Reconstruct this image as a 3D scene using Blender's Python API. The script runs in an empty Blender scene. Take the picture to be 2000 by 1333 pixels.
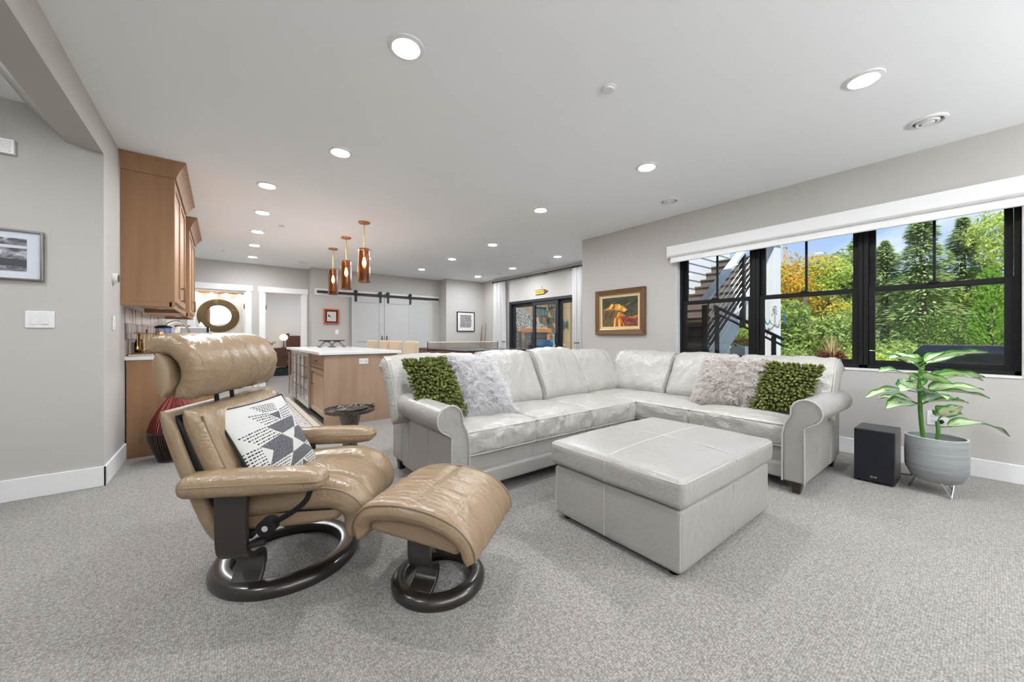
import bpy, bmesh, math, random
from math import sin, cos, pi, sqrt, radians as R
from mathutils import Vector as V, Matrix, noise

scene = bpy.context.scene
COL = scene.collection

# ------------------------------------------------------------------ camera
cam_d = bpy.data.cameras.new('camera')
cam_d.sensor_width = 36.0
cam_d.lens = 726.0 / 2000.0 * 36.0
cam_d.shift_y = -8.5 / 2000.0
cam_d.clip_start = 0.02
cam = bpy.data.objects.new('camera', cam_d)
COL.objects.link(cam)
cam.location = (0, 0, 1.123)
cam.rotation_euler = (pi / 2, 0, -R(37.99))
scene.camera = cam

# ------------------------------------------------------------------ world, sun, exposure
LAMP = 460.0         # radiance of the recessed ceiling lamps
FILL_UPLIGHT = 380.0      # radiance of the added, unseen fill uplighters
scene.view_settings.view_transform = 'Standard'
scene.view_settings.look = 'None'
scene.view_settings.gamma = 1.0
scene.view_settings.use_curve_mapping = False
scene.view_settings.exposure = 0.34

world = bpy.data.worlds.new('sky')
scene.world = world
world.use_nodes = True
nt = world.node_tree
nt.nodes.clear()
wo = nt.nodes.new('ShaderNodeOutputWorld')
bg = nt.nodes.new('ShaderNodeBackground')
tc = nt.nodes.new('ShaderNodeTexCoord')
sx = nt.nodes.new('ShaderNodeSeparateXYZ')
grad = nt.nodes.new('ShaderNodeValToRGB')
grad.color_ramp.elements[0].position = 0.0
grad.color_ramp.elements[0].color = (0.52, 0.66, 0.92, 1)
grad.color_ramp.elements[1].position = 0.6
grad.color_ramp.elements[1].color = (0.14, 0.30, 0.72, 1)
cl = nt.nodes.new('ShaderNodeTexNoise')
cl.inputs['Scale'].default_value = 3.2
cl.inputs['Detail'].default_value = 6
clr = nt.nodes.new('ShaderNodeValToRGB')
clr.color_ramp.elements[0].position = 0.50
clr.color_ramp.elements[1].position = 0.70
mapn = nt.nodes.new('ShaderNodeMapping')
mapn.inputs['Scale'].default_value = (1, 1, 2.6)
mixc = nt.nodes.new('ShaderNodeMixRGB')
mixc.inputs[2].default_value = (0.95, 0.96, 1.0, 1)
nt.links.new(tc.outputs['Generated'], sx.inputs[0])
nt.links.new(sx.outputs['Z'], grad.inputs[0])
nt.links.new(tc.outputs['Generated'], mapn.inputs[0])
nt.links.new(mapn.outputs[0], cl.inputs['Vector'])
nt.links.new(cl.outputs['Fac'], clr.inputs[0])
nt.links.new(clr.outputs['Color'], mixc.inputs[0])
nt.links.new(grad.outputs['Color'], mixc.inputs[1])
nt.links.new(mixc.outputs[0], bg.inputs['Color'])
nt.links.new(bg.outputs[0], wo.inputs[0])
bg.inputs['Strength'].default_value = 1.0

sun_d = bpy.data.lights.new('sun', 'SUN')
sun_d.energy = 6.5
sun_d.angle = R(1.0)
sun_d.color = (1.0, 0.94, 0.84)
sun = bpy.data.objects.new('sun', sun_d)
COL.objects.link(sun)
sun.rotation_euler = V((0.50, 0.28, -0.80)).to_track_quat('-Z', 'Y').to_euler()

# ------------------------------------------------------------------ materials
MATS = {}

def mat(name, color, rough=0.5, metal=0.0, bump=None, var=None, emit=None, spec=0.5,
        coat=0.0, sheen=0.0, coords='Object', wood=None):
    """bump=(kind, scale, strength[, distance]); var=(scale, colour2, contrast); wood=(axis scale xyz, colour2)"""
    if name in MATS:
        return MATS[name]
    m = bpy.data.materials.new(name)
    m.use_nodes = True
    n = m.node_tree
    b = n.nodes['Principled BSDF']
    b.inputs['Base Color'].default_value = (*color, 1)
    b.inputs['Roughness'].default_value = rough
    b.inputs['Metallic'].default_value = metal
    b.inputs['Specular IOR Level'].default_value = spec
    if coat:
        b.inputs['Coat Weight'].default_value = coat
        b.inputs['Coat Roughness'].default_value = 0.15
    if sheen:
        b.inputs['Sheen Weight'].default_value = sheen
    if emit:
        b.inputs['Emission Color'].default_value = (*emit[0], 1)
        b.inputs['Emission Strength'].default_value = emit[1]
    t = n.nodes.new('ShaderNodeTexCoord')
    src = t.outputs[coords]
    if var or wood:
        mp = n.nodes.new('ShaderNodeMapping')
        no = n.nodes.new('ShaderNodeTexNoise')
        no.inputs['Detail'].default_value = 5
        rmp = n.nodes.new('ShaderNodeValToRGB')
        if wood:
            mp.inputs['Scale'].default_value = wood[0]
            no.inputs['Scale'].default_value = 1.0
            c2 = wood[1]
            lo, hi = 0.3, 0.72
        else:
            no.inputs['Scale'].default_value = var[0]
            c2 = var[1]
            lo, hi = (0.5 - var[2], 0.5 + var[2])
        rmp.color_ramp.elements[0].position = lo
        rmp.color_ramp.elements[1].position = hi
        rmp.color_ramp.elements[0].color = (*color, 1)
        rmp.color_ramp.elements[1].color = (*c2, 1)
        n.links.new(src, mp.inputs[0])
        n.links.new(mp.outputs[0], no.inputs['Vector'])
        n.links.new(no.outputs['Fac'], rmp.inputs[0])
        n.links.new(rmp.outputs[0], b.inputs['Base Color'])
    if bump:
        bp = n.nodes.new('ShaderNodeBump')
        bp.inputs['Strength'].default_value = bump[2]
        bp.inputs['Distance'].default_value = bump[3] if len(bump) > 3 else 0.01
        if bump[0] == 'voronoi':
            x = n.nodes.new('ShaderNodeTexVoronoi')
            x.inputs['Scale'].default_value = bump[1]
            out = x.outputs['Distance']
        elif bump[0] == 'wave':
            x = n.nodes.new('ShaderNodeTexWave')
            x.inputs['Scale'].default_value = bump[1]
            x.inputs['Distortion'].default_value = 3
            out = x.outputs['Fac']
        else:
            x = n.nodes.new('ShaderNodeTexNoise')
            x.inputs['Scale'].default_value = bump[1]
            x.inputs['Detail'].default_value = 4
            out = x.outputs['Fac']
        n.links.new(src, x.inputs['Vector'])
        n.links.new(out, bp.inputs['Height'])
        n.links.new(bp.outputs[0], b.inputs['Normal'])
    MATS[name] = m
    return m

def leather(name, color, color2, rough, wr=1.0, crease=0.3):
    """leather: fine grain plus broad creases"""
    if name in MATS:
        return MATS[name]
    m = mat(name, color, rough, var=(3.5, color2, 0.28), spec=0.5)
    n = m.node_tree
    b = n.nodes['Principled BSDF']
    t = n.nodes.new('ShaderNodeTexCoord')
    x1 = n.nodes.new('ShaderNodeTexNoise')
    x1.inputs['Scale'].default_value = 9
    x1.inputs['Detail'].default_value = 3
    x1.inputs['Distortion'].default_value = 1.2
    x2 = n.nodes.new('ShaderNodeTexVoronoi')
    x2.inputs['Scale'].default_value = 260
    b1 = n.nodes.new('ShaderNodeBump')
    b1.inputs['Strength'].default_value = 0.35 * wr
    b1.inputs['Distance'].default_value = 0.03
    b2 = n.nodes.new('ShaderNodeBump')
    b2.inputs['Strength'].default_value = 0.08
    b2.inputs['Distance'].default_value = 0.004
    for x in (x1, x2):
        n.links.new(t.outputs['Object'], x.inputs['Vector'])
    # creases: ridges where the noise crosses its middle value
    x3 = n.nodes.new('ShaderNodeTexNoise')
    x3.inputs['Scale'].default_value = 7.0
    x3.inputs['Detail'].default_value = 2.5
    x3.inputs['Distortion'].default_value = 2.2
    n.links.new(t.outputs['Object'], x3.inputs['Vector'])
    s1 = n.nodes.new('ShaderNodeMath'); s1.operation = 'SUBTRACT'; s1.inputs[1].default_value = 0.5
    s2_ = n.nodes.new('ShaderNodeMath'); s2_.operation = 'ABSOLUTE'
    s3 = n.nodes.new('ShaderNodeMath'); s3.operation = 'MULTIPLY'; s3.inputs[1].default_value = 9.0
    s3.use_clamp = True
    s4 = n.nodes.new('ShaderNodeMath'); s4.operation = 'MULTIPLY_ADD'; s4.inputs[1].default_value = crease
    n.links.new(x3.outputs['Fac'], s1.inputs[0])
    n.links.new(s1.outputs[0], s2_.inputs[0])
    n.links.new(s2_.outputs[0], s3.inputs[0])
    n.links.new(s3.outputs[0], s4.inputs[0])
    n.links.new(x1.outputs['Fac'], s4.inputs[2])
    n.links.new(s4.outputs[0], b1.inputs['Height'])
    n.links.new(x2.outputs['Distance'], b2.inputs['Height'])
    n.links.new(b1.outputs[0], b2.inputs['Normal'])
    n.links.new(b2.outputs[0], b.inputs['Normal'])
    return m

def glass_mat(name, tint=(1, 1, 1), refl=0.06, rough=0.0):
    """thin glass: straight-through transmission with a fresnel-like gloss"""
    if name in MATS:
        return MATS[name]
    m = bpy.data.materials.new(name)
    m.use_nodes = True
    n = m.node_tree
    n.nodes.clear()
    o = n.nodes.new('ShaderNodeOutputMaterial')
    tr = n.nodes.new('ShaderNodeBsdfTransparent')
    tr.inputs['Color'].default_value = (*tint, 1)
    gl = n.nodes.new('ShaderNodeBsdfGlossy')
    gl.inputs['Roughness'].default_value = rough
    fr = n.nodes.new('ShaderNodeLayerWeight')
    fr.inputs['Blend'].default_value = 0.25
    mu = n.nodes.new('ShaderNodeMath')
    mu.operation = 'MULTIPLY_ADD'
    mu.inputs[1].default_value = 0.35
    mu.inputs[2].default_value = refl * 0.4
    mx = n.nodes.new('ShaderNodeMixShader')
    n.links.new(fr.outputs['Fresnel'], mu.inputs[0])
    n.links.new(mu.outputs[0], mx.inputs[0])
    n.links.new(tr.outputs[0], mx.inputs[1])
    n.links.new(gl.outputs[0], mx.inputs[2])
    n.links.new(mx.outputs[0], o.inputs[0])
    MATS[name] = m
    return m

def leaf_mat(name, c1, c2, c3=None, trans=0.45):
    """leaves: colour varies from leaf to leaf, light passes through"""
    if name in MATS:
        return MATS[name]
    m = bpy.data.materials.new(name)
    m.use_nodes = True
    n = m.node_tree
    n.nodes.clear()
    o = n.nodes.new('ShaderNodeOutputMaterial')
    g = n.nodes.new('ShaderNodeNewGeometry')
    rp = n.nodes.new('ShaderNodeValToRGB')
    rp.color_ramp.elements[0].color = (*c1, 1)
    rp.color_ramp.elements[1].color = (*c2, 1)
    if c3:
        e = rp.color_ramp.elements.new(0.6)
        e.color = (*c3, 1)
    d = n.nodes.new('ShaderNodeBsdfDiffuse')
    t = n.nodes.new('ShaderNodeBsdfTranslucent')
    mx = n.nodes.new('ShaderNodeMixShader')
    mx.inputs[0].default_value = trans
    n.links.new(g.outputs['Random Per Island'], rp.inputs[0])
    n.links.new(rp.outputs[0], d.inputs['Color'])
    n.links.new(rp.outputs[0], t.inputs['Color'])
    n.links.new(d.outputs[0], mx.inputs[1])
    n.links.new(t.outputs[0], mx.inputs[2])
    n.links.new(mx.outputs[0], o.inputs[0])
    MATS[name] = m
    return m

# ------------------------------------------------------------------ mesh builder
class MB:
    def __init__(s):
        s.v, s.f, s.m, s.c = [], [], [], []

    def add(s, verts, faces, mi=0):
        o = len(s.v)
        s.c.append((o, len(s.f)))
        s.v += [tuple(p) for p in verts]
        s.f += [tuple(i + o for i in f) for f in faces]
        s.m += [mi] * len(faces)
        return s

    def box(s, a, b, mi=0):
        x0, y0, z0 = [min(a[i], b[i]) for i in range(3)]
        x1, y1, z1 = [max(a[i], b[i]) for i in range(3)]
        return s.add([(x0, y0, z0), (x1, y0, z0), (x1, y1, z0), (x0, y1, z0),
                      (x0, y0, z1), (x1, y0, z1), (x1, y1, z1), (x0, y1, z1)],
                     [(0, 3, 2, 1), (4, 5, 6, 7), (0, 1, 5, 4), (1, 2, 6, 5), (2, 3, 7, 6), (3, 0, 4, 7)], mi)

    def cbox(s, c, d, M=None, mi=0):
        h = V(d) / 2
        t = MB().box(-h, h)
        M = M or Matrix.Identity(3)
        return s.add([V(c) + M @ V(p) for p in t.v], t.f, mi)

    def prism(s, poly, axis, a, b, mi=0):
        """poly: 2-D outline; axis x: poly=(y,z), y: (x,z), z: (x,y)"""
        def P(p, t):
            return {'x': (t, p[0], p[1]), 'y': (p[0], t, p[1]), 'z': (p[0], p[1], t)}[axis]
        n = len(poly)
        vs = [P(p, a) for p in poly] + [P(p, b) for p in poly]
        fs = [tuple(range(n))[::-1], tuple(range(n, 2 * n))]
        fs += [(i, (i + 1) % n, n + (i + 1) % n, n + i) for i in range(n)]
        return s.add(vs, fs, mi)

    def tube(s, path, r, n=8, closed=False, mi=0, caps=True, flat=None):
        """sweep a circle (or ellipse, flat=(a,b)) along path; r may be a list"""
        P = [V(p) for p in path]
        k = len(P)
        rs = r if isinstance(r, (list, tuple)) else [r] * k
        T = []
        for i in range(k):
            if closed:
                t = P[(i + 1) % k] - P[i - 1]
            else:
                t = P[min(i + 1, k - 1)] - P[max(i - 1, 0)]
            T.append(t.normalized() if t.length > 1e-9 else V((0, 0, 1)))
        up = V((0, 0, 1))
        if abs(T[0].dot(up)) > 0.95:
            up = V((1, 0, 0))
        N = (up - T[0] * up.dot(T[0])).normalized()
        vs = []
        for i in range(k):
            N = (N - T[i] * N.dot(T[i]))
            N = N.normalized() if N.length > 1e-6 else V((1, 0, 0))
            B = T[i].cross(N)
            for j in range(n):
                a = 2 * pi * j / n
                vs.append(P[i] + (N * cos(a) + B * sin(a)) * rs[i])
        fs = []
        for i in range(k if closed else k - 1):
            i2 = (i + 1) % k
            for j in range(n):
                j2 = (j + 1) % n
                fs.append((i * n + j, i * n + j2, i2 * n + j2, i2 * n + j))
        if not closed and caps:
            fs.append(tuple(range(n))[::-1])
            fs.append(tuple((k - 1) * n + j for j in range(n)))
        return s.add(vs, fs, mi)

    def lathe(s, prof, c=(0, 0, 0), n=24, mi=0, caps=True, ex=1.0, ey=1.0):
        k = len(prof)
        vs = []
        for r, z in prof:
            for j in range(n):
                a = 2 * pi * j / n
                vs.append((c[0] + r * cos(a) * ex, c[1] + r * sin(a) * ey, c[2] + z))
        fs = []
        for i in range(k - 1):
            for j in range(n):
                j2 = (j + 1) % n
                fs.append((i * n + j, i * n + j2, (i + 1) * n + j2, (i + 1) * n + j))
        if caps:
            if prof[0][0] > 1e-5:
                fs.append(tuple(range(n))[::-1])
            if prof[-1][0] > 1e-5:
                fs.append(tuple((k - 1) * n + j for j in range(n)))
        return s.add(vs, fs, mi)

    def torus(s, prof, c=(0, 0, 0), n=48, mi=0):
        """closed profile [(r,z)] swept around z"""
        k = len(prof)
        vs = []
        for i in range(n):
            a = 2 * pi * i / n
            vs += [(c[0] + r * cos(a), c[1] + r * sin(a), c[2] + z) for r, z in prof]
        fs = []
        for i in range(n):
            i2 = (i + 1) % n
            for j in range(k):
                j2 = (j + 1) % k
                fs.append((i * k + j, i2 * k + j, i2 * k + j2, i * k + j2))
        return s.add(vs, fs, mi)

    def surf(s, fn, nu, nv, mi=0, closed_u=False, mfn=None):
        vs = [fn(i / (nu if closed_u else nu), j / nv) for i in range(nu + (0 if closed_u else 1)) for j in range(nv + 1)]
        fs, ms = [], []
        w = nv + 1
        for i in range(nu):
            i2 = (i + 1) % nu if closed_u else i + 1
            for j in range(nv):
                fs.append((i * w + j, i2 * w + j, i2 * w + j + 1, i * w + j + 1))
                ms.append(mfn((i + .5) / nu, (j + .5) / nv) if mfn else mi)
        s.add(vs, fs, mi)
        s.m[-len(ms):] = ms
        return s

    def xf(s, M):
        s.v = [tuple(M @ V(p)) for p in s.v]
        return s

    def each(s, name, m, parent=None, **k):
        """every added piece becomes an object of its own"""
        out = []
        for i, (v0, f0) in enumerate(s.c):
            v1, f1 = s.c[i + 1] if i + 1 < len(s.c) else (len(s.v), len(s.f))
            t = MB().add(s.v[v0:v1], [tuple(j - v0 for j in f) for f in s.f[f0:f1]])
            out.append(t.build(name, m, parent, **k))
        return out

    def build(s, name, m, parent=None, smooth=35, bevel=0, seg=2, weld=False, solid=0):
        me = bpy.data.meshes.new(name)
        me.from_pydata(s.v, [], s.f)
        ml = m if isinstance(m, (list, tuple)) else [m]
        for x in ml:
            me.materials.append(x)
        if len(ml) > 1:
            me.polygons.foreach_set('material_index', s.m)
        if weld:
            b = bmesh.new()
            b.from_mesh(me)
            bmesh.ops.remove_doubles(b, verts=b.verts, dist=1e-5)
            bmesh.ops.recalc_face_normals(b, faces=b.faces)
            b.to_mesh(me)
            b.free()
        me.update()
        if smooth:
            me.polygons.foreach_set('use_smooth', [True] * len(me.polygons))
            me.set_sharp_from_angle(angle=R(smooth))
        o = bpy.data.objects.new(name, me)
        COL.objects.link(o)
        if parent:
            o.parent = parent
        if bevel:
            md = o.modifiers.new('bevel', 'BEVEL')
            md.width = bevel
            md.segments = seg
            md.limit_method = 'ANGLE'
            md.angle_limit = R(40)
        if solid:
            md = o.modifiers.new('solid', 'SOLIDIFY')
            md.thickness = solid
            md.offset = 0
        return o

def tag(o, label=None, cat=None, group=None, kind=None):
    if label: o['label'] = label
    if cat: o['category'] = cat
    if group: o['group'] = group
    if kind: o['kind'] = kind
    return o

def thing(name, loc, label, cat, rz=0.0, group=None):
    o = bpy.data.objects.new(name, None)
    o.empty_display_size = 0.1
    COL.objects.link(o)
    o.location = loc
    o.rotation_euler = (0, 0, rz)
    return tag(o, label, cat, group)

def struct(name, loc=(0, 0, 0)):
    o = bpy.data.objects.new(name, None)
    COL.objects.link(o)
    o.location = loc
    o['kind'] = 'structure'
    return o

def copy_tree(o, parent=None):
    c = o.copy()
    COL.objects.link(c)
    c.parent = parent
    for ch in o.children:
        copy_tree(ch, c)
    return c

def rrect(hx, hy, r, z, n=5):
    pts = []
    for sx_, sy_, a0 in ((1, 1, 0), (-1, 1, 90), (-1, -1, 180), (1, -1, 270)):
        for i in range(n + 1):
            a = R(a0 + 90 * i / n)
            pts.append((sx_ * (hx - r) + r * cos(a), sy_ * (hy - r) + r * sin(a), z))
    return pts

def bez(p, n=16):
    """Catmull-Rom through points"""
    P = [V(q) for q in p]
    P = [P[0] * 2 - P[1]] + P + [P[-1] * 2 - P[-2]]
    out = []
    m = len(P) - 3
    for i in range(m):
        a, b, c, d = P[i:i + 4]
        k = max(2, n // m)
        for j in range(k):
            t = j / k
            out.append(0.5 * ((2 * b) + (c - a) * t + (2 * a - 5 * b + 4 * c - d) * t * t + (3 * b - a - 3 * c + d) * t ** 3))
    out.append(P[-2])
    return out

def cushion(hx, hy, hz, r=0.05, crown=0.03, n=18, wr=0.0, seed=0, side=0.0, fold=0.0):
    """puffy rounded box centred on the origin; wr = wrinkle depth"""
    t = MB()
    def grid1(h):
        e = min(r, h * 0.99)
        k = 4
        inner = [-(h - e) + 2 * (h - e) * i / (n - 2 * k) for i in range(n - 2 * k + 1)]
        lo = [-h + e * i / k for i in range(k)]
        hi = [h - e + e * (i + 1) / k for i in range(k)]
        return lo + inner + hi
    G = (grid1(hx), grid1(hy), grid1(hz))
    hh = (hx, hy, hz)
    def P(p):
        q = V([max(-(hh[i] - r), min(hh[i] - r, p[i])) for i in range(3)])
        dv = V(p) - q
        o = q + (dv.normalized() * r if dv.length > 1e-9 else dv)
        ux, uy, uz = o.x / hx, o.y / hy, o.z / hz
        cx_ = max(0, 1 - ux * ux); cy_ = max(0, 1 - uy * uy); cz_ = max(0, 1 - uz * uz)
        o.z += crown * (uz if abs(uz) > 0.2 else uz) * sqrt(cx_ * cy_ + 1e-6) * (1 if uz > 0 else 0.3)
        if side:
            o.x += side * ux * sqrt(cy_ * cz_)
            o.y += side * uy * sqrt(cx_ * cz_)
        if wr:
            s_ = V((seed * 3.1, seed * 1.7, seed))
            a = noise.noise(V((o.x * 7, o.y * 7, o.z * 11)) + s_)
            b_ = 1 - abs(noise.noise(V((o.x * 13 + o.y * 5, o.y * 4 - o.x * 3, o.z * 6)) + s_ * 2)) * 2
            nrm = V((ux ** 5, uy ** 5, uz ** 3))
            nrm = nrm.normalized() if nrm.length > 1e-6 else V((0, 0, 1))
            o += nrm * wr * (a * 0.7 + b_ * 0.4)
        if fold:
            if abs(uz) < 0.92:
                w_ = cz_ * fold * (1 - abs(noise.noise(V((o.x * 22, o.y * 22, o.z * 7 + seed)))) * 2.2)
                o += V((ux ** 7, uy ** 7, 0)) * w_
        return o
    for ax in range(3):
        i1, i2 = [(1, 2), (2, 0), (0, 1)][ax]
        for sgn in (-1, 1):
            g1, g2 = G[i1], G[i2]
            w = len(g2)
            vs = []
            for a in g1:
                for b_ in g2:
                    p = [0, 0, 0]
                    p[ax] = sgn * hh[ax]; p[i1] = a; p[i2] = b_
                    vs.append(P(p))
            fs = []
            for i in range(len(g1) - 1):
                for j in range(w - 1):
                    q = (i * w + j, (i + 1) * w + j, (i + 1) * w + j + 1, i * w + j + 1)
                    fs.append(q if sgn > 0 else q[::-1])
            t.add(vs, fs)
    return t

def slab(path, th, hw, er=0.04, ny=24, mod=None, mod_low=None, xmod=None):
    """padded slab: path in the x-z plane, half thickness list th, half width hw, rounded edges er.
    mod(u, v): extra push of the upper side along its normal (u along path 0..1, v across -1..1)"""
    P = [V((p[0], 0, p[1])) for p in path]
    k = len(P)
    N = []
    for i in range(k):
        t = (P[min(i + 1, k - 1)] - P[max(i - 1, 0)]).normalized()
        N.append(V((-t.z, 0, t.x)))
    ys = []
    m = 5
    for i in range(m):
        ys.append(-hw + er * (1 - cos(pi / 2 * i / m)))
    for i in range(ny + 1):
        ys.append(-(hw - er) + 2 * (hw - er) * i / ny)
    for i in range(m - 1, -1, -1):
        ys.append(hw - er * (1 - cos(pi / 2 * i / m)))
    vs = []
    loop = 2 * k
    for y in ys:
        a = abs(y)
        ef = 1.0 if a <= hw - er else sqrt(max(0.0, 1 - ((a - hw + er) / er) ** 2))
        ef = max(ef, 0.02)
        yy = y
        for i in range(k):
            u = i / (k - 1)
            o = mod(u, y / hw) if mod else 0
            sc = xmod(u) if xmod else 1.0
            p = P[i] + N[i] * (th[i] * ef + o * ef)
            vs.append((p.x, yy * sc, p.z))
        for i in range(k - 1, -1, -1):
            u = i / (k - 1)
            o = mod_low(u, y / hw) if mod_low else 0
            sc = xmod(u) if xmod else 1.0
            p = P[i] - N[i] * (th[i] * ef + o * ef)
            vs.append((p.x, yy * sc, p.z))
    fs = []
    for j in range(len(ys) - 1):
        for i in range(loop):
            i2 = (i + 1) % loop
            fs.append((j * loop + i, j * loop + i2, (j + 1) * loop + i2, (j + 1) * loop + i))
    fs.append(tuple(range(loop)))
    fs.append(tuple((len(ys) - 1) * loop + i for i in range(loop))[::-1])
    return MB().add(vs, fs)

def rounded(th, k, e=3):
    """half-thickness list with semicircular ends"""
    out = []
    for i in range(k):
        d_ = min(i, k - 1 - i)
        out.append(th * (sqrt(max(0.0, 1 - ((e - d_) / e) ** 2)) if d_ < e else 1.0) + 0.001)
    return out

# the palette
M_wall = mat('wall_paint', (0.50, 0.48, 0.452), 0.75, bump=('noise', 180, 0.04))
M_ceil = mat('ceiling_paint', (0.95, 0.967, 0.98), 0.85)
M_trim = mat('white_trim', (0.82, 0.82, 0.81), 0.4)
M_black = mat('black_frame', (0.006, 0.006, 0.007), 0.5, spec=0.25)
M_iron = mat('black_iron', (0.02, 0.018, 0.017), 0.5, 0.4)
M_tan = leather('tan_leather', (0.25, 0.176, 0.105), (0.288, 0.205, 0.126), 0.27, 0.7, 0.12)
M_tan2 = leather('tan_leather_plain', (0.245, 0.173, 0.103), (0.268, 0.190, 0.116), 0.40, 0.3, 0.05)
M_cream = leather('cream_leather', (0.405, 0.387, 0.355), (0.437, 0.42, 0.39), 0.28, 0.6, 0.35)
M_cream2 = leather('grey_cream_leather', (0.345, 0.327, 0.30), (0.375, 0.36, 0.337), 0.30, 0.35)
M_cpipe = mat('cream_piping', (0.50, 0.48, 0.45), 0.4)
M_tpipe = mat('tan_piping', (0.225, 0.152, 0.088), 0.45)
M_espresso = mat('espresso_wood', (0.018, 0.013, 0.010), 0.28, coat=0.4)
M_steel = mat('brushed_steel', (0.55, 0.55, 0.56), 0.3, 1.0)
M_chrome = mat('chrome', (0.8, 0.8, 0.8), 0.08, 1.0)
M_maple = mat('maple_wood', (0.33, 0.18, 0.085), 0.5, wood=((14, 14, 1.2), (0.26, 0.135, 0.062)))
M_maple_grey = mat('greyed_maple_wood', (0.40, 0.27, 0.185), 0.42, wood=((9, 9, 1.0), (0.30, 0.195, 0.13)))
M_quartz = mat('white_quartz', (0.82, 0.82, 0.81), 0.15)
M_plastic = mat('white_plastic', (0.80, 0.80, 0.79), 0.35)
M_copper = mat('copper', (0.60, 0.26, 0.12), 0.3, 1.0)
M_brass = mat('brass', (0.70, 0.48, 0.16), 0.25, 1.0)
# ================================================================== THE ROOM
def carpet_mat():
    m = mat('loop_carpet', (0.42, 0.395, 0.365), 0.95, spec=0.1, sheen=0.25)
    n = m.node_tree
    b = n.nodes['Principled BSDF']
    t = n.nodes.new('ShaderNodeTexCoord')
    vo = n.nodes.new('ShaderNodeTexVoronoi')
    vo.inputs['Scale'].default_value = 120
    vo.inputs['Randomness'].default_value = 0.55
    no = n.nodes.new('ShaderNodeTexNoise')
    no.inputs['Scale'].default_value = 60
    no.inputs['Detail'].default_value = 3
    big = n.nodes.new('ShaderNodeTexNoise')
    big.inputs['Scale'].default_value = 1.4
    big.inputs['Detail'].default_value = 2
    r = n.nodes.new('ShaderNodeValToRGB')
    r.color_ramp.elements[0].position = 0.0
    r.color_ramp.elements[0].color = (0.475, 0.447, 0.412, 1)
    r.color_ramp.elements[1].position = 0.72
    r.color_ramp.elements[1].color = (0.185, 0.172, 0.157, 1)
    r2 = n.nodes.new('ShaderNodeValToRGB')
    r2.color_ramp.elements[0].position = 0.35
    r2.color_ramp.elements[0].color = (0.78, 0.78, 0.78, 1)
    r2.color_ramp.elements[1].position = 0.7
    r2.color_ramp.elements[1].color = (1.12, 1.11, 1.1, 1)
    r3 = n.nodes.new('ShaderNodeValToRGB')
    r3.color_ramp.elements[0].position = 0.3
    r3.color_ramp.elements[0].color = (0.94, 0.94, 0.94, 1)
    r3.color_ramp.elements[1].position = 0.7
    r3.color_ramp.elements[1].color = (1.04, 1.04, 1.04, 1)
    m1 = n.nodes.new('ShaderNodeMixRGB'); m1.blend_type = 'MULTIPLY'; m1.inputs[0].default_value = 1
    m2 = n.nodes.new('ShaderNodeMixRGB'); m2.blend_type = 'MULTIPLY'; m2.inputs[0].default_value = 1
    bp = n.nodes.new('ShaderNodeBump')
    bp.invert = True
    bp.inputs['Strength'].default_value = 0.7
    bp.inputs['Distance'].default_value = 0.006
    for x in (vo, no, big):
        n.links.new(t.outputs['Object'], x.inputs['Vector'])
    n.links.new(vo.outputs['Distance'], r.inputs[0])
    n.links.new(no.outputs['Fac'], r2.inputs[0])
    n.links.new(big.outputs['Fac'], r3.inputs[0])
    n.links.new(r.outputs[0], m1.inputs[1]); n.links.new(r2.outputs[0], m1.inputs[2])
    n.links.new(m1.outputs[0], m2.inputs[1]); n.links.new(r3.outputs[0], m2.inputs[2])
    n.links.new(m2.outputs[0], b.inputs['Base Color'])
    n.links.new(vo.outputs['Distance'], bp.inputs['Height'])
    n.links.new(bp.outputs[0], b.inputs['Normal'])
    return m

M_carpet = carpet_mat()
XW, XP = 4.78, 6.15          # window wall, patio-door wall
ZC = 2.74
YB = -2.7                    # wall behind the photographer
XL = -3.2

def ST(name, mb, m, **k):
    o = mb.build(name, m, **k)
    o['kind'] = 'structure'
    return o

fl = MB().box((XL, YB, -0.1), (XP + 0.16, 13.4, 0.0))
ST('floor', fl, M_carpet, smooth=0)
ce = MB().box((XL, YB, ZC), (XP + 0.16, 13.4, ZC + 0.12))
ST('ceiling', ce, M_ceil, smooth=0)

# window wall with its opening
oy0, oy1, oz0, oz1 = -0.16, 2.56, 0.815, 2.31
w = MB()
w.box((XW, YB, 0), (XW + 0.18, oy0, ZC)).box((XW, oy1, 0), (XW + 0.18, 4.2, ZC))
w.box((XW, oy0, 0), (XW + 0.18, oy1, oz0)).box((XW, oy0, oz1), (XW + 0.18, oy1, ZC))
w.box((XW + 0.18, 4.02, 0), (XP + 0.16, 4.2, ZC))
ST('wall_right', w, M_wall, smooth=0)
rv = MB()
rv.box((XW + 0.001, oy1 - 0.004, oz0), (XW + 0.1, oy1 + 0.0, oz1)).box((XW - 0.006, oy0, oz0 - 0.012), (XW + 0.1, oy1, oz0 + 0.006))  # first sheet paints daylight on the left drywall return; second is the sill
ST('trim_window_lit', rv, M_trim, smooth=0)

# patio-door wall
py0, py1, pz = 5.25, 8.0, 2.06
w = MB()
w.box((XP, 4.2, 0), (XP + 0.16, py0, ZC)).box((XP, py1, 0), (XP + 0.16, 9.45, ZC)).box((XP, py0, pz), (XP + 0.16, py1, ZC))
ST('wall_patio', w, M_wall, smooth=0)

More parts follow.
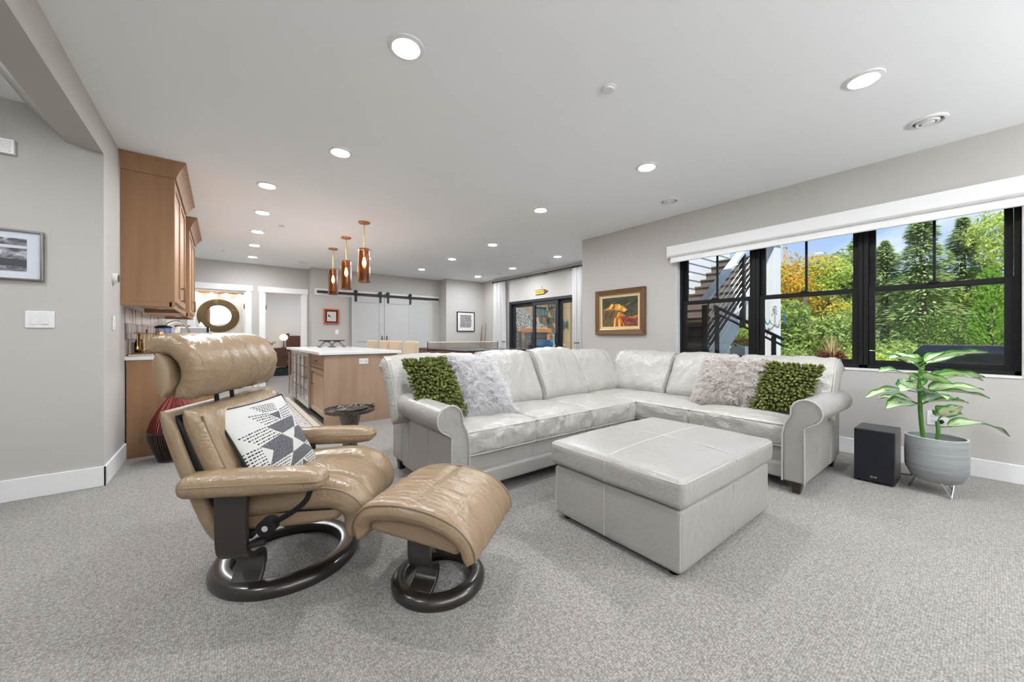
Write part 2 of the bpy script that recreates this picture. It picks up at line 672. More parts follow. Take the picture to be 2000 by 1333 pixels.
# back walls
w = MB()
w.box((4.93, 9.29, 0), (XP, 9.45, ZC)).box((4.93, 9.45, 0), (5.1, 9.86, ZC))
ST('wall_alcove', w, M_wall, smooth=0)
w = MB().box((1.65, 9.7, 0), (4.93, 9.86, ZC)).box((1.65, 9.86, 0), (1.8, 10.2, ZC))
ST('wall_barn', w, M_wall, smooth=0)
dA0, dA1, dB0, dB1, dz = -0.45, 0.417, 0.764, 1.507, 2.125
w = MB()
w.box((-0.7, 10.04, 0), (dA0, 10.17, ZC)).box((dA1, 10.04, 0), (dB0, 10.17, ZC)).box((dB1, 10.04, 0), (1.65, 10.17, ZC))
w.box((dA0, 10.04, dz), (dA1, 10.17, ZC)).box((dB0, 10.04, dz), (dB1, 10.17, ZC))
ST('wall_back', w, M_wall, smooth=0)

# left side: stair recess, header and cabinet wall
w = MB()
w.box((-0.86, 4.26, 0), (-0.70, 10.17, ZC))
WL = ST('wall_left', w, M_wall, smooth=0)
w = MB().box((XL, 4.1, 0), (-0.70, 4.26, ZC))
ST('wall_stair', w, M_wall, smooth=0)
h = MB().prism([(-0.70, 2.50), (-0.70, ZC), (-1.07, ZC), (-0.89, 2.53)], 'y', YB, 4.1)
ST('trim_header', h, M_wall, smooth=0)
w = MB().box((XL - 0.15, YB, 0), (XL, 4.26, ZC))
ST('wall_west', w, M_wall, smooth=0)
w = MB().box((XL - 0.15, YB - 0.15, 0), (XW + 0.18, YB, ZC))
ST('wall_south', w, M_wall, smooth=0)

# rooms behind the two doorways
M_bath = mat('bath_paint', (0.62, 0.60, 0.56), 0.7)
M_bed = mat('bedroom_paint', (0.66, 0.65, 0.64), 0.7)
w = MB()
w.box((-0.86, 10.17, 0), (-0.70, 11.75, ZC)).box((-0.86, 11.6, 0), (0.60, 11.75, ZC)).box((0.52, 10.17, 0), (0.60, 11.75, ZC))
ST('wall_bath', w, M_bath, smooth=0)
w = MB()
w.box((0.60, 13.2, 0), (3.4, 13.35, ZC)).box((3.3, 10.17, 0), (3.4, 13.35, ZC)).box((0.52, 11.75, 0), (0.60, 13.35, ZC))
w.box((1.8, 10.05, 0), (3.4, 10.2, ZC))
ST('wall_bedroom', w, M_bed, smooth=0)

# baseboards
bb = MB().box((XW - 0.016, YB, 0), (XW, 4.2, 0.145))
ST('baseboard_right', bb, M_trim, smooth=0, bevel=0.004)
bb = MB().box((XL, 4.084, 0), (-0.684, 4.1, 0.15)).box((-0.70, 4.084, 0), (-0.684, 4.84, 0.15))
ST('baseboard_left', bb, M_trim, smooth=0, bevel=0.004)
bb = MB().box((1.65, 9.684, 0), (2.45, 9.7, 0.145)).box((4.15, 9.684, 0), (4.93, 9.7, 0.145)).box((4.914, 9.274, 0), (XP, 9.29, 0.145))
bb.box((XP - 0.016, 8.05, 0), (XP, 9.29, 0.145)).box((XP - 0.016, 4.2, 0), (XP, 5.2, 0.145)).box((0.55, 10.024, 0), (0.64, 10.04, 0.145))
ST('baseboard_back', bb, M_trim, smooth=0, bevel=0.004)

# door casings, each a door of its own
def casing(name, x0, x1, lab=None):
    t = struct(name, ((x0 + x1) / 2, 10.04, 0))
    hw = (x1 - x0) / 2
    for s in (-1, 1):
        MB().box((s * hw, -0.022, 0), (s * (hw + 0.105), 0.0, dz)).build('side_casing', M_trim, t, smooth=0, bevel=0.003)
        MB().box((s * hw, 0.0, 0), (s * (hw - 0.018), 0.13, dz)).build('jamb', M_trim, t, smooth=0)
    MB().box((-hw - 0.125, -0.03, dz), (hw + 0.125, 0.0, dz + 0.125)).build('head_casing', M_trim, t, smooth=0, bevel=0.003)
    MB().box((-hw, 0.0, dz), (hw, 0.13, dz - 0.018)).build('head_jamb', M_trim, t, smooth=0)
    return t
dA = casing('door_1', dA0, dA1)
dB = casing('door_2', dB0, dB1)
for z in (1.74, 0.98, 0.3):
    MB().box((dB0 - (dB0 + dB1) / 2 + 0.018, 0.03, z), (dB0 - (dB0 + dB1) / 2 + 0.034, 0.12, z + 0.1)).build('hinge', M_iron, dB, smooth=0)
    MB().box((dA1 - (dA0 + dA1) / 2 - 0.034, 0.03, z), (dA1 - (dA0 + dA1) / 2 - 0.018, 0.12, z + 0.1)).build('hinge', M_iron, dA, smooth=0)
# open bathroom door leaf, folded against the side wall
lf = MB().box((0.40, 10.19, 0.01), (0.44, 11.0, 2.09)).build('door_leaf', M_trim, None, smooth=0, bevel=0.002)
lf.parent = dA; lf.matrix_parent_inverse = Matrix.Translation(-dA.location)

# ------------------------------------------------------------------ windows
M_glass = glass_mat('window_glass', (0.97, 0.99, 0.98))
def window(name, y0, y1):
    x = XW + 0.085
    t = struct(name, (x, (y0 + y1) / 2, oz0))
    h = (y1 - y0) / 2
    H_ = oz1 - oz0
    f = MB()
    for s in (-1, 1):
        f.box((0, s * h, 0), (0.095, s * (h - 0.032), H_))
    f.box((0, -h, 0), (0.095, h, 0.04)).box((0, -h, H_ - 0.04), (0.095, h, H_))
    f.build('frame', M_black, t, smooth=0, bevel=0.003)
    mid = 0.755
    def sash(nm, xo, z0, z1, muntin):
        g = MB()
        a = h - 0.034
        sw = 0.045
        for s in (-1, 1):
            g.box((xo, s * a, z0), (xo + 0.035, s * (a - sw), z1))
        g.box((xo, -a + sw, z0), (xo + 0.035, a - sw, z0 + 0.045)).box((xo, -a + sw, z1 - 0.045), (xo + 0.035, a - sw, z1))
        o = g.build(nm, M_black, t, smooth=0, bevel=0.003)
        MB().box((xo + 0.014, -a + sw, z0 + 0.045), (xo + 0.019, a - sw, z1 - 0.045)).build('pane', M_glass, o, smooth=0)
        if muntin:
            MB().box((xo + 0.006, -0.009, z0 + 0.045), (xo + 0.03, 0.009, z1 - 0.045)).build('muntin', M_black, o, smooth=0)
        return o
    sash('upper_sash', 0.052, mid - 0.02, H_ - 0.04, True)
    lo = sash('lower_sash', 0.012, 0.04, mid + 0.025, False)
    lk = MB().box((-0.004, -0.035, mid + 0.02), (0.03, 0.035, mid + 0.03)).tube([(0.01, -0.02, mid + 0.034), (0.0, 0.03, mid + 0.036)], 0.006, 6)
    lk.build('sash_lock', M_black, lo, smooth=30)
    return t
window('window_1', 1.655, 2.552)
window('window_2', 0.742, 1.651)
window('window_3', -0.158, 0.738)

# roller shade
M_shade = mat('shade_fabric', (0.84, 0.84, 0.83), 0.8)
t = thing('roller_shade', (XW - 0.012, 1.21, 2.0), 'long white roller shade rolled up above the three black windows', 'window shade')
MB().prism([(-0.115, 0.19), (-0.115, 0.315), (0.0, 0.315), (0.0, 0.19), (-0.02, 0.17), (-0.095, 0.17)], 'y', -1.41, 1.41).build('cassette', mat('shade_cassette', (0.80, 0.80, 0.795), 0.5), t, bevel=0.006)
MB().box((-0.075, -1.385, 0.115), (-0.069, 1.385, 0.2)).build('fabric', M_shade, t, smooth=0)
MB().tube([(-0.072, -1.385, 0.108), (-0.072, 1.385, 0.108)], 0.012, 10).build('hem_bar', M_shade, t)
MB().box((-0.1, -1.425, 0.16), (0.0, -1.41, 0.32)).build('end_bracket', M_trim, t, smooth=0, bevel=0.003)
MB().box((-0.1, 1.41, 0.16), (0.0, 1.425, 0.32)).build('end_bracket', M_trim, t, smooth=0, bevel=0.003)

# ------------------------------------------------------------------ patio doors
M_anth = mat('anthracite_frame', (0.02, 0.021, 0.026), 0.45)
t = struct('door_3', (XP, 0, 0))
f = MB()
f.box((0.0, py1 - 0.06, 0), (0.14, py1, pz)).box((0.0, py0, 0), (0.14, py0 + 0.06, pz)).box((0.0, py0, pz - 0.07), (0.14, py1, pz)).box((0, py0, 0), (0.14, py1, 0.03))
f.build('frame', M_anth, t, smooth=0, bevel=0.004)
pan = [(7.94, 7.03, 0.075), (7.06, 6.16, 0.02), (6.19, 5.31, 0.075)]
for i, (a, b, xo) in enumerate(pan):
    g = MB()
    g.box((xo, a, 0.03), (xo + 0.05, a - 0.09, pz - 0.07)).box((xo, b, 0.03), (xo + 0.05, b + 0.09, pz - 0.07))
    g.box((xo, a - 0.09, 0.03), (xo + 0.05, b + 0.09, 0.14)).box((xo, a - 0.09, pz - 0.16), (xo + 0.05, b + 0.09, pz - 0.07))
    o = g.build('door_panel', M_anth, t, smooth=0, bevel=0.004)
    MB().box((xo + 0.02, a - 0.09, 0.14), (xo + 0.028, b + 0.09, pz - 0.16)).build('pane', M_glass, o, smooth=0)
    if i < 2:
        MB().tube(bez([(xo - 0.001, b + 0.045, 0.95), (xo - 0.045, b + 0.045, 0.98), (xo - 0.045, b + 0.045, 1.17), (xo - 0.001, b + 0.045, 1.2)], 12), 0.012, 8).build('handle', M_iron, o)
# ================================================================== CEILING FIXTURES
M_lens = mat('lamp_lens', (1, 1, 1), 0.5, emit=((0.955, 0.985, 1.03), LAMP))
def downlight_proto():
    t = thing('recessed_light', (0, 0, ZC), 'x', 'ceiling light', group='recessed ceiling lights')
    MB().torus([(0.062, -0.002), (0.075, -0.012), (0.098, -0.006), (0.1, 0.0), (0.062, 0.0)], n=36).build('trim_ring', M_plastic, t)
    MB().lathe([(0.0, -0.015), (0.02, -0.0143), (0.04, -0.0115), (0.054, -0.007), (0.062, -0.002)], n=32, caps=False).build('lens', M_lens, t)
    return t
DL = [
    ((0.811, 1.999), 'recessed ceiling light above the tan recliner, nearest the top edge of the photo'),
    ((3.177, 0.48), 'recessed ceiling light nearest the right edge of the photo, beside a round ceiling vent'),
    ((0.819, 3.487), 'recessed ceiling light between the tan recliner and the kitchen island'),
    ((3.186, 1.998), 'recessed ceiling light over the inner corner of the sofa, left of the window shade'),
    ((0.383, 4.733), 'nearest recessed light of the row along the maple cabinets'),
    ((3.201, 3.506), 'recessed ceiling light over the back of the cream sofa'),
    ((0.42, 5.802), 'second recessed light of the row along the maple cabinets'),
    ((0.433, 6.893), 'third recessed light of the row along the maple cabinets'),
    ((3.745, 5.35), 'nearest recessed light of the row leading to the right barn door'),
    ((0.456, 7.966), 'fourth recessed light of the row along the maple cabinets'),
    ((3.773, 6.853), 'middle recessed light of the row leading to the right barn door'),
    ((5.325, 5.329), 'nearest recessed light of the row beside the patio door curtains'),
    ((0.49, 9.15), 'farthest recessed light of the row, in front of the bathroom doorway'),
    ((3.765, 8.344), 'farthest recessed light of the row in front of the right barn door'),
    ((5.402, 6.897), 'middle recessed light of the row beside the patio door curtains'),
    ((5.4, 8.406), 'farthest recessed light in the corner above the framed print'),
]
FILL_DL = [  # unseen lights added to brighten the room, stair wall and back rooms
    ((3.18, -1.04), 'added unseen ceiling light just behind the photographer on the window side'),
    ((3.18, -2.1), 'added unseen ceiling light by the wall behind the photographer'),
    ((-1.5, 2.75), 'added unseen ceiling light over the stairs, nearer the framed photograph'),
    ((-1.5, 1.2), 'added unseen ceiling light over the foot of the stairs'),
    ((1.3, 11.6), 'added unseen ceiling light inside the bedroom above its doorway view'),
    ((2.4, 11.6), 'added unseen ceiling light inside the bedroom over the bed'),
    ((-0.15, 10.8), 'added unseen ceiling light inside the bathroom in front of the round mirror'),
]
p0 = downlight_proto()
for i, ((x, y), lab) in enumerate(DL + FILL_DL):
    o = p0 if i == 0 else copy_tree(p0)
    o.location = (x, y, ZC)
    o['label'] = lab

# round supply vents
def vent(x, y, r, lab):
    t = thing('ceiling_vent', (x, y, ZC), lab, 'vent', group='round ceiling vents')
    k = r / 0.1
    MB().torus([(0.100 * k, 0.0), (0.098 * k, -0.012), (0.082 * k, -0.016), (0.074 * k, -0.004), (0.074 * k, 0.0)], n=36).build('outer_ring', M_plastic, t)
    MB().torus([(0.062 * k, -0.006), (0.058 * k, -0.022), (0.044 * k, -0.020), (0.044 * k, -0.006)], n=36).build('cone', M_plastic, t)
    MB().lathe([(0.0, -0.024), (0.03 * k, -0.024), (0.036 * k, -0.018), (0.034 * k, -0.0005)], n=30).build('centre_disc', M_plastic, t)
    MB().lathe([(0.0, -0.001), (0.08 * k, -0.001)], n=30, caps=False).build('throat', mat('vent_dark', (0.08, 0.08, 0.08), 0.8), t)
vent(4.164, 0.277, 0.105, 'round white ceiling vent nearest the right edge, above the window shade')
vent(4.187, 2.33, 0.105, 'round white ceiling vent above the sofa corner, left of the window shade')
vent(5.57, 7.662, 0.1, 'round white ceiling vent above the left patio curtain')
vent(5.555, 5.935, 0.1, 'round white ceiling vent in front of the patio curtain rod, nearer one')
vent(1.388, 9.118, 0.1, 'round white ceiling vent near the second doorway')
def disc(x, y, r, lab, cat='sprinkler cover', nm='sprinkler_cover'):
    t = thing(nm, (x, y, ZC), lab, cat)
    MB().lathe([(0.0, -0.018), (r * 0.72, -0.018), (r * 0.8, -0.012), (r * 0.8, 0.0)], n=28).build('cap', M_plastic, t)
    MB().torus([(r * 0.8, 0.0), (r * 0.82, -0.006), (r, -0.004), (r, 0.0)], n=28).build('flange', M_plastic, t)
disc(1.984, 1.522, 0.05, 'small round white smoke alarm on the ceiling above the ottoman', 'smoke alarm', 'smoke_alarm')
disc(4.605, 5.27, 0.055, 'round white ceiling cover between the two rows of far lights, unlit')
disc(0.687, 6.328, 0.04, 'small white ceiling cover beside the second light of the cabinet row')
disc(3.387, 6.964, 0.04, 'small white ceiling cover left of the middle light before the barn doors')
disc(0.038, 8.837, 0.04, 'small white ceiling cover in front of the bathroom doorway')

# pendants over the island
M_amber = glass_mat('amber_glass', (0.78, 0.55, 0.28), 0.08, 0.12)
M_bulb = mat('bulb', (1, 0.9, 0.7), 0.5, emit=((1.0, 0.84, 0.58), 50))
def pendant():
    t = thing('pendant_lamp', (0, 0, ZC), 'x', 'pendant lamp', group='amber glass pendants over the island')
    MB().lathe([(0.02, -0.03), (0.07, -0.022), (0.08, -0.012), (0.08, 0.0)], n=28).build('canopy', M_copper, t)
    MB().tube([(0, 0, -0.02), (0, 0, -0.40)], 0.007, 8).build('rod', M_brass, t)
    s = MB().torus([(0.075, -0.385), (0.083, -0.385), (0.085, -0.845), (0.077, -0.845)], n=32).build('glass_shade', M_amber, t)
    MB().torus([(0.073, -0.383), (0.086, -0.383), (0.086, -0.392), (0.073, -0.392)], n=32).build('top_rim', mat('dark_amber', (0.10, 0.035, 0.012), 0.3), s)
    MB().torus([(0.074, -0.838), (0.088, -0.838), (0.088, -0.848), (0.074, -0.848)], n=32).build('bottom_rim', mat('dark_amber', (0, 0, 0)), s)
    k = MB()
    for a in (0, 2 * pi / 3, 4 * pi / 3):
        k.tube([(0, 0, -0.39), (0.075 * cos(a), 0.075 * sin(a), -0.39)], 0.004, 6)
    k.build('spider', M_brass, t)
    MB().lathe([(0.022, -0.5), (0.022, -0.40), (0.012, -0.395)], n=16).build('socket', M_brass, t)
    MB().lathe([(0.0, -0.625), (0.014, -0.62), (0.026, -0.59), (0.026, -0.57), (0.013, -0.515), (0.012, -0.5)], n=16).build('bulb', M_bulb, t)
    return t
pn = pendant()
for i, (x, y, lab) in enumerate([(1.585, 5.419, 'nearest and largest-looking amber glass cylinder pendant over the white island'),
                                 (1.598, 6.431, 'middle of the three amber glass cylinder pendants over the white island'),
                                 (1.612, 7.399, 'farthest and leftmost amber glass cylinder pendant over the white island')]):
    o = pn if i == 0 else copy_tree(pn)
    o.location = (x, y, ZC)
    o['label'] = lab

# unseen uplighters added behind the photographer to brighten the ceiling
def fill_uplight(x, y, lab):
    t = thing('added_fill_uplighter', (x, y, 0), lab, 'fill light', group='added fill uplighters')
    MB().lathe([(0.0, 0.0), (0.15, 0.0), (0.15, 0.015), (0.02, 0.03), (0.014, 0.05)], n=28).build('base', M_iron, t)
    MB().tube([(0, 0, 0.04), (0, 0, 1.62)], 0.013, 10).build('pole', M_iron, t)
    MB().lathe([(0.02, 1.60), (0.10, 1.63), (0.19, 1.70), (0.20, 1.72), (0.19, 1.72), (0.10, 1.645), (0.0, 1.63)], n=32).build('bowl', M_iron, t)
    MB().lathe([(0.0, 1.69), (0.15, 1.688)], n=32, caps=False).build('fill_disc', mat('fill_uplight_lens', (1, 1, 1), 0.5, emit=((0.955, 0.985, 1.03), FILL_UPLIGHT)), t)
fill_uplight(1.25, -2.25, 'added unseen fill uplighter behind the photographer, middle of the three')
fill_uplight(-0.6, -2.3, 'added unseen fill uplighter behind the photographer, on the stair side')
fill_uplight(3.35, -2.35, 'added unseen fill uplighter behind the photographer, on the window side')
# ================================================================== SECTIONAL SOFA
def W(mb, name, m, root, each=False, **k):
    """mesh given in world coordinates, parented to a root that is not rotated"""
    base = root
    off = V((0, 0, 0))
    while base:
        off += base.location
        base = base.parent
    mb.xf(Matrix.Translation(-off))
    return mb.each(name, m, root, **k) if each else mb.build(name, m, root, **k)

sofa = thing('sectional_sofa', (3.6, 2.6, 0), 'cream leather L-shaped sectional sofa with rolled arms', 'sofa')
RZ90 = Matrix.Rotation(pi / 2, 4, 'Z')

# seat cushions
def seat(x0, x1, y0, y1, seed):
    hx, hy, hz = (x1 - x0) / 2 - 0.004, (y1 - y0) / 2 - 0.004, 0.085
    c = V(((x0 + x1) / 2, (y0 + y1) / 2, 0.395))
    mb = cushion(hx, hy, hz, 0.03, 0.035, 36, 0.010, seed, side=0.008, fold=0.014)
    mb.xf(Matrix.Translation(c))
    o = W(mb, 'seat_cushion', M_cream, sofa, smooth=60, weld=True)
    p = MB()
    for z in (hz - 0.006, -hz + 0.006):
        p.tube([(a + c.x, b + c.y, z_ + c.z) for a, b, z_ in rrect(hx + 0.002, hy + 0.002, 0.03, z)], 0.0055, 6, closed=True)
    W(p, 'piping', M_cpipe, o, each=True)
seat(1.285, 1.926, 2.15, 2.82, 1)
seat(1.926, 2.562, 2.15, 2.82, 2)
seat(2.562, 3.245, 2.15, 2.82, 3)
seat(3.25, 3.90, 1.634, 2.86, 4)
seat(3.25, 3.90, 0.915, 1.634, 5)

# back cushions (local x runs towards the rear, y sideways)
def back(c0, hw, ztop, M, seed, lean=0.21, th=0.088, x0=0.0):
    h_ = ztop - 0.47
    pts = bez([(x0 + 0.00, 0, 0.45), (x0 + 0.30 * lean, 0, 0.45 + 0.30 * h_), (x0 + 0.66 * lean, 0, 0.45 + 0.62 * h_),
               (x0 + 0.93 * lean, 0, 0.45 + 0.86 * h_), (x0 + 1.18 * lean, 0, 0.45 + 0.965 * h_), (x0 + 1.55 * lean, 0, 0.44 + 1.0 * h_)], 30)
    path = [(p.x, p.z) for p in pts]
    k = len(path)
    thl = rounded(th, k, 5)
    def mod(u, v):
        a = noise.noise(V((u * 3.2, v * 2.6, seed * 4.3)))
        b_ = 1 - abs(noise.noise(V((u * 5 + v * 2.5, v * 3 - u * 2, seed * 7.1)))) * 2
        return 0.020 * (1 - v * v) * sin(pi * u) + 0.010 * a + 0.010 * b_
    mb = slab(path, thl, hw, 0.055, 26, mod)
    Mx = Matrix.Translation(V(c0)) @ M
    pip = MB()
    P_ = [V((p[0], 0, p[1])) for p in path]
    for s in (-1, 1):
        q = []
        for i in range(1, k - 1):
            t_ = (P_[i + 1] - P_[i - 1]).normalized()
            n_ = V((-t_.z, 0, t_.x))
            r_ = P_[i] + n_ * (thl[i] * 0.86 + mod(i / (k - 1), 1.0) * 0.8)
            q.append((r_.x, s * (hw - 0.022), r_.z))
        pip.tube(q, 0.005, 6)
    mb.xf(Mx); pip.xf(Mx)
    o = W(mb, 'back_cushion', M_cream, sofa, smooth=70)
    W(pip, 'piping', M_cpipe, o, each=True)
RA = RZ90
RB = Matrix.Identity(4)
back((1.475, 2.80, 0), 0.445, 0.905, RA, 1)
back((2.245, 2.80, 0), 0.315, 0.915, RA, 2)
back((2.895, 2.78, 0), 0.325, 0.935, RA, 3)
back((3.56, 2.82, 0), 0.335, 0.90, RA, 4)
back((3.83, 2.555, 0), 0.385, 0.885, RB, 5)
back((3.83, 1.84, 0), 0.32, 0.88, RB, 6)
back((3.83, 1.13, 0), 0.385, 0.88, RB, 7)

# frame
W(MB().box((1.155, 2.90, 0.085), (4.24, 3.16, 0.80)).box((4.08, 0.79, 0.085), (4.24, 3.0, 0.80)), 'back_frame', M_cream2, sofa, smooth=40, bevel=0.04, seg=4)
W(MB().box((1.285, 2.19, 0.17), (4.1, 3.0, 0.31)).box((3.29, 0.915, 0.17), (4.1, 2.19, 0.31)), 'seat_base', M_cream2, sofa, smooth=40, bevel=0.012)
mb = cushion(0.985, 0.03, 0.058, 0.022, 0.0, 16).xf(Matrix.Translation((2.265, 2.175, 0.14)))
W(mb, 'front_rail', M_cream2, sofa, smooth=60, weld=True)
mb = cushion(0.03, 0.635, 0.058, 0.022, 0.0, 16).xf(Matrix.Translation((3.275, 1.55, 0.14)))
W(mb, 'front_rail', M_cream2, sofa, smooth=60, weld=True)
st = MB()
for x in (1.926, 2.562):
    st.tube([(x, 2.184, 0.20), (x, 2.184, 0.31)], 0.003, 5)
st.tube([(3.285, 1.634, 0.20), (3.285, 1.634, 0.31)], 0.003, 5)
W(st, 'welt', M_cpipe, sofa, each=True)

# rolled arms
def arm_profile():
    pts = [(0.0, 0.085), (0.0, 0.42), (0.018, 0.50), (0.05, 0.56)]
    cxx, czz, r = 0.142, 0.592, 0.090
    for i in range(19):
        a = R(10 + 240 * i / 18)
        pts.append((cxx - r * cos(a), czz + r * sin(a)))
    pts += [(0.132, 0.478), (0.132, 0.085)]
    return pts
AP = arm_profile()
def arm(kind):
    mb = MB()
    if kind == 'A':
        poly = [(1.285 - d_, z) for d_, z in AP]
        mb.prism(poly, 'y', 2.105, 2.92)
        o = W(mb, 'arm', M_cream2, sofa, smooth=35, bevel=0.012, seg=3)
        path = [(1.285 - d_, 2.098, z) for d_, z in AP]
    else:
        poly = [(0.918 - d_, z) for d_, z in AP]
        mb.prism(poly, 'x', 3.205, 4.10)
        o = W(mb, 'arm', M_cream2, sofa, smooth=35, bevel=0.012, seg=3)
        path = [(3.198, 0.918 - d_, z) for d_, z in AP]
    W(MB().tube(path, 0.006, 6), 'piping', M_cpipe, o)
    # stitched seams on the outer side
    s = MB()
    if kind == 'A':
        for y in (2.45, 2.8):
            s.tube([(1.151, y, 0.10), (1.151, y, 0.47)], 0.003, 5)
    else:
        for x in (3.55, 3.9):
            s.tube([(x, 0.784, 0.10), (x, 0.784, 0.47)], 0.003, 5)
    W(s, 'seam', M_cpipe, o, each=True)
arm('A'); arm('B')
for x, y in ((3.255, 0.845), (4.16, 0.845), (1.21, 2.17), (1.21, 3.08), (4.16, 3.08), (3.33, 2.24)):
    W(MB().lathe([(0.032, 0.0), (0.048, 0.09)], (x, y, 0), 4).xf(Matrix.Translation((x, y, 0)) @ Matrix.Rotation(pi / 4, 4, 'Z') @ Matrix.Translation((-x, -y, 0))),
      'foot', mat('dark_walnut', (0.045, 0.028, 0.02), 0.35), sofa, smooth=0, bevel=0.004)

# ================================================================== LEATHER OTTOMAN
ot = thing('ottoman', (2.19, 1.262, 0), 'large square cream leather ottoman in front of the sectional sofa', 'ottoman')
hx, hy = 0.548, 0.402
mb = cushion(hx, hy, 0.15, 0.022, 0.0, 16, side=0.006).xf(Matrix.Translation((0, 0, 0.178)))
ob = mb.build('base', M_cream2, ot, smooth=60, weld=True)
s = MB()
for sx_ in (-1, 1):
    for sy_ in (-1, 1):
        s.tube([(sx_ * (hx - 0.005), sy_ * (hy - 0.005), 0.05), (sx_ * (hx - 0.005), sy_ * (hy - 0.005), 0.31)], 0.004, 6)
s.tube([(0.02, -hy - 0.005, 0.04), (0.02, -hy - 0.005, 0.315)], 0.0035, 5)
s.tube([(-hx - 0.005, 0.02, 0.04), (-hx - 0.005, 0.02, 0.315)], 0.0035, 5)
s.tube([(hx + 0.005, 0.02, 0.04), (hx + 0.005, 0.02, 0.315)], 0.0035, 5)
s.each('seam', M_cpipe, ob)
tx, ty, tz, cr = hx + 0.024, hy + 0.022, 0.066, 0.032
mb = cushion(tx, ty, tz, 0.03, cr, 30, 0.004, 11, side=0.006).xf(Matrix.Translation((0, 0, 0.403)))
oc = mb.build('top_cushion', M_cream2, ot, smooth=60, weld=True)
def otz(x, y):
    ux, uy = x / tx, y / ty
    return 0.403 + tz + cr * sqrt(max(0, (1 - ux * ux) * (1 - uy * uy)))
s = MB()
n_ = 24
s.tube([(x, 0.0, otz(x, 0) + 0.001) for x in [-tx * 0.95 + 1.9 * tx * i / n_ for i in range(n_ + 1)]], 0.0035, 5)
s.tube([(0.0, y, otz(0, y) + 0.001) for y in [-ty * 0.93 + 1.86 * ty * i / n_ for i in range(n_ + 1)]], 0.0035, 5)
s.tube([(a, b, 0.403 + tz - 0.012) for a, b, _ in rrect(tx - 0.002, ty - 0.002, 0.03, 0)], 0.0035, 5, closed=True)
s.tube([(0, -ty - 0.004, 0.345), (0, -ty - 0.004, 0.46)], 0.0032, 5)
s.tube([(-tx - 0.004, 0, 0.345), (-tx - 0.004, 0, 0.46)], 0.0032, 5)
s.each('seam', M_cpipe, oc)
MB().box((-hx + 0.02, -hy + 0.02, 0.32), (hx - 0.02, hy - 0.02, 0.345)).build('lid_gap_shade', mat('dark_gap_shade', (0.03, 0.028, 0.025), 0.8), ot, smooth=0)  # dark sheet in place of the shade below the top cushion
for sx_ in (-1, 1):
    for sy_ in (-1, 1):
        MB().lathe([(0.025, 0.0), (0.03, 0.03)], (sx_ * (hx - 0.06), sy_ * (hy - 0.06), 0), 12).build('glide', M_black, ot)

# ================================================================== TAN RECLINER
rc = thing('recliner', (0.27, 2.19, 0), 'tan leather swivel recliner with dark round wooden base and padded headrest', 'armchair', rz=R(-30))
def ring(mb, ro, ri, h_):
    return mb.torus([(ri + 0.004, 0.0), (ro - 0.004, 0.0), (ro, 0.006), (ro, h_ * 0.55), (ro - 0.012, h_ * 0.85), (ro - 0.03, h_), (ri + 0.02, h_), (ri + 0.004, h_ * 0.9), (ri, h_ * 0.7), (ri, 0.006)], n=72)
ring(MB(), 0.325, 0.238, 0.055).build('base_ring', M_espresso, rc, smooth=50)

def strip(path, x0, x1, th):
    """bent plywood: path in the y-z plane"""
    P_ = [V((0, p[0], p[1])) for p in path]
    k = len(P_)
    vs = []
    for i in range(k):
        t_ = (P_[min(i + 1, k - 1)] - P_[max(i - 1, 0)]).normalized()
        n_ = V((0, -t_.z, t_.y))
        for x in (x0, x1):
            for s_ in (-1, 1):
                q = P_[i] + n_ * (s_ * th / 2)
                vs.append((x, q.y, q.z))
    fs = []
    for i in range(k - 1):
        a, b = i * 4, i * 4 + 4
        for c, d_ in ((0, 1), (1, 3), (3, 2), (2, 0)):
            fs.append((a + c, a + d_, b + d_, b + c))
    fs += [(0, 2, 3, 1), tuple((k - 1) * 4 + j for j in (0, 1, 3, 2))]
    return MB().add(vs, fs)
for sg in (-1, 1):
    pth = [(p.x * sg, p.y) for p in bez([(0.362, 0.50), (0.364, 0.40), (0.362, 0.30), (0.352, 0.235), (0.315, 0.20), (0.262, 0.187), (0.225, 0.165), (0.213, 0.13), (0.225, 0.09), (0.262, 0.045)], 40)]
    strip(pth, -0.125, -0.005, 0.024).build('support_leg', M_espresso, rc, smooth=50, weld=True, bevel=0.003)
MB().box((-0.10, -0.30, 0.255), (-0.02, 0.30, 0.285)).box((-0.12, -0.13, 0.235), (0.10, 0.13, 0.30)).tube([(-0.03, -0.35, 0.25), (0.06, -0.36, 0.27)], 0.014, 8).build('mechanism', M_iron, rc, smooth=30, bevel=0.004)

# seat
pts = bez([(-0.19, 0, 0.372), (-0.08, 0, 0.385), (0.06, 0, 0.398), (0.19, 0, 0.408), (0.30, 0, 0.402), (0.372, 0, 0.362), (0.398, 0, 0.30), (0.375, 0, 0.235)], 42)
path = [(p.x, p.z) for p in pts]
def seat_mod(u, v):
    a = abs(v)
    g_ = 0.42 + 0.30 * max(0, u - 0.55) 
    o = 0.024 * max(0, min(1, (a - g_) / 0.25)) * (1 - max(0, (a - 0.85) / 0.15) * 0.4)
    o -= 0.026 * math.exp(-((a - g_) / 0.055) ** 2) * min(1, (1.0 - u) * 6)
    o += 0.010 * (1 - min(1, a / g_) ** 2) + 0.003 * noise.noise(V((u * 16, v * 6, 3)))
    if a < g_:
        o += 0.004 * sin(u * 75) * max(0, (a / g_ - 0.55)) * (1 if u > 0.55 else 0.3)
    return o
slab(path, rounded(0.052, len(path), 5), 0.305, 0.05, 60, seat_mod).build('seat', M_tan, rc, smooth=70)
pm = MB()
for sg in (-1, 1):
    q = []
    for i in range(6, len(pts) - 2):
        t_ = (pts[min(i + 1, len(pts) - 1)] - pts[i - 1]).normalized()
        n_ = V((-t_.z, 0, t_.x))
        r_ = pts[i] + n_ * 0.048
        q.append((r_.x, sg * 0.296, r_.z))
    pm.tube(q, 0.004, 6)
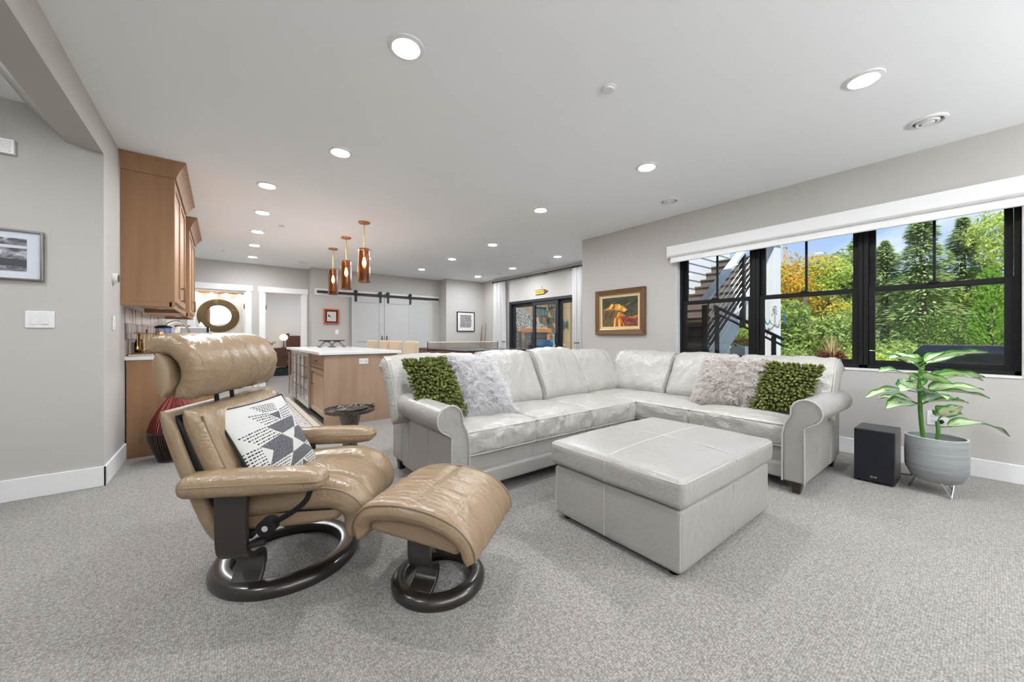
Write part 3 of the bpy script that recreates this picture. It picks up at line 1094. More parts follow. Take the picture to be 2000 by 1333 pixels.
pm.each('seat_piping', M_tpipe, rc)
MB().prism([(-0.20, 0.285), (-0.02, 0.275), (0.20, 0.285), (0.325, 0.30), (0.345, 0.36), (0.3, 0.375), (-0.20, 0.345)], 'y', -0.272, 0.272).build('seat_frame', M_tan2, rc, smooth=35, bevel=0.02, seg=3)
MB().box((-0.16, -0.276, 0.349), (0.31, 0.276, 0.356)).build('seat_gap_shade', M_black, rc, smooth=0)  # black sheet painted in as the shade under the seat cushion

# backrest: outer shell, dark slab standing in for the gap's shade, cushion
def bslab(nm, top, bot, th, hw, m, er, mod=None, ny=30, mid=0.0, xm=None):
    pts_ = bez([(top[0], 0, top[1]), (top[0] * 0.6 + bot[0] * 0.4 + mid, 0, top[1] * 0.6 + bot[1] * 0.4), (bot[0] + (top[0] - bot[0]) * 0.22 + mid, 0, bot[1] + (top[1] - bot[1]) * 0.22), (bot[0], 0, bot[1])], 24)
    pa = [(p.x, p.z) for p in pts_]
    return slab(pa, rounded(th, len(pa), 4), hw, er, ny, mod, xmod=xm).build(nm, m, rc, smooth=60), pts_
wd = lambda u: 1.0 - 0.10 * u
bslab('back_shell', (-0.325, 0.822), (-0.135, 0.262), 0.026, 0.365, M_tan2, 0.018, mid=-0.012, xm=wd)
bslab('back_gap_shade', (-0.287, 0.80), (-0.095, 0.30), 0.014, 0.343, M_black, 0.01, mid=-0.012, xm=wd)
def bk_mod(u, v):
    return 0.016 * (1 - v * v) * sin(pi * u) + 0.005 * noise.noise(V((u * 7, v * 4, 9))) - 0.014 * math.exp(-((u - 0.62) / 0.03) ** 2) * (0.4 + 0.6 * abs(v)) - 0.01 * math.exp(-((abs(v) - 0.72) / 0.04) ** 2)
bo, bp_ = bslab('back_cushion', (-0.252, 0.825), (-0.075, 0.385), 0.040, 0.35, M_tan, 0.035, bk_mod, 40, mid=-0.012, xm=wd)
pm = MB()
for sg in (-1, 1):
    q = []
    for i in range(2, len(bp_) - 1):
        t_ = (bp_[min(i + 1, len(bp_) - 1)] - bp_[i - 1]).normalized()
        n_ = V((-t_.z, 0, t_.x))
        r_ = bp_[i] + n_ * 0.041
        q.append((r_.x, sg * 0.325 * wd(i / (len(bp_) - 1)), r_.z))
    pm.tube(q, 0.004, 6)
pm.each('piping', M_tpipe, bo)

# headrest
hpts = bez([(-0.405, 0, 1.068), (-0.355, 0, 1.088), (-0.30, 0, 1.078), (-0.258, 0, 1.035), (-0.243, 0, 0.975), (-0.258, 0, 0.915), (-0.30, 0, 0.872)], 30)
def hd_mod(u, v):
    w_ = 1 - abs(noise.noise(V((u * 5 + 1, v * 5, 2)))) * 2
    edge = max(0, (abs(v) - 0.75) / 0.25)
    return 0.016 * (1 - v ** 4) * sin(pi * u) + 0.004 * w_ - 0.006 * math.exp(-((abs(v) - 0.42) / 0.012) ** 2) + 0.004 * edge * sin(u * 70)
hs = [(p.x, p.z) for p in hpts]
hd = slab(hs, rounded(0.040, len(hs), 4), 0.345, 0.03, 80, hd_mod, xmod=lambda u: 1.0 - 0.10 * abs(u - 0.45)).build('headrest', M_tan, rc, smooth=60)
pm = MB()
for sg in (-1, 1):
    for yy, rr in ((0.318, 0.004), (0.145, 0.0018)):
        q = []
        for i in range(2, len(hpts) - 2):
            t_ = (hpts[i + 1] - hpts[i - 1]).normalized()
            n_ = V((-t_.z, 0, t_.x))
            u = i / (len(hpts) - 1)
            r_ = hpts[i] + n_ * (0.0405 + hd_mod(u, yy / 0.345) - (0.001 if yy < 0.2 else 0.003))
            q.append((r_.x, sg * yy * (1.0 - 0.10 * abs(u - 0.45)), r_.z))
        pm.tube(q, rr, 6)
pm.each('piping', M_tpipe, hd)
slab([(-0.352 + 0.004 * i, 1.055 - 0.03 * i) for i in range(7)], rounded(0.030, 7, 2), 0.352, 0.02, 10).build('headrest_back_pad', M_tan2, rc, smooth=60)
for y in (-0.075, 0.045):
    MB().tube([(-0.285, y, 0.78), (-0.30, y, 0.93)], 0.0095, 10).build('headrest_rod', M_black, rc)

# arms
for sg, x0, x1 in ((-1, -0.245, 0.305), (1, -0.20, 0.345)):
    hx_ = (x1 - x0) / 2
    mb = cushion(hx_, 0.065, 0.040, 0.036, 0.014, 22, 0.002, 5)
    for i, p in enumerate(mb.v):
        x, y, z = p
        k = x / hx_
        if k > 0.55:
            z += 0.012 * ((k - 0.55) / 0.45) ** 2 * (1 if z < 0 else -1)
        y *= 1.0 - 0.18 * max(0, k - 0.3)
        mb.v[i] = (x, y, z)
    mb.xf(Matrix.Translation(((x0 + x1) / 2, sg * 0.362, 0.522)))
    o = mb.build('armrest', M_tan, rc, smooth=60, weld=True)
    q = [(a * 1.0 + (x0 + x1) / 2, b + sg * 0.362, 0.533) for a, b, _ in rrect(hx_ - 0.001, 0.0645, 0.036, 0)]
    MB().tube(q, 0.003, 6, closed=True).build('piping', M_tpipe, o)
# lever and tension knob
lv = MB().tube(bez([(0.245, -0.37, 0.492), (0.225, -0.375, 0.44), (0.18, -0.38, 0.40), (0.10, -0.38, 0.355)], 16), 0.011, 10)
lv.build('lever', M_black, rc)
kb = MB().lathe([(0.0, -0.03), (0.03, -0.03), (0.034, -0.022), (0.034, 0.03), (0.0, 0.03)], n=20).xf(Matrix.Translation((0.085, -0.385, 0.35)) @ Matrix.Rotation(pi / 2, 4, 'X'))
ko = kb.build('knob', M_black, rc)
MB().lathe([(0.0, 0.031), (0.012, 0.031), (0.012, 0.028)], n=12).xf(Matrix.Translation((0.085, -0.385, 0.35)) @ Matrix.Rotation(pi / 2, 4, 'X')).build('knob_badge', M_chrome, ko)

# ================================================================== FOOTSTOOL
fs_ = thing('footstool', (0.79, 1.56, 0), 'tan leather footstool with curved top on a dark round wooden base', 'footstool', rz=R(-54))
fs_.scale = (0.95, 0.95, 1.0)
ring(MB(), 0.222, 0.155, 0.05).build('base_ring', M_espresso, fs_, smooth=50)
for sg in (-1, 1):
    pth = [(p.x * sg, p.y) for p in bez([(0.165, 0.31), (0.166, 0.24), (0.164, 0.19), (0.15, 0.155), (0.118, 0.142), (0.092, 0.125), (0.09, 0.10), (0.11, 0.07), (0.165, 0.04)], 32)]
    strip(pth, -0.065, 0.045, 0.022).build('support_leg', M_espresso, fs_, smooth=50, weld=True, bevel=0.003)
pts = bez([(-0.262, 0, 0.275), (-0.258, 0, 0.335), (-0.205, 0, 0.388), (-0.10, 0, 0.408), (0.0, 0, 0.410), (0.10, 0, 0.396), (0.195, 0, 0.362), (0.252, 0, 0.305), (0.258, 0, 0.245)], 48)
path = [(p.x, p.z) for p in pts]
def st_mod(u, v):
    return 0.010 * sin(pi * u) * (1 - v * v) - 0.015 * math.exp(-((u - 0.49) / 0.014) ** 2) + 0.0035 * noise.noise(V((u * 8, v * 9, 21))) * 1.5 + 0.003 * sin(v * 60) * math.exp(-((u - 0.49) / 0.12) ** 2)
slab(path, rounded(0.038, len(path), 4), 0.278, 0.045, 48, st_mod, xmod=lambda u: 1.0 - 0.06 * (2 * u - 1) ** 2).build('cushion', M_tan, fs_, smooth=70)
pm = MB()
for sg in (-1, 1):
    q = []
    for i in range(2, len(pts) - 2):
        t_ = (pts[i + 1] - pts[i - 1]).normalized()
        n_ = V((-t_.z, 0, t_.x))
        r_ = pts[i] + n_ * 0.033
        q.append((r_.x, sg * 0.266 * (1.0 - 0.06 * (2 * i / (len(pts) - 1) - 1) ** 2), r_.z))
    pm.tube(q, 0.004, 6)
pm.each('piping', M_tpipe, fs_)
MB().prism([(-0.215, 0.31), (0.205, 0.265), (0.215, 0.34), (0.1, 0.372), (-0.1, 0.378), (-0.215, 0.35)], 'y', -0.235, 0.235).build('frame', M_tan2, fs_, smooth=35, bevel=0.015, seg=3)

# ================================================================== PILLOWS
def pillow_fn(TL, TR, BR, BL, th, pinch=0.10, pw=0.5):
    TL, TR, BR, BL = V(TL), V(TR), V(BR), V(BL)
    nrm = (TR - TL).cross(BL - TL).normalized() * -1
    def f(u, v, side):
        a, b = 2 * u - 1, 2 * v - 1
        # pinched edges, pulled-out corners
        a2 = a * (1 - pinch * (1 - b * b) * abs(a))
        b2 = b * (1 - pinch * (1 - a * a) * abs(b))
        uu, vv = (a2 + 1) / 2, (b2 + 1) / 2
        p = (TL * (1 - uu) + TR * uu) * (1 - vv) + (BL * (1 - uu) + BR * uu) * vv
        h_ = th * ((1 - a * a) * (1 - b * b)) ** pw
        return p + nrm * (h_ * side)
    return f, nrm

# patterned pillow on the recliner (corners in the recliner's own frame)
def homog(src):
    """unit square <- quad (projective), returns fn px->(u,v)"""
    import numpy as np
    dst = [(0, 0), (1, 0), (1, 1), (0, 1)]
    A = []
    B_ = []
    for (x, y), (u, v) in zip(src, dst):
        A.append([x, y, 1, 0, 0, 0, -u * x, -u * y]); B_.append(u)
        A.append([0, 0, 0, x, y, 1, -v * x, -v * y]); B_.append(v)
    h_ = np.linalg.solve(np.array(A, float), np.array(B_, float))
    return lambda x, y: ((h_[0] * x + h_[1] * y + h_[2]) / (h_[6] * x + h_[7] * y + 1), (h_[3] * x + h_[4] * y + h_[5]) / (h_[6] * x + h_[7] * y + 1))
hg0 = homog([(100, 380), (1075, 70), (1650, 1010), (675, 1320)])
def hg(x, y):
    # the weave is drawn on a bulging cover: undo the bulge before flattening it
    k = 0.0
    for _ in range(4):
        u, v = hg0(x - 131 * k, y + 81 * k)
        a, b = 2 * u - 1, 2 * v - 1
        k = sqrt(max(0.0, (1 - a * a)) * max(0.0, (1 - b * b)))
    return u, v
POLY = [[hg(*p) for p in q] for q in (
    [(835, 360), (1000, 300), (1025, 420)],
    [(790, 530), (1020, 430), (1235, 355), (1250, 505), (1030, 605), (930, 575)],
    [(1240, 520), (1390, 470), (1510, 665), (1390, 735), (1215, 655)],
    [(690, 775), (1010, 610), (1190, 680), (1180, 850), (820, 1010), (875, 820)],
    [(1180, 850), (1390, 740), (1540, 830), (1110, 1075)],
    [(1340, 955), (1480, 1060), (1300, 1160)])]
DASH = []
for (a, b), (c, d_), n_ in (
    (((560, 285), (920, 195)), ((740, 335), (965, 282)), 5), (((1010, 285), (1165, 210)), ((1050, 395), (1215, 345)), 5),
    (((540, 410), (830, 350)), ((765, 500), (980, 420)), 5), (((1250, 345), (1285, 325)), ((1285, 475), (1360, 445)), 5),
    (((410, 685), (775, 535)), ((655, 750), (985, 610)), 5), (((480, 860), (700, 785)), ((610, 1120), (830, 1020)), 8),
    (((830, 1030), (1140, 900)), ((780, 1200), (1080, 1100)), 5), (((1420, 740), (1520, 690)), ((1540, 825), (1590, 805)), 4),
    (((1385, 940), (1545, 860)), ((1480, 1050), (1630, 975)), 5), (((1130, 1090), (1330, 990)), ((1130, 1190), (1290, 1130)), 5),
    (((1340, 1140), (1470, 1095)), ((1380, 1190), (1520, 1160)), 3)):
    for i in range(n_):
        t_ = i / (n_ - 1)
        p0_ = hg(a[0] + (c[0] - a[0]) * t_, a[1] + (c[1] - a[1]) * t_)
        p1_ = hg(b[0] + (d_[0] - b[0]) * t_, b[1] + (d_[1] - b[1]) * t_)
        DASH.append((p0_, p1_))
def inpoly(x, y, P_):
    c = False
    j = len(P_) - 1
    for i in range(len(P_)):
        if (P_[i][1] > y) != (P_[j][1] > y) and x < (P_[j][0] - P_[i][0]) * (y - P_[i][1]) / (P_[j][1] - P_[i][1]) + P_[i][0]:
            c = not c
        j = i
    return c
def pat(u, v):
    if any(inpoly(u, v, q) for q in POLY):
        return 1
    for (x0, y0), (x1, y1) in DASH:
        if abs(v - (y0 + y1) / 2) > 0.09 or u < min(x0, x1) - .01 or u > max(x0, x1) + .01:
            continue
        dx, dy = x1 - x0, y1 - y0
        L = math.hypot(dx, dy)
        t_ = ((u - x0) * dx + (v - y0) * dy) / (L * L)
        if 0 <= t_ <= 1:
            dd = abs((u - x0) * dy - (v - y0) * dx) / L
            if dd < 0.0062 and (t_ * L / 0.034) % 1 < 0.72:
                return 2
    return 0
pc = thing('patterned_pillow', (0, 0, 0), 'white throw pillow with charcoal geometric triangles and dashes, on the recliner', 'pillow')
pc.matrix_world = Matrix.Translation(rc.location) @ Matrix.Rotation(R(-30), 4, 'Z')
pf, pn_ = pillow_fn((-0.220, -0.225, 0.787), (-0.136, 0.223, 0.796), (0.082, 0.182, 0.422), (-0.003, -0.265, 0.428), 0.055, 0.05)
M_ivory = mat('ivory_knit', (0.60, 0.59, 0.56), 0.9, bump=('noise', 320, 0.5, 0.004))
M_char = mat('charcoal_knit', (0.045, 0.047, 0.055), 0.9, var=(220, (0.16, 0.16, 0.17), 0.12), bump=('noise', 260, 0.6, 0.004))
M_dash = mat('black_stitch', (0.014, 0.014, 0.018), 0.9)
MB().surf(lambda u, v: pf(v, u, 1), 190, 190, mfn=lambda u, v: pat(v, u)).build('front', [M_ivory, M_char, M_dash], pc, smooth=60)
MB().surf(lambda u, v: pf(v, 1 - u, -1), 24, 24).build('back', mat('black_cotton', (0.012, 0.012, 0.014), 0.85), pc, smooth=60)
ed = [pf(i / 24, 0, 0) for i in range(24)] + [pf(1, i / 24, 0) for i in range(24)] + [pf(1 - i / 24, 1, 0) for i in range(24)] + [pf(0, 1 - i / 24, 0) for i in range(24)]
MB().tube(ed, 0.006, 8, closed=True).build('edge_piping', mat('black_cotton', (0, 0, 0)), pc)

# shaggy pillows on the sofa
M_pom = leaf_mat('green_felt', (0.070, 0.085, 0.022), (0.205, 0.225, 0.075), (0.128, 0.142, 0.038), 0.05)
M_pomb = mat('dark_green_felt', (0.05, 0.07, 0.02), 0.95)
def mean(c):
    return sum((V(p) for p in c), V()) / len(c)
def felt_pillow(c, lab, seed):
    cen = mean(c); cen.z = min(p[2] for p in c)
    t = thing('felt_loop_pillow', cen, lab, 'pillow', group='green felt loop pillows')
    f, nr = pillow_fn(*[V(p) - cen for p in c], 0.06, 0.06)
    MB().surf(lambda u, v: f(v, u, 1), 16, 16).surf(lambda u, v: f(v, 1 - u, -1), 16, 16).build('cover', M_pomb, t)
    rg = random.Random(seed)
    mb = MB()
    n_ = 18
    eu = (f(0.51, 0.5, 1) - f(0.49, 0.5, 1)).normalized()
    ev = (f(0.5, 0.51, 1) - f(0.5, 0.49, 1)).normalized()
    for i in range(n_):
        for j in range(n_):
            u = (i + 0.5 + rg.uniform(-.38, .38)) / n_
            v = (j + 0.5 + rg.uniform(-.38, .38)) / n_
            p = f(u, v, 1)
            a, b = 2 * u - 1, 2 * v - 1
            d_ = (nr * (1.0 - 0.55 * max(abs(a), abs(b)) ** 3) + eu * (a ** 3 * 0.9 + rg.uniform(-.3, .3)) + ev * (b ** 3 * 0.9 + 0.28 + rg.uniform(-.3, .3))).normalized()
            L = rg.uniform(0.030, 0.046)
            r_ = rg.uniform(0.0085, 0.0108)
            dr = V((0, 0, -0.008))
            mb.tube([p - d_ * 0.005, p + d_ * L * 0.3, p + d_ * L * 0.62 + dr * 0.3, p + d_ * L * 0.88 + dr * 0.7, p + d_ * L + dr], [r_ * 0.75, r_ * 0.9, r_ * 1.05, r_ * 0.95, r_ * 0.45], 7)
    o = mb.build('felt_loops', M_pom, t, smooth=60)
    o['kind'] = 'stuff'
    # loops round the rim
    mb = MB()
    for k in range(4):
        for i in range(n_):
            s_ = (i + rg.random()) / n_
            u, v = [(s_, 0), (1, s_), (s_, 1), (0, s_)][k]
            p = f(u, v, 0)
            d_ = (eu * (2 * u - 1) + ev * (2 * v - 1) + nr * rg.uniform(-.2, .8)).normalized()
            L = rg.uniform(0.028, 0.042)
            mb.tube([p - d_ * 0.006, p + d_ * L * 0.5, p + d_ * L * 0.85, p + d_ * L], [0.007, 0.0095, 0.009, 0.004], 7)
    o = mb.build('rim_loops', M_pom, t, smooth=60)
    o['kind'] = 'stuff'

def fur_pillow(c, lab, col1, col2, seed, nst=9000):
    cen = mean(c); cen.z = min(p[2] for p in c)
    t = thing('fur_pillow', cen, lab, 'pillow', group='long-haired fur pillows')
    f, nr = pillow_fn(*[V(p) - cen for p in c], 0.075, 0.05)
    MB().surf(lambda u, v: f(v, u, 1), 16, 16).surf(lambda u, v: f(v, 1 - u, -1), 16, 16).build('cover', mat('fur_hide_%d' % seed, col1, 0.9), t)
    rg = random.Random(seed)
    m = leaf_mat('fur_%d' % seed, col1, col2, None, 0.5)
    mb = MB()
    eu = (f(0.51, 0.5, 1) - f(0.49, 0.5, 1)).normalized()
    ev = (f(0.5, 0.51, 1) - f(0.5, 0.49, 1)).normalized()
    for i in range(nst):
        u, v = rg.random(), rg.random()
        rim = rg.random() < 0.16
        if rim:
            k = rg.randrange(4)
            u, v = [(u, 0.01), (0.99, v), (u, 0.99), (0.01, v)][k]
        p = f(u, v, 1 if not rim else rg.uniform(-.6, 1))
        a, b = 2 * u - 1, 2 * v - 1
        cl_ = V((noise.noise(V((u * 9, v * 9, seed))), noise.noise(V((u * 9 + 7, v * 9, seed))), 0))
        out = (nr * (0.75 - 0.4 * max(abs(a), abs(b)) ** 3) + eu * (a ** 3 + cl_.x * 1.9 + rg.uniform(-.35, .35)) + ev * (b ** 3 + 0.35 + cl_.y * 1.9 + rg.uniform(-.35, .35))).normalized()
        L = rg.uniform(0.034, 0.068)
        w_ = eu.cross(out)
        w_ = (w_ + nr * rg.uniform(-.5, .5) + ev * rg.uniform(-.5, .5)).normalized() * rg.uniform(0.0022, 0.0042)
        g_ = V((0, 0, -0.012)) + V((rg.uniform(-1, 1), rg.uniform(-1, 1), 0)) * 0.006
        q1 = p + out * L * 0.5
        q2 = p + out * L + g_
        mb.add([p - w_, p + w_, q1 + w_ * 0.9, q1 - w_ * 0.9, q2], [(0, 1, 2, 3), (3, 2, 4)])
    o = mb.build('fur', m, t, smooth=0)
    o['kind'] = 'stuff'

felt_pillow([(1.10, 2.74, 0.93), (1.46, 2.76, 0.945), (1.47, 2.46, 0.55), (1.12, 2.47, 0.60)], 'green felt loop pillow leaning at the left arm of the sofa', 3)
fur_pillow([(1.46, 2.73, 0.945), (1.87, 2.75, 0.935), (1.915, 2.43, 0.515), (1.48, 2.43, 0.52)], 'silvery white fur pillow beside the green pillow at the left sofa arm', (0.72, 0.71, 0.72), (1.0, 0.995, 0.99), 5)
fur_pillow([(3.79, 1.70, 0.915), (3.80, 1.21, 0.905), (3.55, 1.24, 0.51), (3.54, 1.73, 0.51)], 'taupe white fur pillow beneath the middle window on the sofa', (0.66, 0.61, 0.57), (0.98, 0.95, 0.92), 8)
felt_pillow([(3.80, 1.20, 0.885), (3.82, 0.82, 0.875), (3.60, 0.90, 0.535), (3.54, 1.24, 0.51)], 'green felt loop pillow leaning at the right arm of the sofa', 12)
# ================================================================== BAR CABINETS ON THE LEFT
M_pull = mat('bronze_pull', (0.16, 0.11, 0.07), 0.35, 0.9)
def pull(mb, p, axis, L=0.13, out=(1, 0, 0), r=0.005):
    """bar pull centred at p"""
    p = V(p); a = V(axis); o_ = V(out)
    q = [p - a * L / 2, p - a * L / 2 + o_ * 0.03, p + a * L / 2 + o_ * 0.03, p + a * L / 2]
    return mb.tube([q[0], q[1]], r, 6).tube([q[1] - a * 0.012, q[2] + a * 0.012], r, 8).tube([q[2], q[3]], r, 6)

def shaker(parent, x, y0, y1, z0, z1, m, st=0.055, name='door', out=1, hand=None):
    """shaker front in the plane X = x (facing out*X), handle as a sub-part"""
    g = MB()
    a, b = x, x + out * 0.02
    g.box((a, y0, z0), (b, y0 + st, z1)).box((a, y1 - st, z0), (b, y1, z1))
    g.box((a, y0 + st, z0), (b, y1 - st, z0 + st)).box((a, y0 + st, z1 - st), (b, y1 - st, z1))
    g.box((a, y0 + st, z0 + st), (a + out * 0.008, y1 - st, z1 - st))
    o = g.build(name, m, parent, smooth=0, bevel=0.002)
    if hand:
        h_ = MB()
        pull(h_, (b, hand[0], hand[1]), hand[2], hand[3], (out, 0, 0))
        h_.build('handle', M_pull, o)
    return o

def crown(x0, x1, y0, y1, z0, z1, fl):
    """cove crown moulding round three sides: left end, front, right end"""
    prof = [(0.0, z0), (0.012, z0), (0.018, z0 + 0.02), (fl * 0.45, z0 + (z1 - z0) * 0.45), (fl * 0.85, z0 + (z1 - z0) * 0.85), (fl, z1 - 0.012), (fl, z1), (0.0, z1)]
    mb = MB()
    vs = []
    for d_, z in prof:
        vs += [(x0, y0 - d_, z), (x1 + d_, y0 - d_, z), (x1 + d_, y1 + d_, z), (x0, y1 + d_, z)]
    fs = []
    for i in range(len(prof)):
        i2 = (i + 1) % len(prof)
        for j in range(3):
            fs.append((i * 4 + j, i * 4 + j + 1, i2 * 4 + j + 1, i2 * 4 + j))
    return mb.add(vs, fs)

def upper(y0, y1, lab):
    x0, x1, zb, zt = -0.70, -0.365, 1.40, 2.62
    t = thing('wall_cabinet', (x0, y0, zb), lab, 'cabinet')
    o_ = -V((x0, y0, zb))
    T = Matrix.Translation(o_)
    MB().box((x0, y0, zb + 0.045), (x1, y1, zt)).xf(T).build('body', M_maple, t, smooth=0, bevel=0.002)
    MB().box((x1, y0 - 0.0, zb), (x1 + 0.018, y0 + 0.03, zt)).xf(T).build('face_stile', M_maple, t, smooth=0, bevel=0.001)
    MB().box((x0, y0, zb), (x1 + 0.0, y0 + 0.02, zb + 0.045)).box((x1 - 0.02, y0, zb), (x1, y1, zb + 0.045)).box((x0, y1 - 0.02, zb), (x1, y1, zb + 0.045)).xf(T).build('light_rail', M_maple, t, smooth=0, bevel=0.003)
    crown(x0, x1 + 0.018, y0, y1, zt - 0.02, 2.737, 0.085).xf(T).build('crown_moulding', M_maple, t, smooth=30)
    ym = (y0 + y1) / 2
    for a, b, hy_ in ((y0 + 0.03, ym - 0.002, ym - 0.035), (ym + 0.002, y1 - 0.005, ym + 0.035)):
        g = MB()
        d_ = shaker(t, x1 - x0, a - y0, b - y0, 0.055, zt - zb - 0.04, M_maple, hand=(hy_ - y0, 0.17, (0, 0, 1), 0.13))
    for k, f in ((0, 0.3), (1, 0.72)):
        MB().lathe([(0.0, 0.03), (0.034, 0.03), (0.036, 0.044)], (-0.0 + 0.17, (y1 - y0) * f, 0), 20).build('under_cabinet_light', M_plastic, t)
    return t
upper(4.68, 5.98, 'maple wall cabinet with crown moulding nearest the tan recliner')
upper(6.70, 8.0, 'farther maple wall cabinet with crown moulding beside the bathroom doorway')
# open shelf unit between them
t = thing('open_shelf_unit', (-0.70, 5.98, 1.40), 'small open maple shelf unit between the two wall cabinets', 'shelf')
MB().box((0, 0.0, 0), (0.31, 0.72, 0.02)).build('bottom_board', M_maple, t, smooth=0, bevel=0.002)
MB().box((0, 0.0, 0.45), (0.30, 0.72, 0.47)).build('shelf_board', M_maple, t, smooth=0, bevel=0.002)
MB().box((0, 0.0, 0.85), (0.30, 0.72, 0.87)).build('top_board', M_maple, t, smooth=0, bevel=0.002)
MB().box((0, 0.0, 0.02), (0.012, 0.72, 0.85)).build('back_board', M_maple, t, smooth=0)
MB().box((0.30, 0.0, 0.0), (0.32, 0.72, 0.06)).build('valance', M_maple, t, smooth=0, bevel=0.002)

# base cabinets and counter
YC = 4.86
t = thing('base_cabinet', (-0.70, YC, 0), 'maple base cabinet with plain end panel behind the tan recliner', 'cabinet')
MB().box((0.01, 0, 0), (0.63, 0.02, 0.905)).build('end_panel', M_maple, t, smooth=0, bevel=0.002)
MB().box((0.01, 0.02, 0.1), (0.60, 3.2, 0.905)).build('body', M_maple, t, smooth=0)
MB().box((0.01, 0.02, 0), (0.54, 3.2, 0.1)).build('toe_kick', M_black, t, smooth=0)
for i in range(5):
    a, b = 0.03 + i * 0.634, 0.03 + (i + 1) * 0.634 - 0.006
    shaker(t, 0.60, a, b, 0.115, 0.70, M_maple, hand=(b - 0.05, 0.60, (0, 0, 1), 0.13))
    shaker(t, 0.60, a, b, 0.71, 0.895, M_maple, st=0.04, name='drawer', hand=((a + b) / 2, 0.80, (0, 1, 0), 0.13))

o = MB().box((0, 0, 0), (0.655, 3.225, 0.035)).build('bar_counter', M_quartz, None, smooth=0, bevel=0.003)
o.location = (-0.70, YC - 0.015, 0.905)
tag(o, 'white quartz counter on the maple base cabinets along the left wall', 'countertop')

# backsplash tiles, one by one
TM = [mat('tile_%s' % n_, c, 0.25, var=(25, tuple(min(1, q * 1.25) for q in c), 0.2)) for n_, c in
      (('ivory', (0.62, 0.56, 0.47)), ('plum', (0.19, 0.115, 0.11)), ('mauve', (0.36, 0.27, 0.26)), ('lilac', (0.44, 0.38, 0.43)), ('sand', (0.52, 0.40, 0.27)), ('umber', (0.13, 0.08, 0.06)))]
rg = random.Random(4)
tm = {}
for i, m_ in enumerate(TM):
    me = MB().box((0, 0.0015, 0.0015), (0.008, 0.0735, 0.1505)).build('tile', m_, None, smooth=0)
    tm[i] = me
first = {i: True for i in tm}
y = YC
prev = -1
for row in range(3):
    for c in range(42):
        i = rg.choice([k for k in (0, 0, 1, 2, 2, 3, 4, 4, 5) if k != prev])
        prev = i
        if first[i]:
            o = tm[i]; first[i] = False
        else:
            o = tm[i].copy(); COL.objects.link(o)
        o.location = (-0.70, YC + c * 0.075, 0.942 + row * 0.1525)
        o.parent = WL

# things on the counter
cz = 0.941
t = thing('bar_tool_set', (-0.585, 5.12, cz), 'copper and gold bar tool set hanging from a stand on the bar counter', 'bar tools')
MB().cbox((0, 0, 0.012), (0.20, 0.12, 0.024)).build('tray', mat('walnut_tray', (0.10, 0.05, 0.025), 0.4), t, smooth=0, bevel=0.004)
MB().tube([(0, 0, 0.02), (0, 0, 0.215)], 0.008, 8).build('post', M_brass, t)
MB().cbox((0, 0, 0.215), (0.17, 0.10, 0.010)).build('rack', mat('oak_rack', (0.30, 0.16, 0.07), 0.5), t, smooth=0, bevel=0.002)
for i, (dx, dy, L, hd_) in enumerate(((-0.06, -0.035, 0.13, 0.012), (-0.02, -0.035, 0.15, 0.018), (0.03, -0.035, 0.14, 0.015), (0.065, -0.03, 0.12, 0.012), (-0.05, 0.035, 0.14, 0.014), (0.045, 0.035, 0.13, 0.016))):
    m_ = M_copper if i % 2 else M_brass
    k = MB().tube([(dx, dy, 0.21), (dx, dy, 0.21 - L)], 0.0045, 6).lathe([(0.0, 0.0), (hd_ * 0.8, 0.006), (hd_, 0.022), (hd_ * 0.5, 0.034), (0.004, 0.04)], (dx, dy, 0.21 - L - 0.03), 12)
    k.build('utensil', m_, t)
MB().tube([(0, 0, 0.22), (0, 0, 0.255)], 0.005, 6).build('finial', M_iron, t)
t = thing('jigger_cup', (-0.50, 5.03, cz), 'small shiny gold cup beside the bar tool set', 'cup')
MB().lathe([(0.0, 0.0), (0.022, 0.0), (0.018, 0.02), (0.026, 0.055), (0.024, 0.055), (0.016, 0.02)], n=18).build('cup', M_brass, t)
MB().torus([(0.0262, 0.05), (0.028, 0.053), (0.0262, 0.057)], n=18).build('rim', M_brass, t)
t = thing('cocktail_shaker', (-0.50, 5.22, cz), 'tall gold cocktail shaker on the bar counter', 'shaker')
MB().lathe([(0.0, 0.0), (0.045, 0.0), (0.048, 0.01), (0.048, 0.15), (0.035, 0.175), (0.030, 0.18)], n=24).build('body', M_brass, t)
MB().lathe([(0.032, 0.18), (0.032, 0.225), (0.026, 0.235), (0.0, 0.236)], n=24).build('cap', M_copper, t)
t = thing('book', (-0.60, 4.93, cz), 'thin brown book lying in front of the bar tools', 'book')
MB().cbox((0, 0, 0.010), (0.16, 0.11, 0.014)).build('pages', mat('paper', (0.72, 0.62, 0.42), 0.8), t, smooth=0)
MB().cbox((0, 0, 0.0015), (0.17, 0.12, 0.003)).cbox((0, 0, 0.0185), (0.17, 0.12, 0.003)).cbox((-0.085, 0, 0.01), (0.003, 0.12, 0.02)).build('cover', mat('brown_cover', (0.12, 0.06, 0.03), 0.5), t, smooth=0)
t = thing('dark_bottle', (-0.655, 5.26, cz), 'dark blue-black bottle against the tiled backsplash', 'bottle')
MB().lathe([(0.0, 0.0), (0.035, 0.0), (0.036, 0.01), (0.036, 0.12), (0.014, 0.165), (0.013, 0.20), (0.0, 0.20)], n=18).build('body', mat('ink_glass', (0.01, 0.012, 0.022), 0.1), t)
MB().lathe([(0.014, 0.198), (0.014, 0.225), (0.0, 0.226)], n=14).build('cap', M_iron, t)
t = thing('clear_pitcher', (-0.50, 5.52, cz), 'clear plastic pitcher with black lid on the bar counter', 'pitcher')
MB().lathe([(0.055, 0.0), (0.06, 0.015), (0.068, 0.28), (0.066, 0.28), (0.058, 0.02), (0.0, 0.012)], n=24).build('jar', glass_mat('blue_clear', (0.80, 0.87, 1.0), 0.2), t)
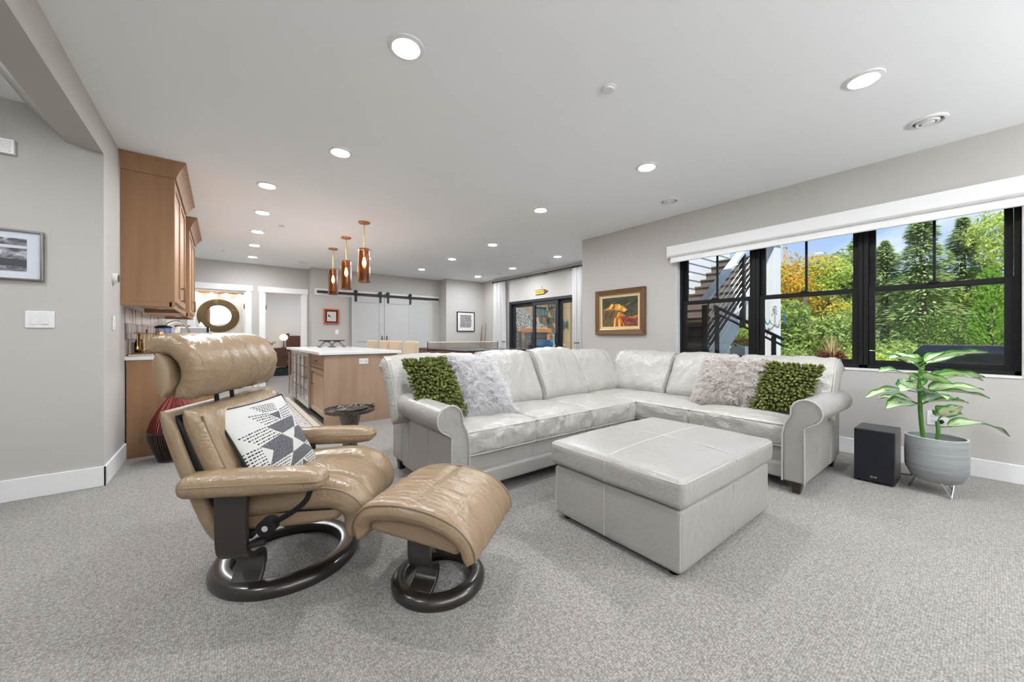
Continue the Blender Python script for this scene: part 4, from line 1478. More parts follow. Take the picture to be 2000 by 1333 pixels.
MB().lathe([(0.07, 0.275), (0.072, 0.29), (0.04, 0.305), (0.0, 0.307)], n=24).build('lid', M_black, t)
MB().lathe([(0.0, 0.012), (0.052, 0.013), (0.055, 0.06), (0.0, 0.062)], n=20).build('ice', mat('pale_blue_ice', (0.45, 0.60, 0.85), 0.2), t)
t = thing('faucet', (-0.52, 5.86, cz), 'curved chrome bar faucet arching over the counter', 'faucet')
MB().lathe([(0.026, 0.0), (0.026, 0.012), (0.015, 0.018), (0.015, 0.05)], n=16).build('base', M_chrome, t)
MB().tube(bez([(0, 0, 0.03), (0.0, 0, 0.26), (0.03, 0, 0.33), (0.10, 0, 0.36), (0.17, 0, 0.33), (0.21, 0, 0.25), (0.22, 0, 0.19)], 30), 0.012, 10).build('spout', M_chrome, t)
MB().tube([(0.22, 0, 0.195), (0.224, 0, 0.165)], 0.015, 10).build('spray_head', M_steel, t)
MB().tube([(0, 0.014, 0.06), (0.0, 0.06, 0.09)], 0.006, 8).build('lever', M_chrome, t)
t = thing('countertop_ice_maker', (-0.33, 6.75, cz), 'white countertop appliance with grey front beside the faucet', 'appliance')
MB().box((-0.17, -0.10, 0.0), (0.19, 0.30, 0.315)).build('body', M_plastic, t, smooth=0, bevel=0.008)
MB().box((-0.10, -0.112, 0.02), (0.165, -0.10, 0.30)).build('front', mat('grey_front', (0.30, 0.32, 0.34), 0.35), t, smooth=0, bevel=0.003)
MB().box((0.165, -0.115, 0.0), (0.192, -0.10, 0.315)).build('edge_strip', M_black, t, smooth=0)
t = thing('cutting_board', (-0.42, 6.82, cz + 0.316), 'orange-brown wooden board lying on the countertop appliance', 'board')
MB().cbox((0, 0, 0.011), (0.16, 0.22, 0.022)).build('board', mat('cherry_board', (0.40, 0.15, 0.05), 0.4, wood=((20, 2, 20), (0.30, 0.10, 0.03))), t, smooth=0, bevel=0.004)
MB().tube([(0, -0.11, 0.011), (0, -0.125, 0.011)], 0.008, 8).build('knob', M_brass, t)
t = thing('ceramic_bell', (-0.23, 6.80, cz + 0.316), 'small white cone-shaped ornament on the countertop appliance', 'ornament')
MB().lathe([(0.04, 0.0), (0.045, 0.008), (0.03, 0.03), (0.012, 0.06), (0.0, 0.075)], n=18).build('body', M_plastic, t)
MB().lathe([(0.048, 0.0), (0.048, 0.005), (0.0, 0.006)], n=18).build('saucer', M_iron, t)

# ================================================================== FLOOR VASE OF RODS
vs_ = thing('rod_floor_vase', (-0.335, 4.60, 0), 'bulbous floor vase of red copper and black rods beside the base cabinet', 'vase')
vp = [(0.118, 0.012), (0.150, 0.10), (0.185, 0.20), (0.188, 0.27), (0.165, 0.36), (0.115, 0.46), (0.065, 0.54), (0.045, 0.585), (0.045, 0.61)]
def vase_rod(nm, sub, m_):
    return MB().tube([(p.x, 0, p.y) for p in bez([(r_, z_, 0) for r_, z_ in sub], 14)], 0.0052, 5).build(nm, m_, vs_)
M_vr = mat('red_copper_rod', (0.15, 0.026, 0.018), 0.25, 0.6)
M_vb = mat('black_rod', (0.025, 0.015, 0.012), 0.35)
r0 = vase_rod('upper_rod', vp[3:], M_vr)
r1 = vase_rod('lower_rod', vp[:4], M_vb)
for i in range(1, 60):
    for o_ in (r0, r1):
        c = o_.copy(); COL.objects.link(c); c.parent = vs_
        c.rotation_euler = (0, 0, 2 * pi * i / 60 + rg.uniform(-.02, .02))
MB().torus([(0.186, 0.262), (0.196, 0.262), (0.196, 0.278), (0.186, 0.278)], n=40).build('belt', M_vb, vs_)
MB().lathe([(0.0, 0.0), (0.122, 0.0), (0.126, 0.008), (0.122, 0.018), (0.0, 0.018)], n=40).build('base', M_vb, vs_)
MB().lathe([(0.043, 0.585), (0.053, 0.59), (0.05, 0.625), (0.042, 0.63), (0.040, 0.59)], n=28).build('neck', M_copper, vs_)
MB().lathe([(r_ * 0.94, z_) for r_, z_ in vp], n=40, caps=False).build('liner', mat('dark_red_liner', (0.06, 0.012, 0.01), 0.6), vs_)

# ================================================================== ISLAND
IX0, IX1, IY0, IY1 = 1.0, 1.93, 5.07, 7.85
il = thing('kitchen_island', (IX0, IY0, 0), 'wood island with grey-brown end panel under the white quartz top', 'island')
lx, ly = IX1 - IX0, IY1 - IY0
MB().box((0, 0, 0), (lx, 0.02, 0.895)).build('end_panel', M_maple_grey, il, smooth=0, bevel=0.002)
MB().box((0.02, 0.02, 0.10), (lx, ly, 0.895)).build('body', M_maple_grey, il, smooth=0)
MB().box((0.07, 0.02, 0), (lx, ly, 0.10)).build('toe_kick', M_black, il, smooth=0)
M_isl = mat('island_maple', (0.46, 0.315, 0.20), 0.4, wood=((12, 12, 1.2), (0.38, 0.25, 0.15)))
shaker(il, 0.02, 0.025, 0.86, 0.11, 0.70, M_isl, out=-1, hand=(0.62, 0.56, (0, 0, 1), 0.16))
shaker(il, 0.02, 0.025, 0.86, 0.71, 0.885, M_isl, st=0.04, name='drawer', out=-1, hand=(0.44, 0.80, (0, 1, 0), 0.13))
def cooler(y0, y1):
    g = MB()
    g.box((-0.03, y0, 0.10), (0.02, y0 + 0.05, 0.885)).box((-0.03, y1 - 0.05, 0.10), (0.02, y1, 0.885)).box((-0.03, y0 + 0.05, 0.10), (0.02, y1 - 0.05, 0.17)).box((-0.03, y0 + 0.05, 0.835), (0.02, y1 - 0.05, 0.885))
    o = g.build('cooler_door', M_steel, il, smooth=0, bevel=0.003)
    MB().box((-0.018, y0 + 0.05, 0.17), (-0.010, y1 - 0.05, 0.835)).build('glass', mat('cooler_glass', (0.20, 0.135, 0.085), 0.06, coat=0.6), o, smooth=0)
    h_ = MB()
    h_.tube([(-0.03, y1 - 0.03, 0.2), (-0.07, y1 - 0.03, 0.2)], 0.007, 6).tube([(-0.07, y1 - 0.03, 0.13), (-0.07, y1 - 0.03, 0.86)], 0.011, 10).tube([(-0.03, y1 - 0.03, 0.79), (-0.07, y1 - 0.03, 0.79)], 0.007, 6)
    h_.build('handle', M_chrome, o)
    for z in (0.33, 0.5, 0.67):
        MB().box((-0.022, y0 + 0.055, z), (-0.012, y1 - 0.055, z + 0.012)).build('rack_edge', M_pull, o, smooth=0)
cooler(0.88, 1.66)
cooler(1.68, 2.46)
shaker(il, 0.02, 2.48, 2.77, 0.11, 0.885, M_isl, out=-1, hand=(2.54, 0.60, (0, 0, 1), 0.16))
# power outlet in the end panel
ou = MB().cbox((0.475, -0.004, 0.80), (0.115, 0.008, 0.072)).build('outlet_plate', M_plastic, il, smooth=0, bevel=0.002)
for dx in (-0.028, 0.028):
    k = MB().cbox((0.475 + dx, -0.009, 0.80), (0.036, 0.003, 0.032)).build('socket', mat('socket_grey', (0.62, 0.62, 0.62), 0.4), ou, smooth=0)
o = MB().box((0, 0, 0), (1.035, 2.90, 0.035)).build('island_top', M_quartz, None, smooth=0, bevel=0.003)
o.location = (0.935, 5.02, 0.8955)
tag(o, 'white quartz slab top of the kitchen island', 'countertop')

# scroll trivet stand
t = thing('iron_scroll_stand', (1.55, 7.2, 0.931), 'low black iron stand with scrolled feet on the white island', 'stand')
MB().cbox((0, 0, 0.118), (0.40, 0.16, 0.008)).build('top_plate', mat('dark_bronze', (0.06, 0.035, 0.02), 0.5, 0.5), t, smooth=0, bevel=0.002)
for sy_ in (-0.06, 0.06):
    MB().tube([(-0.2, sy_, 0.126), (0.2, sy_, 0.126)], 0.005, 6).build('rail', M_iron, t)
    for sx_ in (-1, 1):
        MB().tube(bez([(0.03 * sx_, sy_, 0.11), (0.10 * sx_, sy_, 0.105), (0.155 * sx_, sy_, 0.07), (0.18 * sx_, sy_, 0.02), (0.205 * sx_, sy_, 0.006), (0.222 * sx_, sy_, 0.02), (0.212 * sx_, sy_, 0.034)], 20), 0.0045, 6).build('scroll_foot', M_iron, t)
        MB().tube(bez([(0.13 * sx_, sy_, 0.112), (0.05 * sx_, sy_, 0.095), (0.01 * sx_, sy_, 0.05), (-0.015 * sx_, sy_, 0.01), (-0.045 * sx_, sy_, 0.008), (-0.05 * sx_, sy_, 0.03)], 20), 0.0045, 6).build('scroll_brace', M_iron, t)

# stools behind the island
M_linen = mat('beige_linen', (0.60, 0.49, 0.35), 0.85, bump=('noise', 220, 0.3, 0.003))
def stool_proto():
    t = thing('counter_stool', (0, 0, 0), 'x', 'stool', group='beige counter stools behind the island')
    cushion(0.22, 0.22, 0.05, 0.03, 0.015, 14).xf(Matrix.Translation((0, 0, 0.62))).build('seat', M_linen, t, smooth=60, weld=True)
    mb = cushion(0.045, 0.225, 0.21, 0.03, 0.0, 14)
    mb.v = [(x + 0.06 * (z + 0.2), y, z) for x, y, z in mb.v]
    mb.xf(Matrix.Translation((0.21, 0, 0.84))).build('backrest', M_linen, t, smooth=60, weld=True)
    for sx_ in (-1, 1):
        for sy_ in (-1, 1):
            MB().prism([(-0.02, -0.02), (0.02, -0.02), (0.02, 0.02), (-0.02, 0.02)], 'z', 0, 0.58).xf(Matrix.Translation((sx_ * 0.19, sy_ * 0.19, 0))).build('leg', M_espresso, t, smooth=0)
    for sy_ in (-1, 1):
        MB().box((-0.18, sy_ * 0.19 - 0.01, 0.2), (0.18, sy_ * 0.19 + 0.01, 0.23)).build('stretcher', M_espresso, t, smooth=0)
    return t
sp = stool_proto()
for i, (y, lab) in enumerate(((5.86, 'beige counter stool at the near end of the island, nearest the sofa'), (6.55, 'second beige counter stool from the sofa behind the island'), (7.12, 'third beige counter stool from the sofa behind the island'), (7.9, 'farthest beige counter stool behind the island'))):
    o = sp if i == 0 else copy_tree(sp)
    o.location = (2.24, y, 0)
    o['label'] = lab

# runner rug
def rug_mat():
    m = mat('runner_weave', (0.62, 0.58, 0.50), 0.95, spec=0.1)
    n = m.node_tree
    b = n.nodes['Principled BSDF']
    t_ = n.nodes.new('ShaderNodeTexCoord')
    w1 = n.nodes.new('ShaderNodeTexWave')
    w1.bands_direction = 'Y'
    w1.inputs['Scale'].default_value = 4.5
    w1.inputs['Distortion'].default_value = 6
    w1.inputs['Detail'].default_value = 1
    w1.inputs['Detail Scale'].default_value = 2.5
    r = n.nodes.new('ShaderNodeValToRGB')
    r.color_ramp.elements[0].position = 0.10
    r.color_ramp.elements[0].color = (0.16, 0.15, 0.15, 1)
    r.color_ramp.elements[1].position = 0.22
    r.color_ramp.elements[1].color = (0.60, 0.575, 0.53, 1)
    n.links.new(t_.outputs['Object'], w1.inputs['Vector'])
    n.links.new(w1.outputs['Fac'], r.inputs[0])
    n.links.new(r.outputs[0], b.inputs['Base Color'])
    return m
t = thing('runner_rug', (0.62, 6.5, 0.0), 'cream runner rug with dark zigzag lines in front of the island coolers', 'rug')
MB().box((-0.27, -1.35, 0.001), (0.27, 1.35, 0.009)).build('field', rug_mat(), t, smooth=0)
M_rb = mat('rug_border', (0.58, 0.52, 0.42), 0.95)
M_rl = mat('rug_line', (0.10, 0.09, 0.09), 0.95)
for s_ in (-1, 1):
    MB().box((s_ * 0.27, -1.42, 0.001), (s_ * 0.35, 1.42, 0.009)).build('border', M_rb, t, smooth=0)
    MB().box((s_ * 0.27, -1.35, 0.009), (s_ * 0.278, 1.35, 0.0098)).build('border_line', M_rl, t, smooth=0)
    MB().box((-0.27, s_ * 1.35, 0.001), (0.27, s_ * 1.42, 0.009)).build('end_border', M_rb, t, smooth=0)
# ================================================================== WALL PICTURES, SWITCHES, SPEAKER
def frame4(hw, hh, bw, d_, y0=0.0):
    """picture frame in the x-z plane, front towards -y"""
    g = MB()
    g.box((-hw, y0, -hh), (-hw + bw, y0 - d_, hh)).box((hw - bw, y0, -hh), (hw, y0 - d_, hh))
    g.box((-hw + bw, y0, -hh), (hw - bw, y0 - d_, -hh + bw)).box((-hw + bw, y0, hh - bw), (hw - bw, y0 - d_, hh))
    return g

def art(name, cols, scale, dist=2.0, kind='noise', stretch=(1, 1, 1), lo=0.3, hi=0.7, detail=4):
    m = mat(name, cols[0], 0.55)
    n = m.node_tree
    b = n.nodes['Principled BSDF']
    t_ = n.nodes.new('ShaderNodeTexCoord')
    mp = n.nodes.new('ShaderNodeMapping')
    mp.inputs['Scale'].default_value = stretch
    if kind == 'noise':
        x = n.nodes.new('ShaderNodeTexNoise')
        x.inputs['Distortion'].default_value = dist
        x.inputs['Detail'].default_value = detail
        o_ = x.outputs['Fac']
    else:
        x = n.nodes.new('ShaderNodeTexVoronoi')
        o_ = x.outputs['Color']
    x.inputs['Scale'].default_value = scale
    r = n.nodes.new('ShaderNodeValToRGB')
    k = len(cols)
    r.color_ramp.elements[0].position = lo
    r.color_ramp.elements[0].color = (*cols[0], 1)
    r.color_ramp.elements[1].position = hi
    r.color_ramp.elements[1].color = (*cols[-1], 1)
    for i in range(1, k - 1):
        e = r.color_ramp.elements.new(lo + (hi - lo) * i / (k - 1))
        e.color = (*cols[i], 1)
    n.links.new(t_.outputs['Object'], mp.inputs[0])
    n.links.new(mp.outputs[0], x.inputs['Vector'])
    n.links.new(o_, r.inputs[0])
    n.links.new(r.outputs[0], b.inputs['Base Color'])
    return m

# black and white photograph on the stair wall (right part in view)
t = thing('framed_photograph', (-1.285, 4.099, 1.683), 'black and white photograph of a bar counter in a dark silver frame, left wall', 'picture')
frame4(0.300, 0.172, 0.014, 0.032).build('frame', mat('gunmetal', (0.22, 0.21, 0.20), 0.3, 0.9), t, smooth=0, bevel=0.002)
MB().box((-0.286, -0.004, -0.158), (0.286, -0.016, 0.158)).build('mat_board', mat('cool_mat', (0.66, 0.69, 0.76), 0.7), t, smooth=0)
ph = MB().box((-0.225, -0.016, -0.112), (0.225, -0.018, 0.112)).build('photo', art('bar_photo', [(0.02, 0.02, 0.025), (0.10, 0.10, 0.12), (0.30, 0.31, 0.34), (0.6, 0.61, 0.64)], 14, 1.0, stretch=(1, 1, 1.8)), t, smooth=0)
M_ph1 = mat('photo_dark', (0.05, 0.052, 0.062), 0.6)
M_ph2 = mat('photo_light', (0.58, 0.59, 0.62), 0.6)
MB().prism([(-0.225, -0.01), (0.225, -0.032), (0.225, -0.080), (-0.225, -0.075)], 'y', -0.0186, -0.018).build('photo_counter', M_ph1, ph, smooth=0)
MB().prism([(-0.225, 0.055), (0.05, 0.066), (0.225, 0.064), (0.225, 0.045), (0.05, 0.042), (-0.225, 0.03)], 'y', -0.0186, -0.018).build('photo_canopy', M_ph2, ph, smooth=0)
MB().prism([(-0.225, -0.085), (0.10, -0.10), (0.0, -0.112), (-0.225, -0.112)], 'y', -0.0186, -0.018).build('photo_floor', M_ph2, ph, smooth=0)

def plate(loc, w_, h_, n_, face, lab):
    """wall plate with n rockers; face: '-y' or 'x'"""
    t = thing('light_switch', loc, lab, 'switch')
    if face == 'x':
        t.rotation_euler = (0, 0, pi / 2)
    elif face == '-x':
        t.rotation_euler = (0, 0, -pi / 2)
    MB().box((-w_ / 2, 0, -h_ / 2), (w_ / 2, -0.007, h_ / 2)).build('plate', M_plastic, t, smooth=0, bevel=0.003)
    for i in range(n_):
        x = (i - (n_ - 1) / 2) * 0.046
        MB().prism([(-0.007, -0.033), (-0.0125, -0.033), (-0.0085, 0.033), (-0.007, 0.033)], 'x', x - 0.0165, x + 0.0165).build('rocker', mat('rocker_white', (0.74, 0.74, 0.73), 0.4), t, smooth=0, bevel=0.001)
    return t
plate((-1.005, 4.099, 1.243), 0.134, 0.118, 2, '-y', 'white double rocker switch plate below the framed photograph')
plate((-0.699, 4.40, 1.235), 0.075, 0.118, 1, 'x', 'white single switch plate below the round thermostat')
plate((2.198, 9.699, 1.235), 0.075, 0.118, 1, '-y', 'white single switch plate below the orange-framed print')
t = thing('thermostat', (-0.699, 4.40, 1.60), 'small round white thermostat on the wall beside the maple cabinet', 'thermostat')
Mx = Matrix.Rotation(pi / 2, 4, 'Y')
MB().lathe([(0.0, 0.0), (0.042, 0.0), (0.042, 0.012), (0.040, 0.03), (0.0, 0.031)], n=28).xf(Mx).build('body', M_plastic, t)
MB().lathe([(0.0, 0.0325), (0.032, 0.0325), (0.034, 0.030)], n=28).xf(Mx).build('dial', mat('thermo_dark', (0.03, 0.03, 0.035), 0.2), t)
t = thing('door_chime', (-1.185, 4.099, 2.41), 'white ribbed door chime box high on the left wall', 'door chime')
MB().box((-0.09, 0, -0.05), (0.075, -0.03, 0.05)).build('housing', M_plastic, t, smooth=0, bevel=0.005)
for i in range(6):
    MB().box((-0.085, -0.03, -0.034 + i * 0.0125), (0.06, -0.036, -0.028 + i * 0.0125)).build('rib', M_plastic, t, smooth=0)

# oil painting between corner and window
t = thing('framed_painting', (XW - 0.001, 3.447, 1.50), 'desert cliff painting in a broad brown wooden frame beside the windows', 'painting')
t.rotation_euler = (0, 0, -pi / 2)       # front faces -X
fr = MB()
HW, HH = 0.442, 0.345
def ringf(o_, i_, yo, yi):
    g = MB()
    ow, oh = o_
    iw, ih = i_
    vs = []
    for (w_, h_, y_) in ((ow, oh, 0.0), (ow, oh, -yo), (iw, ih, -yi), (iw, ih, 0.0)):
        vs += [(-w_, y_, -h_), (w_, y_, -h_), (w_, y_, h_), (-w_, y_, h_)]
    fs = []
    for k in range(4):
        k2 = (k + 1) % 4
        for j in range(4):
            j2 = (j + 1) % 4
            fs.append((k * 4 + j, k * 4 + j2, k2 * 4 + j2, k2 * 4 + j))
    return g.add(vs, fs)
M_fr = mat('aged_oak_frame', (0.17, 0.085, 0.035), 0.45, wood=((30, 30, 30), (0.10, 0.05, 0.022)))
ringf((HW, HH), (HW - 0.075, HH - 0.075), 0.045, 0.028).build('outer_frame', M_fr, t, smooth=0, bevel=0.003)
ringf((HW - 0.073, HH - 0.073), (HW - 0.09, HH - 0.09), 0.034, 0.026).build('gilt_fillet', mat('gilt', (0.50, 0.30, 0.08), 0.35, 0.6), t, smooth=0)
ringf((HW - 0.088, HH - 0.088), (HW - 0.122, HH - 0.122), 0.024, 0.018).build('linen_liner', mat('linen_liner', (0.62, 0.52, 0.33), 0.8), t, smooth=0)
iw, ih = HW - 0.12, HH - 0.12
cv = MB().box((-iw, -0.004, -ih), (iw, -0.014, ih)).build('canvas', art('painted_dark', [(0.012, 0.013, 0.007), (0.045, 0.045, 0.02), (0.09, 0.075, 0.03)], 5, 2, stretch=(1, 1, 2)), t, smooth=0)
def px(u, v):       # painting picture coordinates 0..1 from top left
    return (-iw + 2 * iw * u, ih - 2 * ih * v)
def blob(pts, nm, m_, d_):
    MB().prism([px(*p) for p in pts], 'y', -0.0145 - d_, -0.014).build(nm, m_, cv, smooth=0)
M_p1 = art('paint_gold', [(0.30, 0.10, 0.01), (0.62, 0.27, 0.02), (0.75, 0.42, 0.06)], 9, 3, stretch=(3, 1, 1))
M_p2 = art('paint_orange', [(0.30, 0.06, 0.01), (0.60, 0.17, 0.01), (0.72, 0.30, 0.03)], 9, 3, stretch=(5, 1, 0.6))
M_p3 = art('paint_rust', [(0.07, 0.015, 0.015), (0.20, 0.04, 0.02), (0.42, 0.12, 0.03)], 8, 3)
M_p4 = art('paint_olive', [(0.03, 0.028, 0.012), (0.13, 0.09, 0.025), (0.22, 0.15, 0.04)], 6, 2, stretch=(4, 1, 1))
blob([(0.0, 0.42), (0.18, 0.30), (0.30, 0.38), (0.48, 0.40), (0.46, 0.58), (0.34, 0.72), (0.30, 1.0), (0.0, 1.0)], 'paint_slope', M_p4, 0.0002)
blob([(0.04, 0.42), (0.16, 0.36), (0.28, 0.20), (0.34, 0.24), (0.48, 0.22), (0.56, 0.30), (0.66, 0.36), (0.72, 0.45), (0.62, 0.52), (0.52, 0.46), (0.40, 0.44), (0.26, 0.40), (0.14, 0.42)], 'paint_ridge', M_p1, 0.0004)
blob([(0.48, 0.26), (0.62, 0.28), (0.78, 0.20), (0.80, 0.24), (0.64, 0.34)], 'paint_mesa', M_p4, 0.0003)
blob([(0.40, 0.66), (0.50, 0.48), (0.66, 0.62), (0.80, 0.70), (1.0, 0.62), (1.0, 1.0), (0.62, 1.0)], 'paint_rock', M_p3, 0.0004)
blob([(0.34, 0.70), (0.44, 0.64), (0.54, 0.72), (0.62, 0.92), (0.66, 1.0), (0.32, 1.0)], 'paint_cliff', M_p2, 0.0006)
blob([(0.40, 0.66), (0.50, 0.48), (0.60, 0.58), (0.66, 0.64), (0.52, 0.66)], 'paint_peak', M_p2, 0.0006)
M_p5 = mat('paint_ochre', (0.80, 0.50, 0.10), 0.6)
M_p6 = mat('paint_umber', (0.10, 0.035, 0.012), 0.6)
for q in ([(0.28, 0.20), (0.33, 0.26), (0.22, 0.40), (0.20, 0.36)], [(0.48, 0.23), (0.55, 0.31), (0.50, 0.42), (0.45, 0.36)], [(0.60, 0.36), (0.70, 0.45), (0.63, 0.50), (0.60, 0.43)], [(0.47, 0.52), (0.50, 0.49), (0.47, 0.64), (0.43, 0.66)], [(0.36, 0.72), (0.39, 0.70), (0.37, 1.0), (0.34, 1.0)], [(0.47, 0.74), (0.50, 0.76), (0.52, 1.0), (0.48, 1.0)]):
    blob(q, 'paint_light_stroke', M_p5, 0.0009)
for q in ([(0.34, 0.25), (0.38, 0.28), (0.34, 0.41), (0.31, 0.39)], [(0.42, 0.72), (0.44, 0.72), (0.44, 1.0), (0.41, 1.0)], [(0.55, 0.82), (0.57, 0.84), (0.60, 1.0), (0.56, 1.0)], [(0.60, 0.74), (0.80, 0.78), (0.98, 0.90), (0.70, 0.82)], [(0.10, 0.50), (0.22, 0.46), (0.14, 0.66), (0.06, 0.72)], [(0.24, 0.52), (0.34, 0.46), (0.28, 0.66), (0.20, 0.72)]):
    blob(q, 'paint_dark_stroke', M_p6, 0.0009)
for q in ([(0.74, 0.70), (0.80, 0.66), (0.84, 0.70), (0.90, 0.66), (1.0, 0.62), (1.0, 0.67), (0.86, 0.74)],):
    blob(q, 'paint_rim_light', M_p2, 0.0009)

# orange framed print beside the barn doors
t = thing('orange_framed_print', (2.075, 9.699, 1.606), 'small print in an orange-red frame with dark mat beside the barn doors', 'picture')
frame4(0.17, 0.185, 0.032, 0.03).build('frame', mat('orange_frame', (0.52, 0.085, 0.02), 0.35), t, smooth=0, bevel=0.003)
MB().box((-0.138, -0.003, -0.153), (0.138, -0.014, 0.153)).build('mat_board', mat('charcoal_mat', (0.028, 0.022, 0.03), 0.8), t, smooth=0)
pp = MB().box((-0.10, -0.014, -0.115), (0.10, -0.016, 0.115)).build('print', mat('cream_paper', (0.62, 0.58, 0.50), 0.8), t, smooth=0)
M_ink = mat('ink', (0.03, 0.03, 0.03), 0.8)
for i in range(7):
    MB().box((-0.02, -0.016, 0.07 - i * 0.022), (0.085, -0.0164, 0.073 - i * 0.022)).build('text_line', mat('grey_ink', (0.35, 0.33, 0.29), 0.8), pp, smooth=0)
MB().prism([(-0.085, 0.02), (-0.065, 0.05), (-0.045, 0.03), (-0.02, 0.0), (-0.03, -0.02), (-0.07, 0.0)], 'y', -0.0166, -0.016).build('sketch', M_ink, pp, smooth=0)

# black framed poster in the alcove
t = thing('framed_word_print', (5.553, 9.289, 1.555), 'black framed print of dark lettering on a white mat in the alcove', 'picture')
frame4(0.292, 0.282, 0.020, 0.03).build('frame', M_black, t, smooth=0, bevel=0.002)
mbd = MB().box((-0.272, -0.003, -0.262), (0.272, -0.014, 0.262)).build('mat_board', mat('white_mat', (0.74, 0.73, 0.72), 0.8), t, smooth=0)
rg2 = random.Random(9)
for r_ in range(11):
    z = 0.178 - r_ * 0.033
    x = -0.185
    while x < 0.175:
        w_ = min(rg2.uniform(0.02, 0.07), 0.188 - x)
        MB().box((x, -0.014, z - 0.012), (x + w_, -0.0146, z + 0.012)).build('letter_block', M_ink, mbd, smooth=0)
        x += w_ + 0.009

# subwoofer speaker
t = thing('speaker', (4.075, 0.537, 0), 'black box loudspeaker on the carpet between sofa and plant', 'speaker')
MB().box((-0.135, -0.114, 0.012), (0.155, 0.114, 0.405)).build('cabinet', mat('black_vinyl', (0.035, 0.037, 0.042), 0.32, wood=((2, 30, 30), (0.05, 0.052, 0.06))), t, smooth=0, bevel=0.004)
gr = MB().box((-0.155, -0.112, 0.014), (-0.136, 0.112, 0.402)).build('grille', mat('speaker_cloth', (0.006, 0.007, 0.012), 0.9, bump=('noise', 700, 0.4, 0.002)), t, smooth=0, bevel=0.005)
M_logo = mat('logo_white', (0.8, 0.8, 0.8), 0.3)
lg = MB().torus([(0.0052, 0.0), (0.0068, 0.0), (0.0068, 0.001), (0.0052, 0.001)], n=20).xf(Matrix.Translation((-0.156, 0.012, 0.05)) @ Matrix.Rotation(-pi / 2, 4, 'Y'))
lg.build('logo_ring', M_logo, gr)
def letters(txt, size, m_, parent, M):
    cu = bpy.data.curves.new('lettering', 'FONT')
    cu.body = txt
    cu.size = size
    cu.extrude = 0.0006
    cu.align_x = 'CENTER'
    cu.align_y = 'CENTER'
    o = bpy.data.objects.new('lettering', cu)
    me = bpy.data.meshes.new_from_object(o)
    bpy.data.objects.remove(o)
    o = bpy.data.objects.new('lettering', me)
    me.materials.append(m_)
    COL.objects.link(o)
    o.parent = parent
    o.matrix_local = M
    return o
# text plane: local x -> -Y (to the right as seen from the room), y -> Z
MT = Matrix(((0, 0, -1, 0), (-1, 0, 0, 0), (0, 1, 0, 0), (0, 0, 0, 1)))
letters('LG', 0.016, M_logo, gr, Matrix.Translation((-0.1565, -0.008, 0.05)) @ MT)
for sx_ in (-0.11, 0.13):
    for sy_ in (-0.09, 0.09):
        MB().lathe([(0.012, 0.0), (0.014, 0.013)], (sx_, sy_, 0), 10).build('foot', M_black, t)
MB().tube(bez([(0.16, -0.02, 0.06), (0.24, -0.10, 0.02), (0.30, -0.16, 0.01), (0.45, -0.24, 0.01), (0.58, -0.27, 0.02), (0.66, -0.272, 0.20), (0.672, -0.272, 0.37)], 40), 0.004, 6).build('cord', M_black, t)

# wall outlet behind the plant
t = thing('wall_outlet', (XW - 0.001, 0.262, 0.43), 'white wall outlet with a black plug behind the potted plant', 'outlet')
t.rotation_euler = (0, 0, -pi / 2)
MB().box((-0.06, 0, -0.06), (0.06, -0.006, 0.06)).build('plate', M_plastic, t, smooth=0, bevel=0.002)
for z in (0.022, -0.022):
    MB().box((-0.040, -0.006, z - 0.014), (-0.006, -0.008, z + 0.014)).build('socket', mat('socket_grey', (0.62, 0.62, 0.62), 0.4), t, smooth=0)
MB().lathe([(0.0, 0.0), (0.017, 0.0), (0.015, 0.03), (0.006, 0.036)], n=14).xf(Matrix.Translation((0.02, -0.006, -0.022)) @ Matrix.Rotation(pi / 2, 4, 'X')).build('plug', M_black, t)

# ================================================================== POTTED PLANT
M_pot = mat('zinc_grey_pot', (0.23, 0.25, 0.255), 0.55, wood=((2, 2, 60), (0.33, 0.345, 0.345)))
pt = thing('plant_pot', (4.075, 0.232, 0), 'round grey pot on angled metal hairpin legs beside the speaker', 'plant pot')
MB().lathe([(0.0, 0.085), (0.10, 0.085), (0.125, 0.10), (0.150, 0.155), (0.157, 0.175), (0.159, 0.27), (0.157, 0.385), (0.155, 0.40), (0.146, 0.40), (0.146, 0.36), (0.13, 0.33), (0.0, 0.325)], n=48).build('pot', M_pot, pt, smooth=50)
MB().torus([(0.1455, 0.398), (0.156, 0.398), (0.1575, 0.4015), (0.1455, 0.4025)], n=48).build('rim', mat('pale_rim', (0.62, 0.64, 0.63), 0.5), pt)
MB().lathe([(0.0, 0.326), (0.132, 0.328)], n=30, caps=False).build('soil', mat('teal_lining', (0.16, 0.22, 0.215), 0.7), pt)
for a in (R(95), R(215), R(325)):
    c_, s_ = cos(a), sin(a)
    foot = V((0.135 * c_, 0.135 * s_, 0.003))
    for da in (-0.35, 0.35):
        top = V((0.108 * cos(a + da), 0.108 * sin(a + da), 0.10))
        MB().tube([foot, top], 0.0055, 8).build('hairpin_leg', M_steel, pt)

